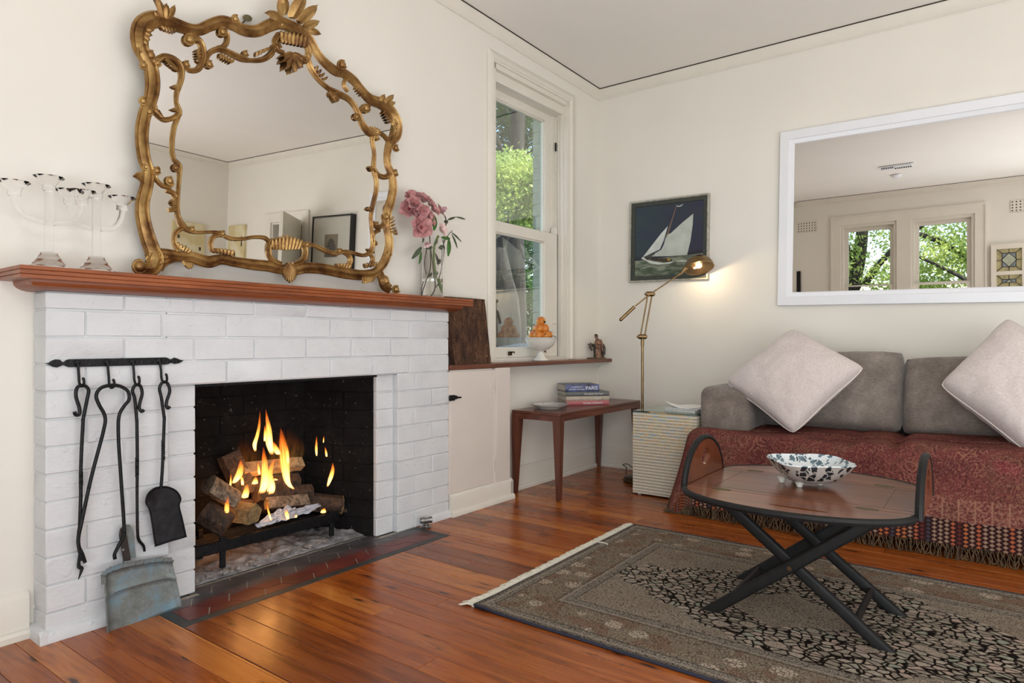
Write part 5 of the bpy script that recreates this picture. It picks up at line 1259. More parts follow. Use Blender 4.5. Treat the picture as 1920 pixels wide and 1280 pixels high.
for c_, r_ in (((.022, .012, .085), (.036, .019, .027)), ((.046, .012, .088), (.02, .02, .026)), ((-.004, .012, .083), (.022, .017, .024))): b.ell(c_, r_, MF, seg=14, rings=8)
b.tube([(-.01, .008, .09), (-.03, .002, .1), (-.045, -.004, .1)], [.017, .013, .012], 10, M=MF); b.tube([(-.045, -.004, .102), (-.052, -.008, .085), (-.058 + .018, -.012, .06)], [.0125, .011, .008], 10, M=MF)
b.tube([(-.048, -.002, .108), (-.062, -.004, .104), (-.07, -.004, .112)], [.005, .006, .002], 8, M=MF); b.tube([(-.043, .004, .112), (-.05, .01, .122)], [.005, .002], 8, M=MF)
for lx, ly in ((-.012, .022), (-.01, .002), (.046, .022), (.052, .004)): b.tube([(lx, ly, .075), (lx + .002, ly, .04), (lx, ly, .012), (lx - .003, ly, .006)], [.011, .007, .006, .0075], 10, M=MF)
b.tube([(.064, .012, .095), (.07, .012, .07), (.066, .012, .03)], [.004, .003, .004], 8, M=MF)
remesh(obj('donkey', b, dgr, fg))
b = MB()   # robed man, bent over the donkey
b.lathe([(0, .006), (.024, .006), (.023, .03), (.018, .07), (.019, .1), (.021, .125), (.017, .142), (.008, .152), (0, .155)], 20, MF @ Matrix.Translation((.01, -.014, 0)) @ Matrix.Shear('XY', 4, (-.06, 0)), wob=lambda a, z_: 1 + .1 * math.sin(9 * a) * (z_ < .1))
b.tube([(.02, -.018, .14), (.028, -.026, .115), (.012, -.036, .108), (-.012, -.03, .112)], [.010, .011, .009, .006], 10, M=MF); b.tube([(-.006, -.016, .14), (-.016, -.026, .122), (-.024, -.024, .112)], [.009, .009, .006], 10, M=MF)
b.tube([(.026, -.012, .135), (.036, -.01, .1), (.04, -.008, .05)], [.008, .01, .006], 10, M=MF)
b.tube([(-.004, -.018, .148), (-.01, -.02, .158)], [.007, .006], 10, M=MF); b.ell((-.014, -.021, .168), (.011, .011, .0135), MF, seg=14, rings=8); b.ell((-.0225, -.026, .166), (.003, .003, .003), MF)
b.tube([(.0, -.034, .006), (.0, -.034, .018)], [.006, .004], 8, M=MF); b.tube([(.022, -.03, .006), (.022, -.026, .018)], [.006, .004], 8, M=MF)
fig = obj('man', b, robe_m, fg); remesh(fig)
b = MB(); b.ell((-.012, -.0205, .1735), (.0125, .0125, .010), MF, seg=14, rings=8); b.ell((-.006, -.020, .167), (.009, .0115, .012), MF, seg=12, rings=8); b2 = sub('hair', b, plain('painted_hair', (52, 42, 34), .7), fig)
b = MB(); b.ell((-.018, -.0245, .159), (.006, .0065, .008), MF, seg=12, rings=8); sub('beard', b, plain('painted_beard', (92, 82, 70), .7), fig)
# ------------------------------------------------------------ glass candelabra
crystal = glassm('lead_crystal', (1, 1, 1, 1), 0, 1.22)
def candelabrum(label, u0, y0, arms, s, rot):
    p = hitL(u0, 480, 'y', y0); x0 = p.x; z0 = 1.1665
    t = thing('candelabrum', label, 'candle holder', (x0, y0, z0), 'glass candelabra', L=True)
    M0 = Matrix.Translation((x0, y0, z0)) @ Matrix.Rotation(rot, 4, 'Z') @ Matrix.Scale(s, 4)
    b = MB(); b.lathe([(0, 0), (.060, 0), (.061, .003), (.050, .010), (.044, .013), (.043, .017), (.036, .026), (.034, .028), (.033, .032), (.027, .042), (.025, .044), (.022, .052), (0, .053)], 36, M0, wob=lambda a, z_: 1 + .03 * math.cos(8 * a) * (z_ < .03)); obj('base', b, crystal, t)
    b = MB(); b.tube([(0, 0, .0535), (0, 0, .244)], .0125, 20, M=M0); obj('stem', b, crystal, t)
    cup = [(0, 0), (.0165, 0), (.0175, .006), (.0165, .012), (.0185, .02), (.027, .0315), (.040, .0425), (.0405, .0445), (.0385, .0445), (.0255, .0345), (.0165, .024), (.0135, .0165), (0, .016)]
    wb = lambda a, z_: 1 + (.05 * math.cos(8 * a) if z_ > .035 else 0)
    def cupat(x_, z_):
        b = MB(); b.lathe(cup, 32, M0 @ Matrix.Translation((x_, 0, z_)), wob=wb); obj('candle_cup', b, crystal, t)
    cupat(0, .245)
    for sx, r, zt_, zb_ in arms:
        b = MB(); pts = [(sx * .0128, 0, zb_), (sx * .03, 0, zb_ + .003)] + [(sx * (r - (r - .03) * (1 - math.sin(a_))), 0, zb_ + .003 + (zt_ - zb_ - .003) * (1 - math.cos(a_))) for a_ in np.linspace(.2, PI / 2, 10)]
        b.tube(pts, .0085, 16, M=M0); obj('arm', b, crystal, t); cupat(sx * r, zt_ + .0005)
candelabrum('left one of the two clear glass three-cup candelabra on the mantel', 92, -.105, [(-1, .088, .215, .145), (1, .088, .215, .145)], 1.0, -.12)
candelabrum('right one of the two clear glass three-cup candelabra, nearer the gilt mirror', 181, -.105, [(-1, .074, .215, .145), (1, .074, .215, .145)], 1.0, -.18)
# ------------------------------------------------------------ vase of flowers
vx = onL(811, -.085); vz = 1.1665; VY = -.085
va = thing('vase', 'clear cylindrical glass vase of water and flower stems at the right end of the mantel', 'vase', (vx, VY, vz), L=True)
b = MB(); vr = .0575; b.lathe([(0, 0), (vr, 0), (vr, .266), (vr - .0028, .266), (vr - .0028, .014), (0, .013)], 48, c=(vx, VY, vz)); obj('body', b, glass_m, va, smooth=50)
b = MB(); b.lathe([(0, .0145), (vr - .0034, .0145), (vr - .0034, .1), (0, .1)], 48, c=(vx, VY, vz)); obj('water', b, glassm('water', (.97, .99, .97, 1), 0, 1.33), va, smooth=50)
def F(x, y, out=0.):    # crop pixel (853 px for 140 px from 750,350) -> point near the vase's plane
    p = hitL(750 + x / 6.093, 350 + y / 6.093, 'y', VY - out); return Vector(p)
stem_m = plain('woody_stem', (62, 48, 42), .6, var=.2, sc=40); grn = plain('fresh_stem', (112, 138, 62), .5, var=.15, sc=30); leaf_m = plain('magnolia_leaf', (58, 104, 34), .35, var=.2, sc=24)
leaf2_m = plain('dull_leaf', (78, 92, 66), .5, var=.25, sc=30)
def petalmat(n, a, c_):
    m = NT(n); co = m.co(); m.base(m.ramp(m.noise(co, 34, 4), [(.3, srgb(a)), (.7, srgb(c_))])); m.set(rough=.5, sheen=.2); m.b.inputs['Subsurface Weight'].default_value = .0; return m.m
pink = petalmat('dusky_pink_petal', (150, 88, 90), (194, 138, 136)); pale = petalmat('pale_pink_petal', (208, 172, 168), (232, 208, 200)); heart = plain('flower_heart', (116, 40, 48), .5, var=.2)
def spray_thing(label, stems, lab2=None): return thing('flower_stem', label, 'flower', (vx, VY, vz + .02), 'flowers in the glass vase', L=True)
def flower(root, c_, d, r, mat, n=6, nm='flower', op=.9, seed=0):
    rr = random.Random(seed); d = Vector(d).normalized(); a = d.orthogonal().normalized(); e = d.cross(a); b = MB()
    for ly, (nn_, o_, s) in enumerate(((n, op, 1.), (max(3, n - 2), op * .5, .75))):
        for k in range(nn_):
            t = 2 * PI * (k + .5 * ly) / nn_ + rr.uniform(-.2, .2); side = a * math.cos(t) + e * math.sin(t); tang = d.cross(side)
            L_ = r * s * rr.uniform(.88, 1.12); w = L_ * .45; vs = []
            for i in range(7):
                q_ = i / 6; hw = w * math.sin(PI * min(.95, q_ * .86 + .1)) ** .9
                c2 = c_ + side * L_ * (math.sin(q_ * 1.5 * o_) / 1.0) + d * L_ * (q_ * (1.05 - o_ * q_ * .75))
                for h_ in (-1, -.5, 0, .5, 1): vs.append(c2 + tang * hw * h_ + (d - side * .8) * hw * .35 * h_ * h_)
            b.add(vs, [(5 * i + k2, 5 * i + k2 + 1, 5 * i + 6 + k2, 5 * i + 5 + k2) for i in range(6) for k2 in range(4)])
    o = obj(nm, b, mat, root, smooth=180)
    b = MB(); b.ell(c_ + d * r * .18, (r * .12, r * .12, r * .16), seg=10, rings=6); sub('flower_heart', b, heart, o); return o
p1 = thing('flower_spray', 'spray of dusky pink blooms leaning left out of the vase', 'flower', (vx, VY, vz), L=True)
for k, (x, y, o_, dx, dy, r) in enumerate([(135, 150, .03, -.5, .8, .036), (250, 175, .05, .1, .8, .04), (105, 260, .05, -.8, .1, .037), (205, 295, .085, -.1, -.1, .04), (325, 210, .04, .5, .6, .036), (300, 360, .075, .2, .2, .036), (235, 465, .09, -.35, -.1, .042), (430, 290, .06, .5, .5, .032), (150, 210, .08, -.3, .3, .034), (360, 265, .07, .1, .3, .032)]):
    flower(p1, F(x, y, o_ - .02), Vector((dx, -.75, dy)), r * 1.42, pink, 6, seed=k, op=.95 if k in (6, 2) else .75)
for pts in ([(360, 1250), (392, 1160), (385, 1000), (350, 700), (330, 520), (290, 400), (240, 300)], [(250, 1250), (265, 1170), (320, 1030), (350, 900), (345, 700), (335, 480)], [(335, 520), (300, 545), (240, 470)], [(392, 1160), (440, 1060), (490, 900), (492, 760), (500, 640), (520, 470)]):
    b = MB(); P = [F(x, y, .0 if y > 700 else .03 * (700 - y) / 400) for x, y in smoothline(pts, 5)]; b.tube(P, [.0026] * len(P), 6); obj('stem', b, stem_m, p1)
p2 = thing('flower_spray', 'pale pink open magnolia bloom on a thick green stem in the vase', 'flower', (vx, VY, vz), L=True)
flower(p2, F(455, 500, .055), Vector((.15, -.9, .25)), .043, pale, 7, seed=31, op=.8)
flower(p2, F(505, 290, .02), Vector((0, -.1, 1)), .030, petalmat('bud_petal', (176, 120, 136), (224, 190, 196)), 3, 'bud', .15, seed=40)
flower(p2, F(300, 650, .03), Vector((-.2, -.6, -.4)), .024, pale, 5, seed=33, op=.7)
for pts, rr_, mm in (([(450, 1250), (425, 1120), (400, 950), (385, 800), (400, 650), (440, 560)], .0058, grn), ([(520, 460), (525, 380), (510, 330)], .003, stem_m), ([(270, 1080), (245, 1160), (250, 1250)], .0022, stem_m), ([(300, 1000), (280, 880), (300, 740), (310, 690)], .0022, stem_m)):
    b = MB(); P = [F(x, y, .0 if y > 700 else .03 * (700 - y) / 400) for x, y in smoothline(pts, 5)]; b.tube(P, rr_, 8); obj('stem', b, mm, p2)
p3 = thing('flower_spray', 'leafy twigs with curling green leaves spreading right out of the vase', 'flower', (vx, VY, vz), L=True)
def bigleaf(root, a, c_, w, mat, o0=.04, o1=.05, nrm_=(0, -1, .2), curl=.08):
    A, B = F(*a, o0), F(*c_, o1); b = MB(); leafb(b, A, B - A, (B - A).length, w, up=Vector(nrm_), curl=curl, n=9)
    o = obj('leaf', b, mat, root, smooth=180); md = o.modifiers.new('t', 'SOLIDIFY'); md.thickness = .0006; return o
for a, c_, w, mt, o0, o1 in [((385, 500), (405, 325), .0165, leaf_m, .09, .085), ((555, 590), (560, 790), .0155, leaf_m, .06, .07), ((470, 580), (580, 590), .010, leaf_m, .05, .06), ((245, 690), (150, 815), .012, leaf2_m, .01, .04), ((240, 740), (225, 885), .0085, leaf_m, .02, .02), ((265, 560), (262, 640), .007, leaf2_m, .03, .03),
        ((545, 380), (640, 345), .006, leaf2_m, .03, .03), ((640, 345), (758, 368), .0055, leaf2_m, .03, .03), ((585, 520), (715, 628), .007, leaf2_m, .03, .03), ((590, 540), (665, 700), .008, leaf2_m, .03, .04), ((430, 600), (395, 665), .008, leaf2_m, .05, .05), ((500, 400), (555, 400), .01, leaf2_m, .03, .03), ((440, 700), (520, 690), .014, leaf2_m, .02, .02), ((330, 1030), (370, 980), .008, leaf2_m, .0, .0), ((380, 990), (440, 985), .012, leaf2_m, 0, 0), ((420, 880), (480, 830), .012, leaf2_m, 0, 0), ((370, 690), (300, 700), .012, leaf2_m, .01, .01), ((400, 760), (450, 900), .012, leaf2_m, 0, 0)]:
    bigleaf(p3, a, c_, w, mt, o0 - .01, o1 - .01)
for pts in ([(500, 640), (560, 540), (600, 500)], [(520, 470), (540, 390), (580, 355), (640, 345)], [(480, 600), (505, 700), (490, 900)]):
    b = MB(); b.tube([F(x, y, .02) for x, y in smoothline(pts, 5)], .0018, 6); obj('stem', b, stem_m, p3)
# ------------------------------------------------------------ fire irons on the rail
def T_(x, y, out=0.): return hitL(40 + x / 2.2075, 640 + y / 2.2075, 'y', -.128 - out)
def tubepx(b, pts, r, k=6, seg=8, flat=None):
    q = smoothline([tuple(p) if len(p) == 3 else (p[0], p[1], 0.) for p in pts], k); P = [T_(x, y, o) for x, y, o in q]
    rr = r if not hasattr(r, '__len__') else list(np.interp(np.linspace(0, 1, len(P)), np.linspace(0, 1, len(r)), r))
    b.tube(P, rr, seg); return b
pxm = .94 / 565 * 1.0 / 2.2075 * 1.0
rl = thing('tool_rail', 'black wrought-iron rail with four hooks and leaf ends on the fireplace', 'rail', tuple(T_(388, 86)), L=True)
b = MB(); q = [(190, 78), (204, 74), (604, 66), (616, 70), (616, 94), (604, 96), (204, 107), (190, 103)]; b.prism([(T_(x, y).x, T_(x, y).z) for x, y in q], lambda a, c, d: (a, d, c), -.118, -.111); obj('bar', b, black_m, rl, smooth=0)
for s in (0, 1):
    q = [(190, 80), (178, 88), (165, 76), (148, 74), (132, 80), (118, 90), (102, 90), (118, 95), (135, 105), (152, 108), (168, 102), (178, 96), (190, 102)] if s == 0 else [(616, 72), (628, 74), (640, 67), (655, 72), (668, 78), (676, 77), (670, 84), (655, 91), (640, 93), (628, 88), (616, 92)]
    b = MB(); b.prism([(T_(x, y).x, T_(x, y).z) for x, y in q], lambda a, c, d: (a, d, c), -.1185, -.1115); obj('leaf_end', b, black_m, rl)
hooks = [(234, 86, 240, 170, 258, 182), (356, 84, 364, 178, 383, 188), (462, 82, 468, 160, 487, 175), (572, 78, 580, 150, 601, 165)]
for x0, y0, x1, y1, x2, y2 in hooks:
    b = MB(); tubepx(b, [(x0, y0, -.004), (x1 - 2, y1 - 30, -.002), (x1, y1, .004), (x1 + 8, y2 + 4, .018), (x2 + 1, y2 - 4, .03), (x2, y2 - 26, .032), (x2 - 6, y2 - 30, .03)], .0042)
    b.ell(T_(x0, y0, -.006), (.0095, .004, .0095), seg=10, rings=6); obj('hook', b, black_m, rl)
def iron(name, label, c_): return thing(name, label, 'fire tool', tuple(T_(*c_)), 'fire irons hanging on the rail', L=True)
def loop_top(b, x, y, xs, ys):   # forged eye with a curled tail
    tubepx(b, [(xs, ys, .016), (xs + 4, ys - 50, .018), (x + 14, y + 18, .018), (x, y, .018), (x - 16, y + 10, .018), (x - 20, y + 40, .018), (x - 8, y + 86, .018), (x - 14, y + 112, .02), (x - 26, y + 112, .022), (x - 24, y + 100, .024)], .0052)
t1 = iron('poker', 'black wrought-iron fire poker hanging leftmost on the rail, looped top and twisted shaft', (250, 500))
b = MB(); tubepx(b, [(254, 330, .012), (272, 240, .014), (278, 200, .014), (258, 182, .014), (232, 190, .014), (226, 225, .014), (240, 275, .014), (240, 300, .016), (226, 304, .018), (220, 292, .02)], .0056)
tubepx(b, [(256, 320, .012), (250, 430, .012), (246, 540, .012), (246, 640, .012), (242, 760, .012)], .0055); obj('shaft', b, black_m, t1)
b = MB(); n = 60; b.tube([T_(247 + 3 * math.cos(k * .8), 540 + k * 1.0, .012 + .002 * math.sin(k * .8)) for k in range(n)], .0048, 6); obj('twist', b, black_m, t1)
b = MB(); tubepx(b, [(243, 755, .010), (236, 800, .004), (236, 840, .004), (252, 880, .008), (264, 915, .010)], [.0055, .005, .005, .006, .0055]); tubepx(b, [(240, 880, .0), (238, 930, .0), (250, 940, .002), (236, 985, .004)], [.003, .006, .006, .001]); obj('claw', b, black_m, t1)
t2 = iron('tongs', 'black wrought-iron fire tongs with a wide bow top spreading into two arms', (390, 400))
b = MB(); tubepx(b, [(252, 905, .022), (240, 860, .022), (236, 815, .022), (250, 745, .022), (290, 560, .022), (340, 370, .022), (346, 310, .022), (322, 262, .022), (310, 225, .022), (326, 195, .022), (362, 182, .022), (405, 184, .022), (440, 205, .022), (446, 240, .022), (425, 268, .022), (404, 310, .022), (402, 400, .022), (412, 560, .022), (425, 760, .022), (424, 800, .022), (400, 850, .022), (386, 880, .022), (388, 900, .022)], .0058); obj('bow', b, black_m, t2)
t3 = iron('fire_hook', 'black wrought-iron fire hook hanging between the tongs and the shovel', (480, 500))
b = MB(); tubepx(b, [(478, 330, .014), (470, 240, .014), (460, 205, .014), (472, 180, .014), (492, 184, .014), (500, 215, .014), (490, 255, .014), (488, 275, .016), (498, 290, .018), (508, 282, .02)], .0056)
tubepx(b, [(478, 320, .014), (480, 480, .014), (479, 640, .014), (481, 780, .014), (486, 820, .010), (505, 845, .0), (510, 868, -.002)], [.0056, .0056, .005, .005, .005, .0048, .004]); obj('shaft', b, black_m, t3)
b = MB(); b.tube([T_(479 + 3 * math.cos(k * .8), 478 + k * 1.3, .014 + .002 * math.sin(k * .8)) for k in range(62)], .0048, 6); obj('twist', b, black_m, t3)
t4 = iron('ash_shovel', 'black wrought-iron shovel with a rounded square pan hanging rightmost on the rail', (595, 600))
b = MB(); tubepx(b, [(592, 320, .016), (580, 235, .016), (572, 195, .016), (584, 170, .016), (604, 172, .016), (614, 205, .016), (602, 245, .016), (600, 268, .018), (608, 276, .02), (614, 268, .022)], .0056)
tubepx(b, [(592, 310, .016), (588, 420, .016), (584, 520, .016), (578, 606, .014)], .0055); obj('shaft', b, black_m, t4)
b = MB(); b.tube([T_(587 + 3 * math.cos(k * .8), 408 + k * 1.25, .016 + .002 * math.sin(k * .8)) for k in range(66)], .0048, 6); obj('twist', b, black_m, t4)
ol = smoothline([(578, 600), (550, 606), (522, 632), (514, 668), (530, 700), (542, 770), (553, 842), (558, 848), (620, 828), (682, 810), (683, 800), (668, 730), (656, 680), (663, 650), (645, 618), (610, 600)], 4, True)
cxp, cyp = 600, 720
b = MB(); n = len(ol); P = [Vector(T_(x, y, .016)) for x, y in ol]; In = [Vector(T_(cxp + (x - cxp) * .9, cyp + (y - cyp) * .93, .006)) for x, y in ol]; In2 = [p + Vector((0, .003, 0)) for p in In]; P2 = [p + Vector((0, .003, 0)) for p in P]
b.add(P + In + P2 + In2, [(i, (i + 1) % n, n + (i + 1) % n, n + i) for i in range(n)] + [tuple(range(n, 2 * n))] + [(2 * n + i, 3 * n + i, 3 * n + (i + 1) % n, 2 * n + (i + 1) % n) for i in range(n)] + [tuple(range(4 * n - 1, 3 * n - 1, -1))] + [(i, 2 * n + i, 2 * n + (i + 1) % n, (i + 1) % n) for i in range(n)])
obj('pan', b, plain('shovel_iron', (44, 44, 48), .55, .5, var=.25, sc=30, bump=.15), t4)
# galvanised dustpan leaning against the bricks
dp = thing('dustpan', 'weathered grey-blue galvanised dustpan standing on its lip against the bricks', 'dustpan', (-3.38, -.15, 0), L=True)
m = NT('weathered_zinc'); co = m.co(); n = m.noise(co, 14, 5, .65); n2 = m.noise(co, 130, 3)
c = m.ramp(n, [(.3, srgb(102, 106, 102)), (.5, srgb(124, 130, 128)), (.66, srgb(118, 146, 160))]); c = m.mix(m.m_('MULTIPLY', m.step(n2, .5, .7), .35), c, srgb(150, 156, 156))
m.base(c); m.bump(n2, .25, .002); m.set(rough=.55, metal=.55); zinc = m.m
# pan plane: foot on the floor in front of the bricks, top leaning on them
BLp, BRp = hitL(197, 1194, 'z', .0015), hitL(338, 1137, 'z', .0015)
BLp = Vector((hitL(197, 1194, 'z', .0015).x, hitL(197, 1194, 'z', .0015).y, .0015))
TLp = hitL(190, 1068, 'y', -.152); TRp = hitL(318, 1046, 'y', -.150)
BLp = hitL(197, 1194, 'y', -.175); BRp = hitL(338, 1137, 'y', -.175)
PB_ = lambda u, v: BLp * (1 - u) * (1 - v) + BRp * u * (1 - v) + TRp * u * v + TLp * (1 - u) * v
b = MB(); nu, nv = 26, 22
def panf(u, v):
    p = PB_(u, v); y = -.010 * (1 - abs(2 * u - 1) ** 6) if False else 0
    rim = (abs(2 * u - 1) ** 10) * .016 + (max(0, v - .93) / .07) * .02 + .002 * math.sin(u * 44) * max(0, v - .8) * 5
    fold = -.006 * math.exp(-((v - .62) / .02) ** 2)
    z = .01 * math.sin(u * PI) * v; x = 0
    return (p.x, p.y - rim + fold, p.z + z + .004 * mnoise.noise((u * 3, v * 3, 1)))
b.grid(nu, nv, panf); o = obj('pan', b, zinc, dp, smooth=60); md = o.modifiers.new('t', 'SOLIDIFY'); md.thickness = .0018
b = MB(); nr = 16
for k in range(nr):
    u = .05 + .9 * k / (nr - 1); p = Vector(panf(u, 1.0)); b.prism([(-.008, -.006), (.008, -.006), (.006, .006), (-.006, .008)], lambda a, c, d: (p.x + a, p.y + d, p.z + c), -.004, .002)
for k in range(4):
    v = .82 + .16 * k / 3; p = Vector(panf(.01, v)); b.prism([(-.008, -.006), (.002, -.006), (.004, .006), (-.010, .004)], lambda a, c, d: (p.x + a, p.y + d, p.z + c), -.003, .002)
obj('crimped_edge', b, zinc, dp)
b = MB(); hq = smoothline([(437, 890), (446, 790), (452, 765), (444, 757), (434, 762), (424, 790), (432, 890)], 4, True)
P = [(T_(x, y).x, T_(x, y).z) for x, y in [(440, 895), (415, 800), (410, 770), (425, 757), (445, 757), (458, 775), (466, 850), (470, 892)]]
b.prism(P, lambda a, c, d: (a, d, c), -.138, -.130); hd = obj('handle', b, zinc, dp)
P = [(T_(x, y).x, T_(x, y).z) for x, y in [(417, 905), (408, 860), (398, 800), (402, 772), (414, 764), (428, 800), (438, 860), (444, 900)]]
b = MB(); b.prism(P, lambda a, c, d: (a, d, c), -.146, -.1385); obj('handle_strap', b, plain('rusty_strap', (60, 52, 46), .7, .3, var=.2), dp)
b = MB(); b.ell(T_(422, 862, .02), (.005, .003, .005)); obj('rivet', b, zinc, dp)
# gas bayonet fitting at the end of the hearth
gv = thing('gas_fitting', 'small chromed gas bayonet fitting on the floor at the right end of the hearth', 'fitting', (-1.97, -.1, 0), L=True)
vxp = hitL(800, 980, 'z', 0.002); vc = Vector((vxp.x, -.152, 0))
vc = Vector((hitL(799, 975, 'y', -.155).x, -.155, .0))
b = MB(); b.lathe([(0, .001), (.026, .001), (.027, .004), (.016, .007), (.013, .012), (.016, .016), (.012, .02), (.012, .026), (0, .026)], 24, c=tuple(vc)); obj('flange', b, chrome_m, gv)
b = MB(); d_v = Vector((.75, -.66, .05)).normalized(); c1 = vc + Vector((0, 0, .038)); MV = Matrix.Translation(c1) @ d_v.to_track_quat('Z', 'Y').to_matrix().to_4x4()
b.lathe([(0, -.03), (.012, -.03), (.0145, -.026), (.0145, -.01), (.0135, -.008), (.0135, .012), (.0165, .014), (.0165, .03), (.0125, .03), (.0115, .012), (0, .012)], 24, MV); obj('socket', b, chrome_m, gv)
# ------------------------------------------------------------ the fire
gt_ = thing('fire_grate', 'low black iron fire grate with a flat front bar standing in the ashes', 'grate', (-2.8, .08, .03), L=True)
GY = .015; g0, g1 = hitL(372, 1012, 'y', GY), hitL(636, 968, 'y', GY)
gz = .14; gx0, gx1 = FX0 + .02, g1.x
b = MB(); b.box(gx0 + .01, gx1 - .0, GY, GY + .012, gz - .045, gz, bev=.002, jit=.001); obj('front_bar', b, black_m, gt_, smooth=30)
for x_ in (hitL(420, 1020, 'y', GY).x, g1.x - .035):
    for y_ in (GY + .004, .2):
        b = MB(); b.box(x_ - .011, x_ + .011, y_, y_ + .014, .028, gz + .012, bev=.002); obj('leg', b, black_m, gt_, smooth=30)
for k in range(9):
    y_ = GY + .03 + k * .024; b = MB(); b.tube([(gx0 + .0, y_, gz - .03 + .02 * 0), (gx1, y_, gz - .03)], .006, 6); obj('bar', b, black_m, gt_)
for x_ in (gx0 + .015, gx1 - .01):
    b = MB(); b.tube([(x_, GY + .01, gz - .012), (x_, .235, gz - .012)], .007, 6); obj('side_bar', b, black_m, gt_)
bark = plain('charred_bark', (50, 40, 34), .9, var=.4, sc=20, bump=.9, bsc=45)
def logm(n, a, c_, s_=1.):
    m = NT(n); co = m.co(); q = m.noise(m.map(co, (30, 30, 30)), 1, 5, .6, 1.5); m.base(m.ramp(q, [(.35, srgb(a)), (.65, srgb(c_))])); m.bump(q, .6, .006); m.set(rough=.85); return m.m
splitw = logm('split_wood', (96, 78, 50), (150, 124, 82)); palew = logm('pale_split_wood', (130, 100, 70), (188, 152, 110)); charw = logm('charred_wood', (26, 20, 17), (84, 60, 42)); greyw = logm('ashy_wood', (70, 56, 46), (150, 128, 106))
FYv = lambda u, v, y: hitL(u, v, 'y', y)
def log(label, A, B, r, mat, endm=None, flat=1., n=9, seed=0, group='logs on the fire'):
    A, B = Vector(A), Vector(B); t = thing('firewood_log', label, 'log', tuple((A + B) / 2), group, L=True); rr = random.Random(seed)
    d = (B - A).normalized(); e = d.orthogonal().normalized(); f = d.cross(e); ks = [rr.uniform(.82, 1.15) for _ in range(n)]
    b = MB(); m_ = 9; vs = []
    for i in range(m_):
        c_ = A + (B - A) * i / (m_ - 1)
        for k in range(n):
            a = 2 * PI * k / n + seed; q_ = r * ks[k] * (1 + .07 * mnoise.noise((i * .8, k * 2., seed)))
            vs.append(c_ + e * math.cos(a) * q_ + f * math.sin(a) * q_ * flat)
    b.add(vs, [(i * n + k, i * n + (k + 1) % n, (i + 1) * n + (k + 1) % n, (i + 1) * n + k) for i in range(m_ - 1) for k in range(n)])
    bk = obj('bark', b, mat, t, smooth=35)
    for s in (0, m_ - 1):
        b = MB(); ids = [vs[s * n + k] for k in range(n)]; cc2 = sum(ids, Vector()) / n; o_ = d * (.0015 if s else -.0015)
        b.add([p + o_ for p in ids] + [p - o_ * 2 for p in ids] + [cc2 + o_ * 2], [(k, (k + 1) % n, 2 * n) for k in range(n)] + [(k, n + k, n + (k + 1) % n, (k + 1) % n) for k in range(n)]); obj('end_grain', b, endm or mat, t, smooth=0)
    return t
log('squared yellowish split log lying across the front of the fire', FYv(430, 955, .16), FYv(478, 962, .03), .048, splitw, splitw, 1., 5, 3.8)
log('grey round log at the left of the fire', FYv(392, 908, .12), FYv(440, 938, .10), .05, greyw, greyw, .8, 9, 2)
log('pale split plank burning upright at the back of the fire', FYv(452, 880, .2), FYv(562, 868, .2), .042, palew, palew, .9, 5, 1.2)
log('thick dark log lying at the right of the fire', FYv(540, 935, .2), FYv(640, 945, .09), .052, charw, splitw, .9, 8, 4)
log('charred log under the flames in the middle', FYv(480, 930, .17), FYv(580, 922, .16), .036, charw, charw, 1., 8, 5)
log('dark charred log at the far left corner of the grate', FYv(382, 960, .13), FYv(428, 985, .06), .05, charw, charw, 1., 8, 6)
log('blackened log lying under the pale plank at the back', FYv(450, 912, .21), FYv(556, 900, .2), .042, charw, charw, .9, 7, 11)
log('blackened log on the grate bars behind the squared yellowish one', FYv(440, 950, .2), FYv(540, 948, .19), .036, charw, charw, .9, 7, 12)
log('thin stick poking out to the right of the grate', FYv(620, 965, .10), FYv(678, 946, .06), .011, charw, splitw, 1., 7, 7)
log('short brown log behind the newspaper', FYv(500, 945, .12), FYv(575, 938, .11), .03, greyw, splitw, .8, 7, 8)
log('round log end at the back left above the grey log', FYv(430, 850, .24), FYv(455, 905, .2), .05, charw, charw, 1., 8, 9)
npp = thing('newspaper', 'crumpled sheets of newspaper stuffed under the logs at the front of the grate', 'paper', tuple(FYv(535, 965, .03)), L=True)
m = NT('newsprint'); co = m.co(); ln_ = m.step(m.m_('SINE', m.m_('MULTIPLY', m.sep(m.warp(co, 9, .03), 2), 900.)), .2, .6); wd = m.step(m.noise(m.map(co, (200, 200, 40)), 1, 2), .42, .5)
m.base(m.mix(m.m_('MULTIPLY', m.m_('MULTIPLY', ln_, wd), .5), srgb(188, 190, 200), srgb(96, 96, 108))); m.set(rough=.8)
for k, (ua, va_, ub, vb, w) in enumerate([(480, 985, 555, 955, .035), (520, 975, 600, 946, .03), (500, 975, 545, 950, .03)]):
    A, B = FYv(ua, va_, .028 + .01 * k), FYv(ub, vb, .07); b = MB(); d = (B - A)
    b.grid(14, 9, lambda u, v: tuple(A + d * u + Vector((0, .02 * (v - .5), (v - .5) * w * (1 - .6 * abs(2 * u - 1)))) + Vector((.012, .012, .010)) * mnoise.noise((u * 5 + k * 3, v * 4, 1)) + Vector((0, .016, 0)) * mnoise.noise((u * 9, v * 7 + k, 4))))
    o = obj('sheet', b, m.m, npp, smooth=30); md = o.modifiers.new('t', 'SOLIDIFY'); md.thickness = .0006
fl_ = thing('flames', 'orange and yellow flames leaping from the burning logs', 'fire', tuple(FYv(505, 900, .15)), L=True)
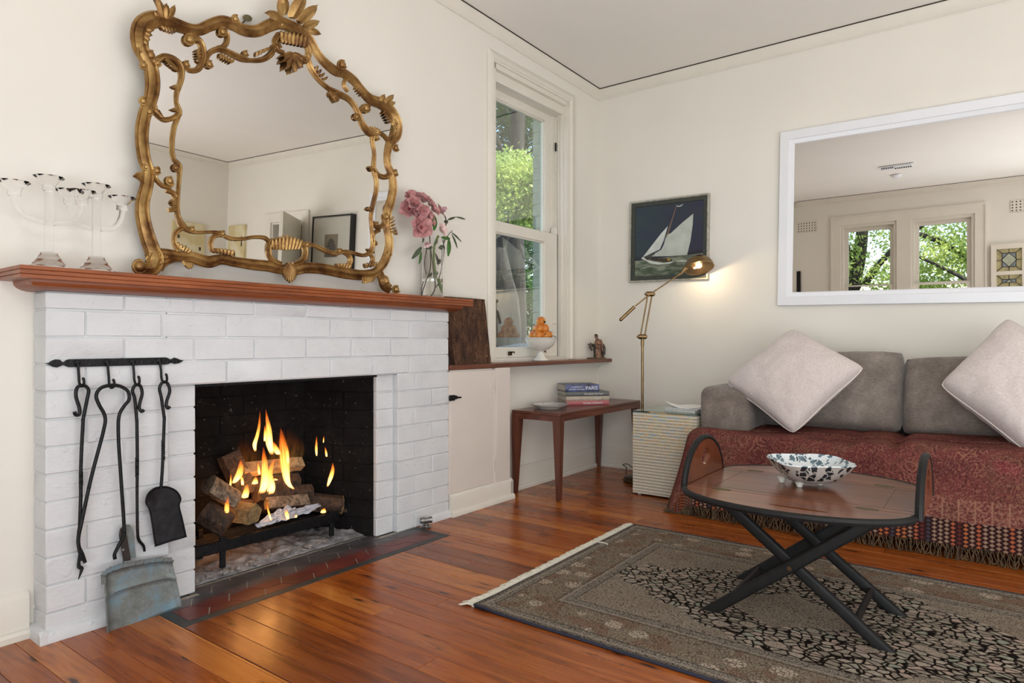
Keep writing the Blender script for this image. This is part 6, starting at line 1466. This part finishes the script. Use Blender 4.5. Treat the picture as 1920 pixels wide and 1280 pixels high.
def flamemat(n, hot, st, al):
    m = NT(n); co = m.co('UV'); U = m.sep(co, 0); V = m.sep(co, 1)
    e = m.node('ShaderNodeEmission', [m.ramp(V, [(0, (1., .32, .05, 1)), (.12, (1., .62, .22, 1)), (.45, (1., .42, .07, 1)), (.8, (1., .2, .018, 1)), (1., (.75, .08, .006, 1))]), 1.])
    n_ = m.noise(m.map(co, (3, 1.2, 1)), 2.2, 3, .5, .5)
    side = m.m_('SUBTRACT', 1., m.m_('ABSOLUTE', m.m_('SUBTRACT', m.m_('MULTIPLY', U, 2.), 1.)))
    a = m.m_('MULTIPLY', m.step(side, .0, .6), m.m_('MULTIPLY', m.ramp(V, [(0, .0), (.12, .8), (.5, .8), (1., .1)]), m.step(n_, .25, .6)))
    m.L(m.m_('MULTIPLY', m.ramp(V, [(0, .5), (.25, 1.), (1., .25)]), st), e.node.inputs[1])
    mx = m.n.new('ShaderNodeMixShader'); m.L(m.m_('MULTIPLY', a, al), mx.inputs[0]); m.L(m.node('ShaderNodeBsdfTransparent'), mx.inputs[1]); m.L(e, mx.inputs[2]); m.t.links.new(mx.outputs[0], m.out.inputs[0]); return m.m
fm = flamemat('flame', 1, 5.5, .95)
fc = lambda x, y: (380 + x / 4., 740 + y / 4.)
fm2 = flamemat('flame_haze', 1, 1.3, .10)
# each tongue: spine (x, y, halfwidth) from base to tip in a 1280 px crop of 380..700 x 740..1060
tong = [[(505, 745, 30), (515, 690, 32), (500, 600, 26), (520, 530, 16), (540, 470, 3)], [(440, 740, 28), (462, 670, 30), (465, 560, 26), (462, 480, 20), (455, 392, 4)],
 [(690, 715, 10), (640, 660, 22), (620, 560, 34), (610, 450, 38), (600, 350, 28), (585, 250, 3)], [(520, 450, 16), (500, 360, 28), (495, 260, 22), (485, 190, 14), (473, 108, 2)], [(570, 450, 18), (545, 400, 24), (530, 350, 4)],
 [(395, 425, 8), (390, 370, 16), (410, 300, 14), (425, 220, 10), (430, 120, 2)], [(230, 665, 14), (265, 615, 28), (285, 545, 22), (285, 485, 4)], [(315, 775, 26), (325, 725, 24), (335, 665, 4)], [(240, 800, 18), (245, 770, 14), (240, 730, 3)],
 [(170, 960, 6), (180, 880, 16), (182, 820, 16), (190, 760, 3)], [(150, 1020, 16), (150, 975, 14), (150, 930, 3)], [(935, 690, 8), (960, 620, 20), (975, 560, 16), (975, 508, 3)], [(855, 460, 5), (852, 400, 11), (855, 308, 2)], [(930, 465, 8), (925, 430, 9), (918, 390, 2)],
 [(905, 360, 3), (907, 335, 5), (908, 308, 1)], [(640, 935, 12), (630, 890, 16), (625, 855, 3)], [(515, 945, 5), (495, 880, 8), (480, 810, 2)], [(905, 885, 26), (905, 865, 20), (915, 848, 4)], [(700, 920, 10), (700, 905, 8), (705, 895, 2)], [(390, 670, 26), (395, 640, 18), (400, 610, 4)],
 [(550, 640, 18), (545, 632, 12), (540, 622, 3)], [(425, 600, 8), (420, 550, 10), (415, 500, 2)], [(640, 520, 10), (635, 440, 14), (635, 380, 2)], [(465, 350, 8), (468, 290, 10), (466, 225, 2)], [(205, 700, 6), (210, 650, 8), (212, 590, 2)], [(300, 680, 10), (295, 630, 10), (285, 600, 2)],
 [(560, 620, 90), (600, 500, 150), (640, 380, 130), (620, 260, 40)], [(300, 760, 60), (300, 600, 110), (330, 460, 110), (300, 330, 20)], [(120, 1010, 50), (110, 900, 70), (90, 800, 20)]]
for k, sp2 in enumerate(tong):
    y0 = [.13, .12, .14, .16, .13, .17, .14, .1, .1, .06, .05, .11, .15, .15, .15, .02, .02, .03, .03, .13, .14, .15, .17, .18, .13, .13, .21, .2, .1][k]
    q = smoothline(sp2, 5); b = MB(); n = len(q); m_ = 10; uv = []; vs = []
    sc_f = 1 / 4. * abs(hitL(500, 900, 'y', y0).z - hitL(500, 901, 'y', y0).z)
    for i, (x, y, w) in enumerate(q):
        p = hitL(*fc(x, y), 'y', y0)
        for j in range(m_):
            a = 2 * PI * j / m_; ww = max(w, .6) * sc_f * 1.1
            vs.append((p.x + ww * math.cos(a), p.y + ww * .5 * math.sin(a), p.z)); uv.append((.5 + .5 * math.cos(a), i / (n - 1)))
    b.add(vs, [(i * m_ + j, i * m_ + (j + 1) % m_, (i + 1) * m_ + (j + 1) % m_, (i + 1) * m_ + j) for i in range(n - 1) for j in range(m_)])
    obj('flame', b, fm if k < 26 else fm2, fl_, smooth=180, uv=uv)
ld = ML @ Vector((-2.8, .14, .3)); light('fire_glow', 'POINT', ld, 3.4, (1, .42, .12), .13)
ld = ML @ Vector((-2.92, .12, .2)); light('ember_glow', 'POINT', ld, 1.6, (1, .36, .1), .1)
# ------------------------------------------------------------ the room behind the camera, seen in the two mirrors
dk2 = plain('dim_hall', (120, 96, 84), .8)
# pair of sash windows opposite the white mirror
for n_, (a, c) in enumerate(WB):
    w = sstruct('window_%d' % (n_ + 2))
    y0, y1 = a, c; b = MB()
    for q in ((y0, y0 + .035, BZ0, BZ1), (y1 - .035, y1, BZ0, BZ1), (y0 + .035, y1 - .035, BZ1 - .035, BZ1), (y0 + .035, y1 - .035, BZ0, BZ0 + .035)): b.box(XB - .13, XB - .001, q[0], q[1], q[2], q[3])
    obj('jamb', b, trim_m, w, smooth=0)
    for nm, z0, z1, xx in (('upper_sash', 1.665, BZ1 - .035, XB - .105), ('lower_sash', BZ0 + .035, 1.70, XB - .06)):
        b = MB(); i0, i1 = y0 + .035, y1 - .035
        for q in ((i0, i0 + .05, z0, z1), (i1 - .05, i1, z0, z1), (i0 + .05, i1 - .05, z1 - .05, z1), (i0 + .05, i1 - .05, z0, z0 + .045)): b.box(xx, xx + .035, q[0], q[1], q[2], q[3])
        o = obj(nm, b, trim_m, w, smooth=0); g = MB(); g.box(xx + .015, xx + .018, i0 + .045, i1 - .045, z0 + .04, z1 - .045); sub('pane', g, pane_m, o, smooth=0)
tr = sstruct('trim_9'); b = MB()
ya, yb2, zt_ = WB[0][1], WB[1][0], BZ1
for q in ((ya, ya + .1, BZ0 - .05, zt_ + .1), (yb2 - .1, yb2, BZ0 - .05, zt_ + .1), (yb2, ya, zt_, zt_ + .1), (WB[1][1], WB[0][0], BZ0 - .05, zt_), (yb2 - .12, ya + .12, BZ0 - .09, BZ0 - .05)): b.box(XB, XB + .022, q[0], q[1], q[2], q[3])
for q in ((ya + .1, ya + .12, BZ0 - .05, zt_ + .12), (yb2 - .12, yb2 - .1, BZ0 - .05, zt_ + .12), (yb2 - .1, ya + .1, zt_ + .1, zt_ + .12)): b.box(XB, XB + .032, q[0], q[1], q[2], q[3])
obj('window_casing', b, trim_m, tr, kind='stuff')
# leaded double door to the right of them
dd = sstruct('door_2'); wd_ = plain('door_enamel', (226, 219, 204), .4, var=.01)
lead = plain('lead_came', (58, 56, 56), .6, .5); amber = plain('amber_glass', (186, 176, 132), .15, var=.15, sc=30); blueg = plain('blue_glass', (140, 152, 158), .12, var=.15, sc=30); clearg = plain('clear_leaded_glass', (176, 182, 160), .1, var=.1, sc=20)
dx_ = XB + .012; dy0, dy1, dzt = -3.12, -2.40, 2.12
b = MB()
cols_ = [(-2.70, -2.455), (-3.04, -2.745)]; rows_ = [(1.79, 2.06), (1.46, 1.745), (1.12, 1.42)]
ys = [dy1, cols_[0][1], cols_[0][0], cols_[1][1], cols_[1][0], dy0]; 
b.box(dx_, dx_ + .035, cols_[0][1], dy1, .01, dzt); b.box(dx_, dx_ + .035, cols_[1][1], cols_[0][0], .01, dzt); b.box(dx_, dx_ + .035, dy0, cols_[1][0], .01, dzt)
for y_0, y_1 in cols_:
    b.box(dx_, dx_ + .035, y_0, y_1, rows_[0][1], dzt); b.box(dx_, dx_ + .035, y_0, y_1, rows_[1][1], rows_[0][0]); b.box(dx_, dx_ + .035, y_0, y_1, rows_[2][1], rows_[1][0]); b.box(dx_, dx_ + .035, y_0, y_1, .01, rows_[2][0])
lf_ = obj('leaf', b, wd_, dd, smooth=0)
for y_0, y_1 in cols_:
    for z_0, z_1 in rows_:
        yc_, zc2 = (y_0 + y_1) / 2, (z_0 + z_1) / 2; qy, qz = (y_1 - y_0) * .27, (z_1 - z_0) * .31
        g = MB(); g.box(dx_ + .014, dx_ + .018, y_0, y_1, z_0, z_1); sub('pane', g, amber, lf_, smooth=0)
        g = MB(); g.box(dx_ + .0185, dx_ + .021, yc_ - qy, yc_ + qy, zc2 - qz, zc2 + qz); sub('pane', g, blueg, lf_, smooth=0)
        g = MB(); g.prism([(-qy * 1.15, 0), (0, -qz), (qy * 1.15, 0), (0, qz)], lambda p, q, d: (d, yc_ + p, zc2 + q), dx_ + .0215, dx_ + .0235); sub('pane', g, clearg, lf_, smooth=0)
        g = MB()
        def came(p, q): g.tube([(dx_ + .024, yc_ + p[0], zc2 + p[1]), (dx_ + .024, yc_ + q[0], zc2 + q[1])], .0035, 5)
        HY, HZ = (y_1 - y_0) / 2, (z_1 - z_0) / 2
        for p, q in (((-qy, -qz), (qy, -qz)), ((qy, -qz), (qy, qz)), ((qy, qz), (-qy, qz)), ((-qy, qz), (-qy, -qz)), ((-qy * 1.15, 0), (0, -qz)), ((0, -qz), (qy * 1.15, 0)), ((qy * 1.15, 0), (0, qz)), ((0, qz), (-qy * 1.15, 0)), ((-HY, -HZ), (-qy, -qz)), ((HY, HZ), (qy, qz)), ((-HY, HZ), (-qy, qz)), ((HY, -HZ), (qy, -qz)), ((0, qz), (0, HZ)), ((0, -qz), (0, -HZ)), ((-HY, 0), (-qy * 1.15, 0)), ((HY, 0), (qy * 1.15, 0))): came(p, q)
        sub('came', g, lead, lf_, kind='stuff')
def grille(name, label, y0, y1, z0, z1, x=XB):
    t = thing(name, label, 'vent', (x, (y0 + y1) / 2, (z0 + z1) / 2))
    b = MB(); nx, nz = 7, 4; w = (y1 - y0) / nx; h = (z1 - z0) / nz; f = .3
    b.box(x + .001, x + .0015, y0, y1, z0, z1)
    obj('backing', b, black_m, t, smooth=0); b = MB()
    for i in range(nx + 1): yy = y0 + i * w; b.box(x + .001, x + .008, max(y0, yy - w * f), min(y1, yy + w * f), z0, z1)
    for j in range(nz + 1): zz_ = z0 + j * h; b.box(x + .0011, x + .0079, y0, y1, max(z0, zz_ - h * f), min(z1, zz_ + h * f))
    obj('grille', b, trim_m, t, smooth=0, kind='stuff')
grille('wall_vent', 'square-holed wall vent left of the two windows in the white mirror', -.42, -.17, 2.49, 2.63)
grille('wall_vent', 'square-holed wall vent right of the two windows at the edge of the white mirror', -2.86, -2.59, 2.50, 2.64)
av = thing('ceiling_vent', 'white slotted air-conditioning vent in the ceiling seen in the white mirror', 'vent', (-4.08, -1.55, 2.9))
zc_v = zc(-4.08, -1.55); b = MB(); b.box(-4.17, -3.99, -1.72, -1.38, zc_v - .006, zc_v - .0005); b.box(-4.15, -4.01, -1.70, -1.40, zc_v - .012, zc_v - .0065, bev=.002); obj('frame', b, white_frame, av, smooth=0)
for k in range(14):
    y_ = -1.69 + k * .021; b = MB(); b.box(-4.145 if k < 8 else -4.08, -4.08 if k < 8 else -4.015, y_, y_ + .013, zc_v - .0135, zc_v - .0122); obj('slot', b, black_m, av, smooth=0)
sd = thing('smoke_alarm', 'small white disc on the ceiling beside the air vent in the mirror', 'alarm', (-4.59, -1.46, 2.9)); zz2 = zc(-4.59, -1.46)
b = MB(); b.lathe([(0, -.03), (.035, -.03), (.055, -.018), (.058, 0)], 24, c=(-4.55, -1.50, zz2 - .001)); obj('disc', b, white_frame, sd)
bf = thing('dark_frame', 'narrow dark frame by the corner at the left edge of the white mirror', 'picture', (XB, -.2, 1.7)); b = MB(); b.box(XB + .001, XB + .03, -.215, -.165, 1.35, 1.94, bev=.003); obj('frame', b, black_m, bf)
# doorway, door leaf and pictures on the far part of the right wall, seen in the gilt mirror
b = MB()
for q in ((DY1, DY1 + .11, 0, 2.15), (DY0 - .11, DY0, 0, 2.15), (DY0, DY1, 2.04, 2.15)): b.box(-.025, -.0, q[0], q[1], q[2], q[3], bev=.004)
for q in ((DY1 - .02, DY1, 0, 2.04), (DY0, DY0 + .02, 0, 2.04), (DY0 + .02, DY1 - .02, 2.02, 2.04)): b.box(-.0, .12, q[0], q[1], q[2], q[3])
tr2 = sstruct('trim_10'); obj('door_casing', b, trim_m, tr2, smooth=0, kind='stuff')
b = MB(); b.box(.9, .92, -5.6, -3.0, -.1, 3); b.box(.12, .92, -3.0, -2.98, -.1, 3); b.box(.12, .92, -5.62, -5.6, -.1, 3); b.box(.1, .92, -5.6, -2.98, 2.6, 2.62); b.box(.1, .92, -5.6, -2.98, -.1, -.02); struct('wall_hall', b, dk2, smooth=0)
d1 = sstruct('door_1'); b = MB(); b.box(-.72, 0, -.038, 0, .01, 2.03, bev=.002); o = obj('leaf', b, wd_, None, smooth=0); o.parent = d1
b = MB()
for q in ((-.66, -.40, .2, .9), (-.33, -.07, .2, .9), (-.66, -.40, 1.05, 1.9), (-.33, -.07, 1.05, 1.9)):
    for s_ in (-.043, .0):
        b.box(q[0], q[1], s_, s_ + .005, q[2], q[3], bev=.002)
o = obj('panel', b, wd_, None, smooth=0, kind='stuff'); o.parent = d1
b = MB(); b.ell((-.67, -.075, 1.0), .026); b.tube([(-.67, -.035, 1.0), (-.67, -.06, 1.0)], .009, 8); o = obj('knob', b, brass_m, None); o.parent = d1
d1.location = (-.03, DY1 - .0, 0); d1.rotation_euler = (0, 0, math.radians(-41.5))
def wallpic(label, y0, y1, z0, z1, fr, mount, w, img, ins, d=.03, x=0.):
    t = hang('framed_print', label, 'picture', (y0 + y1) / 2, (z0 + z1) / 2, 0, x); W_, H_ = abs(y1 - y0), z1 - z0
    b = MB(); framebox(b, W_, H_, 0, 0, [(0, .001), (0, d), (.002, d + .002), (w, d + .002), (w, d - .006)]); hobj('frame', b, fr, t)
    b = MB(); b.box(-W_ / 2 + w * .9, W_ / 2 - w * .9, -H_ / 2 + w * .9, H_ / 2 - w * .9, .001, d - .008); hobj('mount', b, mount, t, smooth=0)
    b = MB(); b.box(-W_ / 2 + ins[0], W_ / 2 - ins[0], -H_ / 2 + ins[1], H_ / 2 - ins[1], d - .0078, d - .0065); hobj('print', b, img, t, smooth=0); return t
m = NT('old_engraving'); co = m.co(); X = m.sep(co, 0); Y = m.sep(co, 1)
arch = m.m_('LESS_THAN', m.m_('ADD', m.m_('POWER', m.m_('DIVIDE', m.m_('ABSOLUTE', X), .085), 1.6), m.m_('POWER', m.m_('DIVIDE', m.m_('MAXIMUM', m.m_('ADD', Y, .04), 0.), .12), 1.6)), 1.)
m.base(m.mix(arch, srgb(128, 116, 98), m.ramp(m.noise(co, 60, 4), [(.35, srgb(50, 46, 44)), (.65, srgb(110, 102, 94))]))); m.set(rough=.5)
wallpic('black box-framed engraving with a wide pale mount, seen in the gilt mirror', -2.98, -3.64, 1.42, 2.06, plain('black_frame', (24, 24, 27), .35), plain('pale_mount', (190, 186, 174), .5, var=.01), .018, m.m, (.22, .2), .06)
m = NT('cream_canvas'); co = m.co(); m.base(m.ramp(m.noise(co, 5, 3), [(.4, srgb(206, 188, 142)), (.6, srgb(222, 212, 180))])); m.set(rough=.7); crm = m.m
for k, (lab, par) in enumerate((('cream canvas with small dark window shapes, on the far wall in the gilt mirror', 0), ('cream canvas with dark window shapes beside the far doorway in the gilt mirror', 1))):
    t = thing('canvas', lab, 'picture', (-.45, YF, 1.8) if par == 0 else (0, -5.2, 1.8))
    b = MB(); dm = MB()
    pos = ((.4, .5, 1), (.4, .42, 1), (.4, .34, 1), (.72, .36, 2), (.18, .7, 1), (.86, .5, 1), (.6, .12, 2)) if par == 0 else ((.2, .4, 2), (.45, .4, 2), (.45, .75, 1.4), (.85, .7, 3), (.7, .14, 2), (.2, .75, 1))
    if par == 0:
        b.box(-.68, -.30, YF + .001, YF + .035, 1.42, 2.02)
        for a, c, s_ in pos: dm.box(-.68 + a * .38 - .012, -.68 + a * .38 + .012, YF + .0355, YF + .037, 1.42 + c * .6 - .02 * s_, 1.42 + c * .6 + .02 * s_)
    else:
        b.box(-.035, -.001, -5.40, -5.03, 1.42, 2.04)
        for a, c, s_ in pos: dm.box(-.037, -.0355, -5.40 + a * .37 - .012, -5.40 + a * .37 + .012, 1.42 + c * .6 - .02 * s_, 1.42 + c * .6 + .02 * s_)
    obj('canvas_board', b, crm, t, smooth=0); obj('window_shapes', dm, plain('ink_brown_%d' % k, (62, 50, 40), .7), t, smooth=0, kind='stuff')
# ------------------------------------------------------------ outside
gd = MB(); gd.grid(40, 40, lambda u, v: (-30 + 60 * u, -25 + 60 * v, -.5)); gm_ = NT('garden_ground'); co = gm_.co(); gm_.base(gm_.ramp(gm_.noise(co, 1.5, 5, .6), [(.35, srgb(50, 66, 30)), (.55, srgb(84, 96, 50)), (.7, srgb(128, 116, 92))])); gm_.set(rough=.9); struct('ground', gd, gm_.m, smooth=0)
barkm = NT('tree_bark'); co = barkm.co(); n = barkm.noise(barkm.map(co, (8, 8, 1.6)), 1., 6, .65, .5); barkm.base(barkm.ramp(n, [(.3, srgb(26, 23, 20)), (.5, srgb(50, 45, 40)), (.7, srgb(82, 76, 68))])); barkm.bump(n, .9, .04); barkm.set(rough=.9)
def leafmat(n, a, c_):
    m = NT(n); co = m.co(); col = m.ramp(m.noise(co, 2.2, 3), [(.35, srgb(a)), (.65, srgb(c_))]); m.base(col); m.set(rough=.45)
    tr_ = m.node('ShaderNodeBsdfTranslucent', [col]); mx = m.n.new('ShaderNodeMixShader'); m.L(.45, mx.inputs[0]); m.t.links.new(m.b.outputs[0], mx.inputs[1]); m.L(tr_, mx.inputs[2]); m.t.links.new(mx.outputs[0], m.out.inputs[0]); return m.m
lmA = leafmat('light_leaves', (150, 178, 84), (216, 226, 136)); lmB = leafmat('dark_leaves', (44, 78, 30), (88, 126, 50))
def foliage(name, blobs, n, size, mat, root, seed):
    rs_ = np.random.RandomState(seed); bl = np.array(blobs, float); wts = bl[:, 3] ** 2.5; wts /= wts.sum(); idx = rs_.choice(len(bl), n, p=wts)
    d = rs_.normal(size=(n, 3)); d /= np.linalg.norm(d, axis=1)[:, None]; r_ = bl[idx, 3] * (rs_.rand(n) ** .45) ; c_ = bl[idx, :3] + d * r_[:, None] * np.array([1, 1, .8])
    # clumps of leaves
    c_ += rs_.normal(size=(n, 3)) * .03
    a = rs_.normal(size=(n, 3)); a /= np.linalg.norm(a, axis=1)[:, None]; e = np.cross(a, rs_.normal(size=(n, 3))); e /= np.linalg.norm(e, axis=1)[:, None]
    s_ = size * (.6 + .8 * rs_.rand(n))[:, None]; f = np.cross(a, e)
    V = np.empty((n, 4, 3)); V[:, 0] = c_ - a * s_; V[:, 1] = c_ + e * s_ * .42 + f * s_ * .12; V[:, 2] = c_ + a * s_; V[:, 3] = c_ - e * s_ * .42 + f * s_ * .12
    me = bpy.data.meshes.new(name); org = np.array(root['_o']); V = V.reshape(-1, 3) - org
    me.vertices.add(4 * n); me.vertices.foreach_set('co', V.ravel()); me.loops.add(4 * n); me.loops.foreach_set('vertex_index', np.arange(4 * n)); me.polygons.add(n); me.polygons.foreach_set('loop_start', np.arange(0, 4 * n, 4)); me.update(); me.validate()
    me.materials.append(mat); o = bpy.data.objects.new(name, me); COL.objects.link(o); o.parent = root; o['kind'] = 'stuff'; return o
def tree(label, trunk, branches, blobs, n, size, mat, seed, group=None):
    t = thing('tree', label, 'tree', tuple(trunk[0][:3]), group)
    b = MB(); q = smoothline(trunk, 5); b.tube([p[:3] for p in q], [p[3] for p in q], 12); obj('trunk', b, barkm.m, t, smooth=180)
    for br in branches:
        b = MB(); q = smoothline(br, 4); b.tube([p[:3] for p in q], [p[3] for p in q], 8); obj('branch', b, barkm.m, t, smooth=180)
    if blobs: foliage('foliage', blobs, n, size, mat, t, seed)
    return t
def G(u, v, Z): p = hitd(u, v, Z); return (p.x, p.y, p.z)
# two trunks outside the narrow window, light bush between, dark crown above
t0 = [G(948, 700, 8.0), G(946, 600, 8.0), G(935, 520, 8.0), G(922, 440, 8.0), G(905, 300, 8.0), G(880, 120, 8.0)]
t1_ = [G(967, 700, 8.4), G(968, 560, 8.4), G(966, 440, 8.4), G(968, 330, 8.5), G(972, 200, 8.6), G(975, 60, 8.7)]
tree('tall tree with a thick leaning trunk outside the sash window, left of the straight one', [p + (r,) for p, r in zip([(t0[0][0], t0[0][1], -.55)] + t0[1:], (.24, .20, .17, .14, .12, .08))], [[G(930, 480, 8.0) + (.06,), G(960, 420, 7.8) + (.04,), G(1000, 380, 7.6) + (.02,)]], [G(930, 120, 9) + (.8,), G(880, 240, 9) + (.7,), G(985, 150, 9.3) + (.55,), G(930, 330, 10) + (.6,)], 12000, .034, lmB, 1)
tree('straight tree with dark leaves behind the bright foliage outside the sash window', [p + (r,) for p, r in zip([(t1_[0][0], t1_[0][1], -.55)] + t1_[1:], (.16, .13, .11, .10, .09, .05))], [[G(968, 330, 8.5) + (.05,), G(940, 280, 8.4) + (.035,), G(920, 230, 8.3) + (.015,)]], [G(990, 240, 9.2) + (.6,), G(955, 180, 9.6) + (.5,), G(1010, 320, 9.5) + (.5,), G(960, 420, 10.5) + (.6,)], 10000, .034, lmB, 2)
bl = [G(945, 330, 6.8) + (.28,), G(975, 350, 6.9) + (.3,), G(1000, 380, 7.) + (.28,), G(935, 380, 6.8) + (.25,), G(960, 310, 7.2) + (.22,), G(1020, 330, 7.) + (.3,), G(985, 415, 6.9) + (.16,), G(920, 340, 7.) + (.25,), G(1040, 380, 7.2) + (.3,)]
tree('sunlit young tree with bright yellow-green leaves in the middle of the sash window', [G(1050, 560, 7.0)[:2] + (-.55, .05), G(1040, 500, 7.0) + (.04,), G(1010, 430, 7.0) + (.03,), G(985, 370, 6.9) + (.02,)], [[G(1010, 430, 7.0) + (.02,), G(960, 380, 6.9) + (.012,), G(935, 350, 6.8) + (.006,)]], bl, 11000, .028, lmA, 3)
hd_ = thing('hedge', 'low garden hedge beyond the trees behind the sash window', 'hedge', G(970, 640, 13)[:2] + (-.5,))
foliage('foliage', [G(u, 560 + (u % 7), 13.5) + (.9,) for u in range(860, 1090, 22)] + [G(u, 470, 15) + (.9,) for u in range(860, 1090, 30)], 9000, .07, lmB, hd_, 5)
fn = thing('outer_fence', 'pale timber paling fence far outside beyond the sash window trees', 'fence', G(970, 600, 16)[:2] + (-.5,)); fpm = plain('weathered_paling', (128, 126, 118), .8, var=.2)
fa, fb_ = Vector(G(870, 600, 15.8)), Vector(G(1080, 600, 16.2))
for k in range(26):
    p = fa + (fb_ - fa) * k / 25; b = MB(); b.box(p.x - .045, p.x + .045, p.y - .01, p.y + .01, -.5, 1.35 + .02 * (k % 3)); obj('paling', b, fpm, fn, smooth=0)
# parked car whose roof and windscreen show above the sill
car = thing('car', 'pale blue-silver parked car partly visible at the bottom of the sash window', 'car', (0, 0, 0))
p0 = Vector(G(985, 660, 7.0)); dirc = (RT * .93 + FW * .37).normalized(); Mc = Matrix.Translation((p0.x, p0.y, -.5)) @ Matrix.Rotation(math.atan2(dirc.y, dirc.x), 4, 'Z')
car['_o'] = [p0.x, p0.y, -.5]; car.matrix_world = Matrix.Translation((p0.x, p0.y, -.5))
cpaint = plain('silver_blue_paint', (132, 146, 160), .2, .5, var=.05); cglass = plain('tinted_car_glass', (60, 78, 78), .06, 0., var=.2)
def loft(secs, mat, nm, root):
    b = MB(); k = len(secs[0]); b.add([tuple(Mc @ Vector(p)) for s_ in secs for p in s_], [(i * k + j, i * k + (j + 1) % k, (i + 1) * k + (j + 1) % k, (i + 1) * k + j) for i in range(len(secs) - 1) for j in range(k)] + [tuple(range(k)), tuple((len(secs) - 1) * k + j for j in range(k))]); return obj(nm, b, mat, root, smooth=40)
def sec(x, w, z0, z1, r=.08): return [(x, -w, z0), (x, w, z0), (x, w, z1 - r), (x, w - r, z1), (x, -w + r, z1), (x, -w, z1 - r)]
loft([sec(x, w, z0, z1) for x, w, z0, z1 in ((-2.1, .70, .35, .62), (-1.95, .8, .25, .80), (-1.0, .84, .22, .90), (0, .85, .22, .93), (1.2, .84, .22, .94), (1.95, .8, .26, .92), (2.1, .72, .4, .7))], cpaint, 'body', car)
loft([sec(x, w, .88, z1, .1) for x, w, z1 in ((-1.05, .74, .93), (-.45, .66, 1.30), (.2, .64, 1.38), (1.0, .64, 1.34), (1.75, .72, .96))], cglass, 'cabin_glass', car)
loft([sec(x, w, z0, z1, .05) for x, w, z0, z1 in ((-.5, .62, 1.30, 1.33), (.2, .62, 1.375, 1.42), (1.02, .61, 1.335, 1.37))], cpaint, 'roof', car)
for sx in (-1.3, 1.3):
    for sy in (-.8, .8):
        b = MB(); b.tube([tuple(Mc @ Vector((sx, sy - .1, .31))), tuple(Mc @ Vector((sx, sy + .1, .31)))], .31, 24); obj('wheel', b, plain('tyre', (24, 24, 25), .8), car)
# trees outside the pair of windows behind the camera
for k, (x, y, s_, lab) in enumerate(((-9.2, -.2, 1., 'broad tree with pale curving branches outside the left window in the white mirror'), (-9.0, -2.4, 1.1, 'broad tree with pale curving branches outside the right window in the white mirror'), (-12.5, -4.6, 1.5, 'large tree further off outside the windows in the white mirror'))):
    tree(lab, [(x, y, -.55, .2 * s_), (x + .1, y + .1, 1.2, .16 * s_), (x, y - .2, 2.4, .12 * s_), (x + .2, y - .4, 4.2, .06)],
         [[(x, y, 1.4, .09), (x + .5, y - .6, 2.3, .055), (x + .7, y - 1.4, 3.0, .03)], [(x, y - .1, 1.9, .08), (x + .5, y + .7, 2.6, .05), (x + .6, y + 1.5, 2.9, .02)], [(x, y - .2, 2.3, .06), (x + .9, y - .1, 3.0, .035), (x + 1.2, y - .9, 3.4, .015)], [(x, y, 1.2, .06), (x + .8, y + .2, 1.8, .035), (x + 1., y + 1.1, 2.4, .018)]],
         [(x + .3 + .5 * math.cos(j * 1.9), y + 1.1 * math.sin(j * 2.3), 1.2 + (j * .37) % 3., .5 + .12 * (j % 3)) for j in range(12)], int(12000 * s_), .04, lmA if k < 2 else lmB, 20 + k)
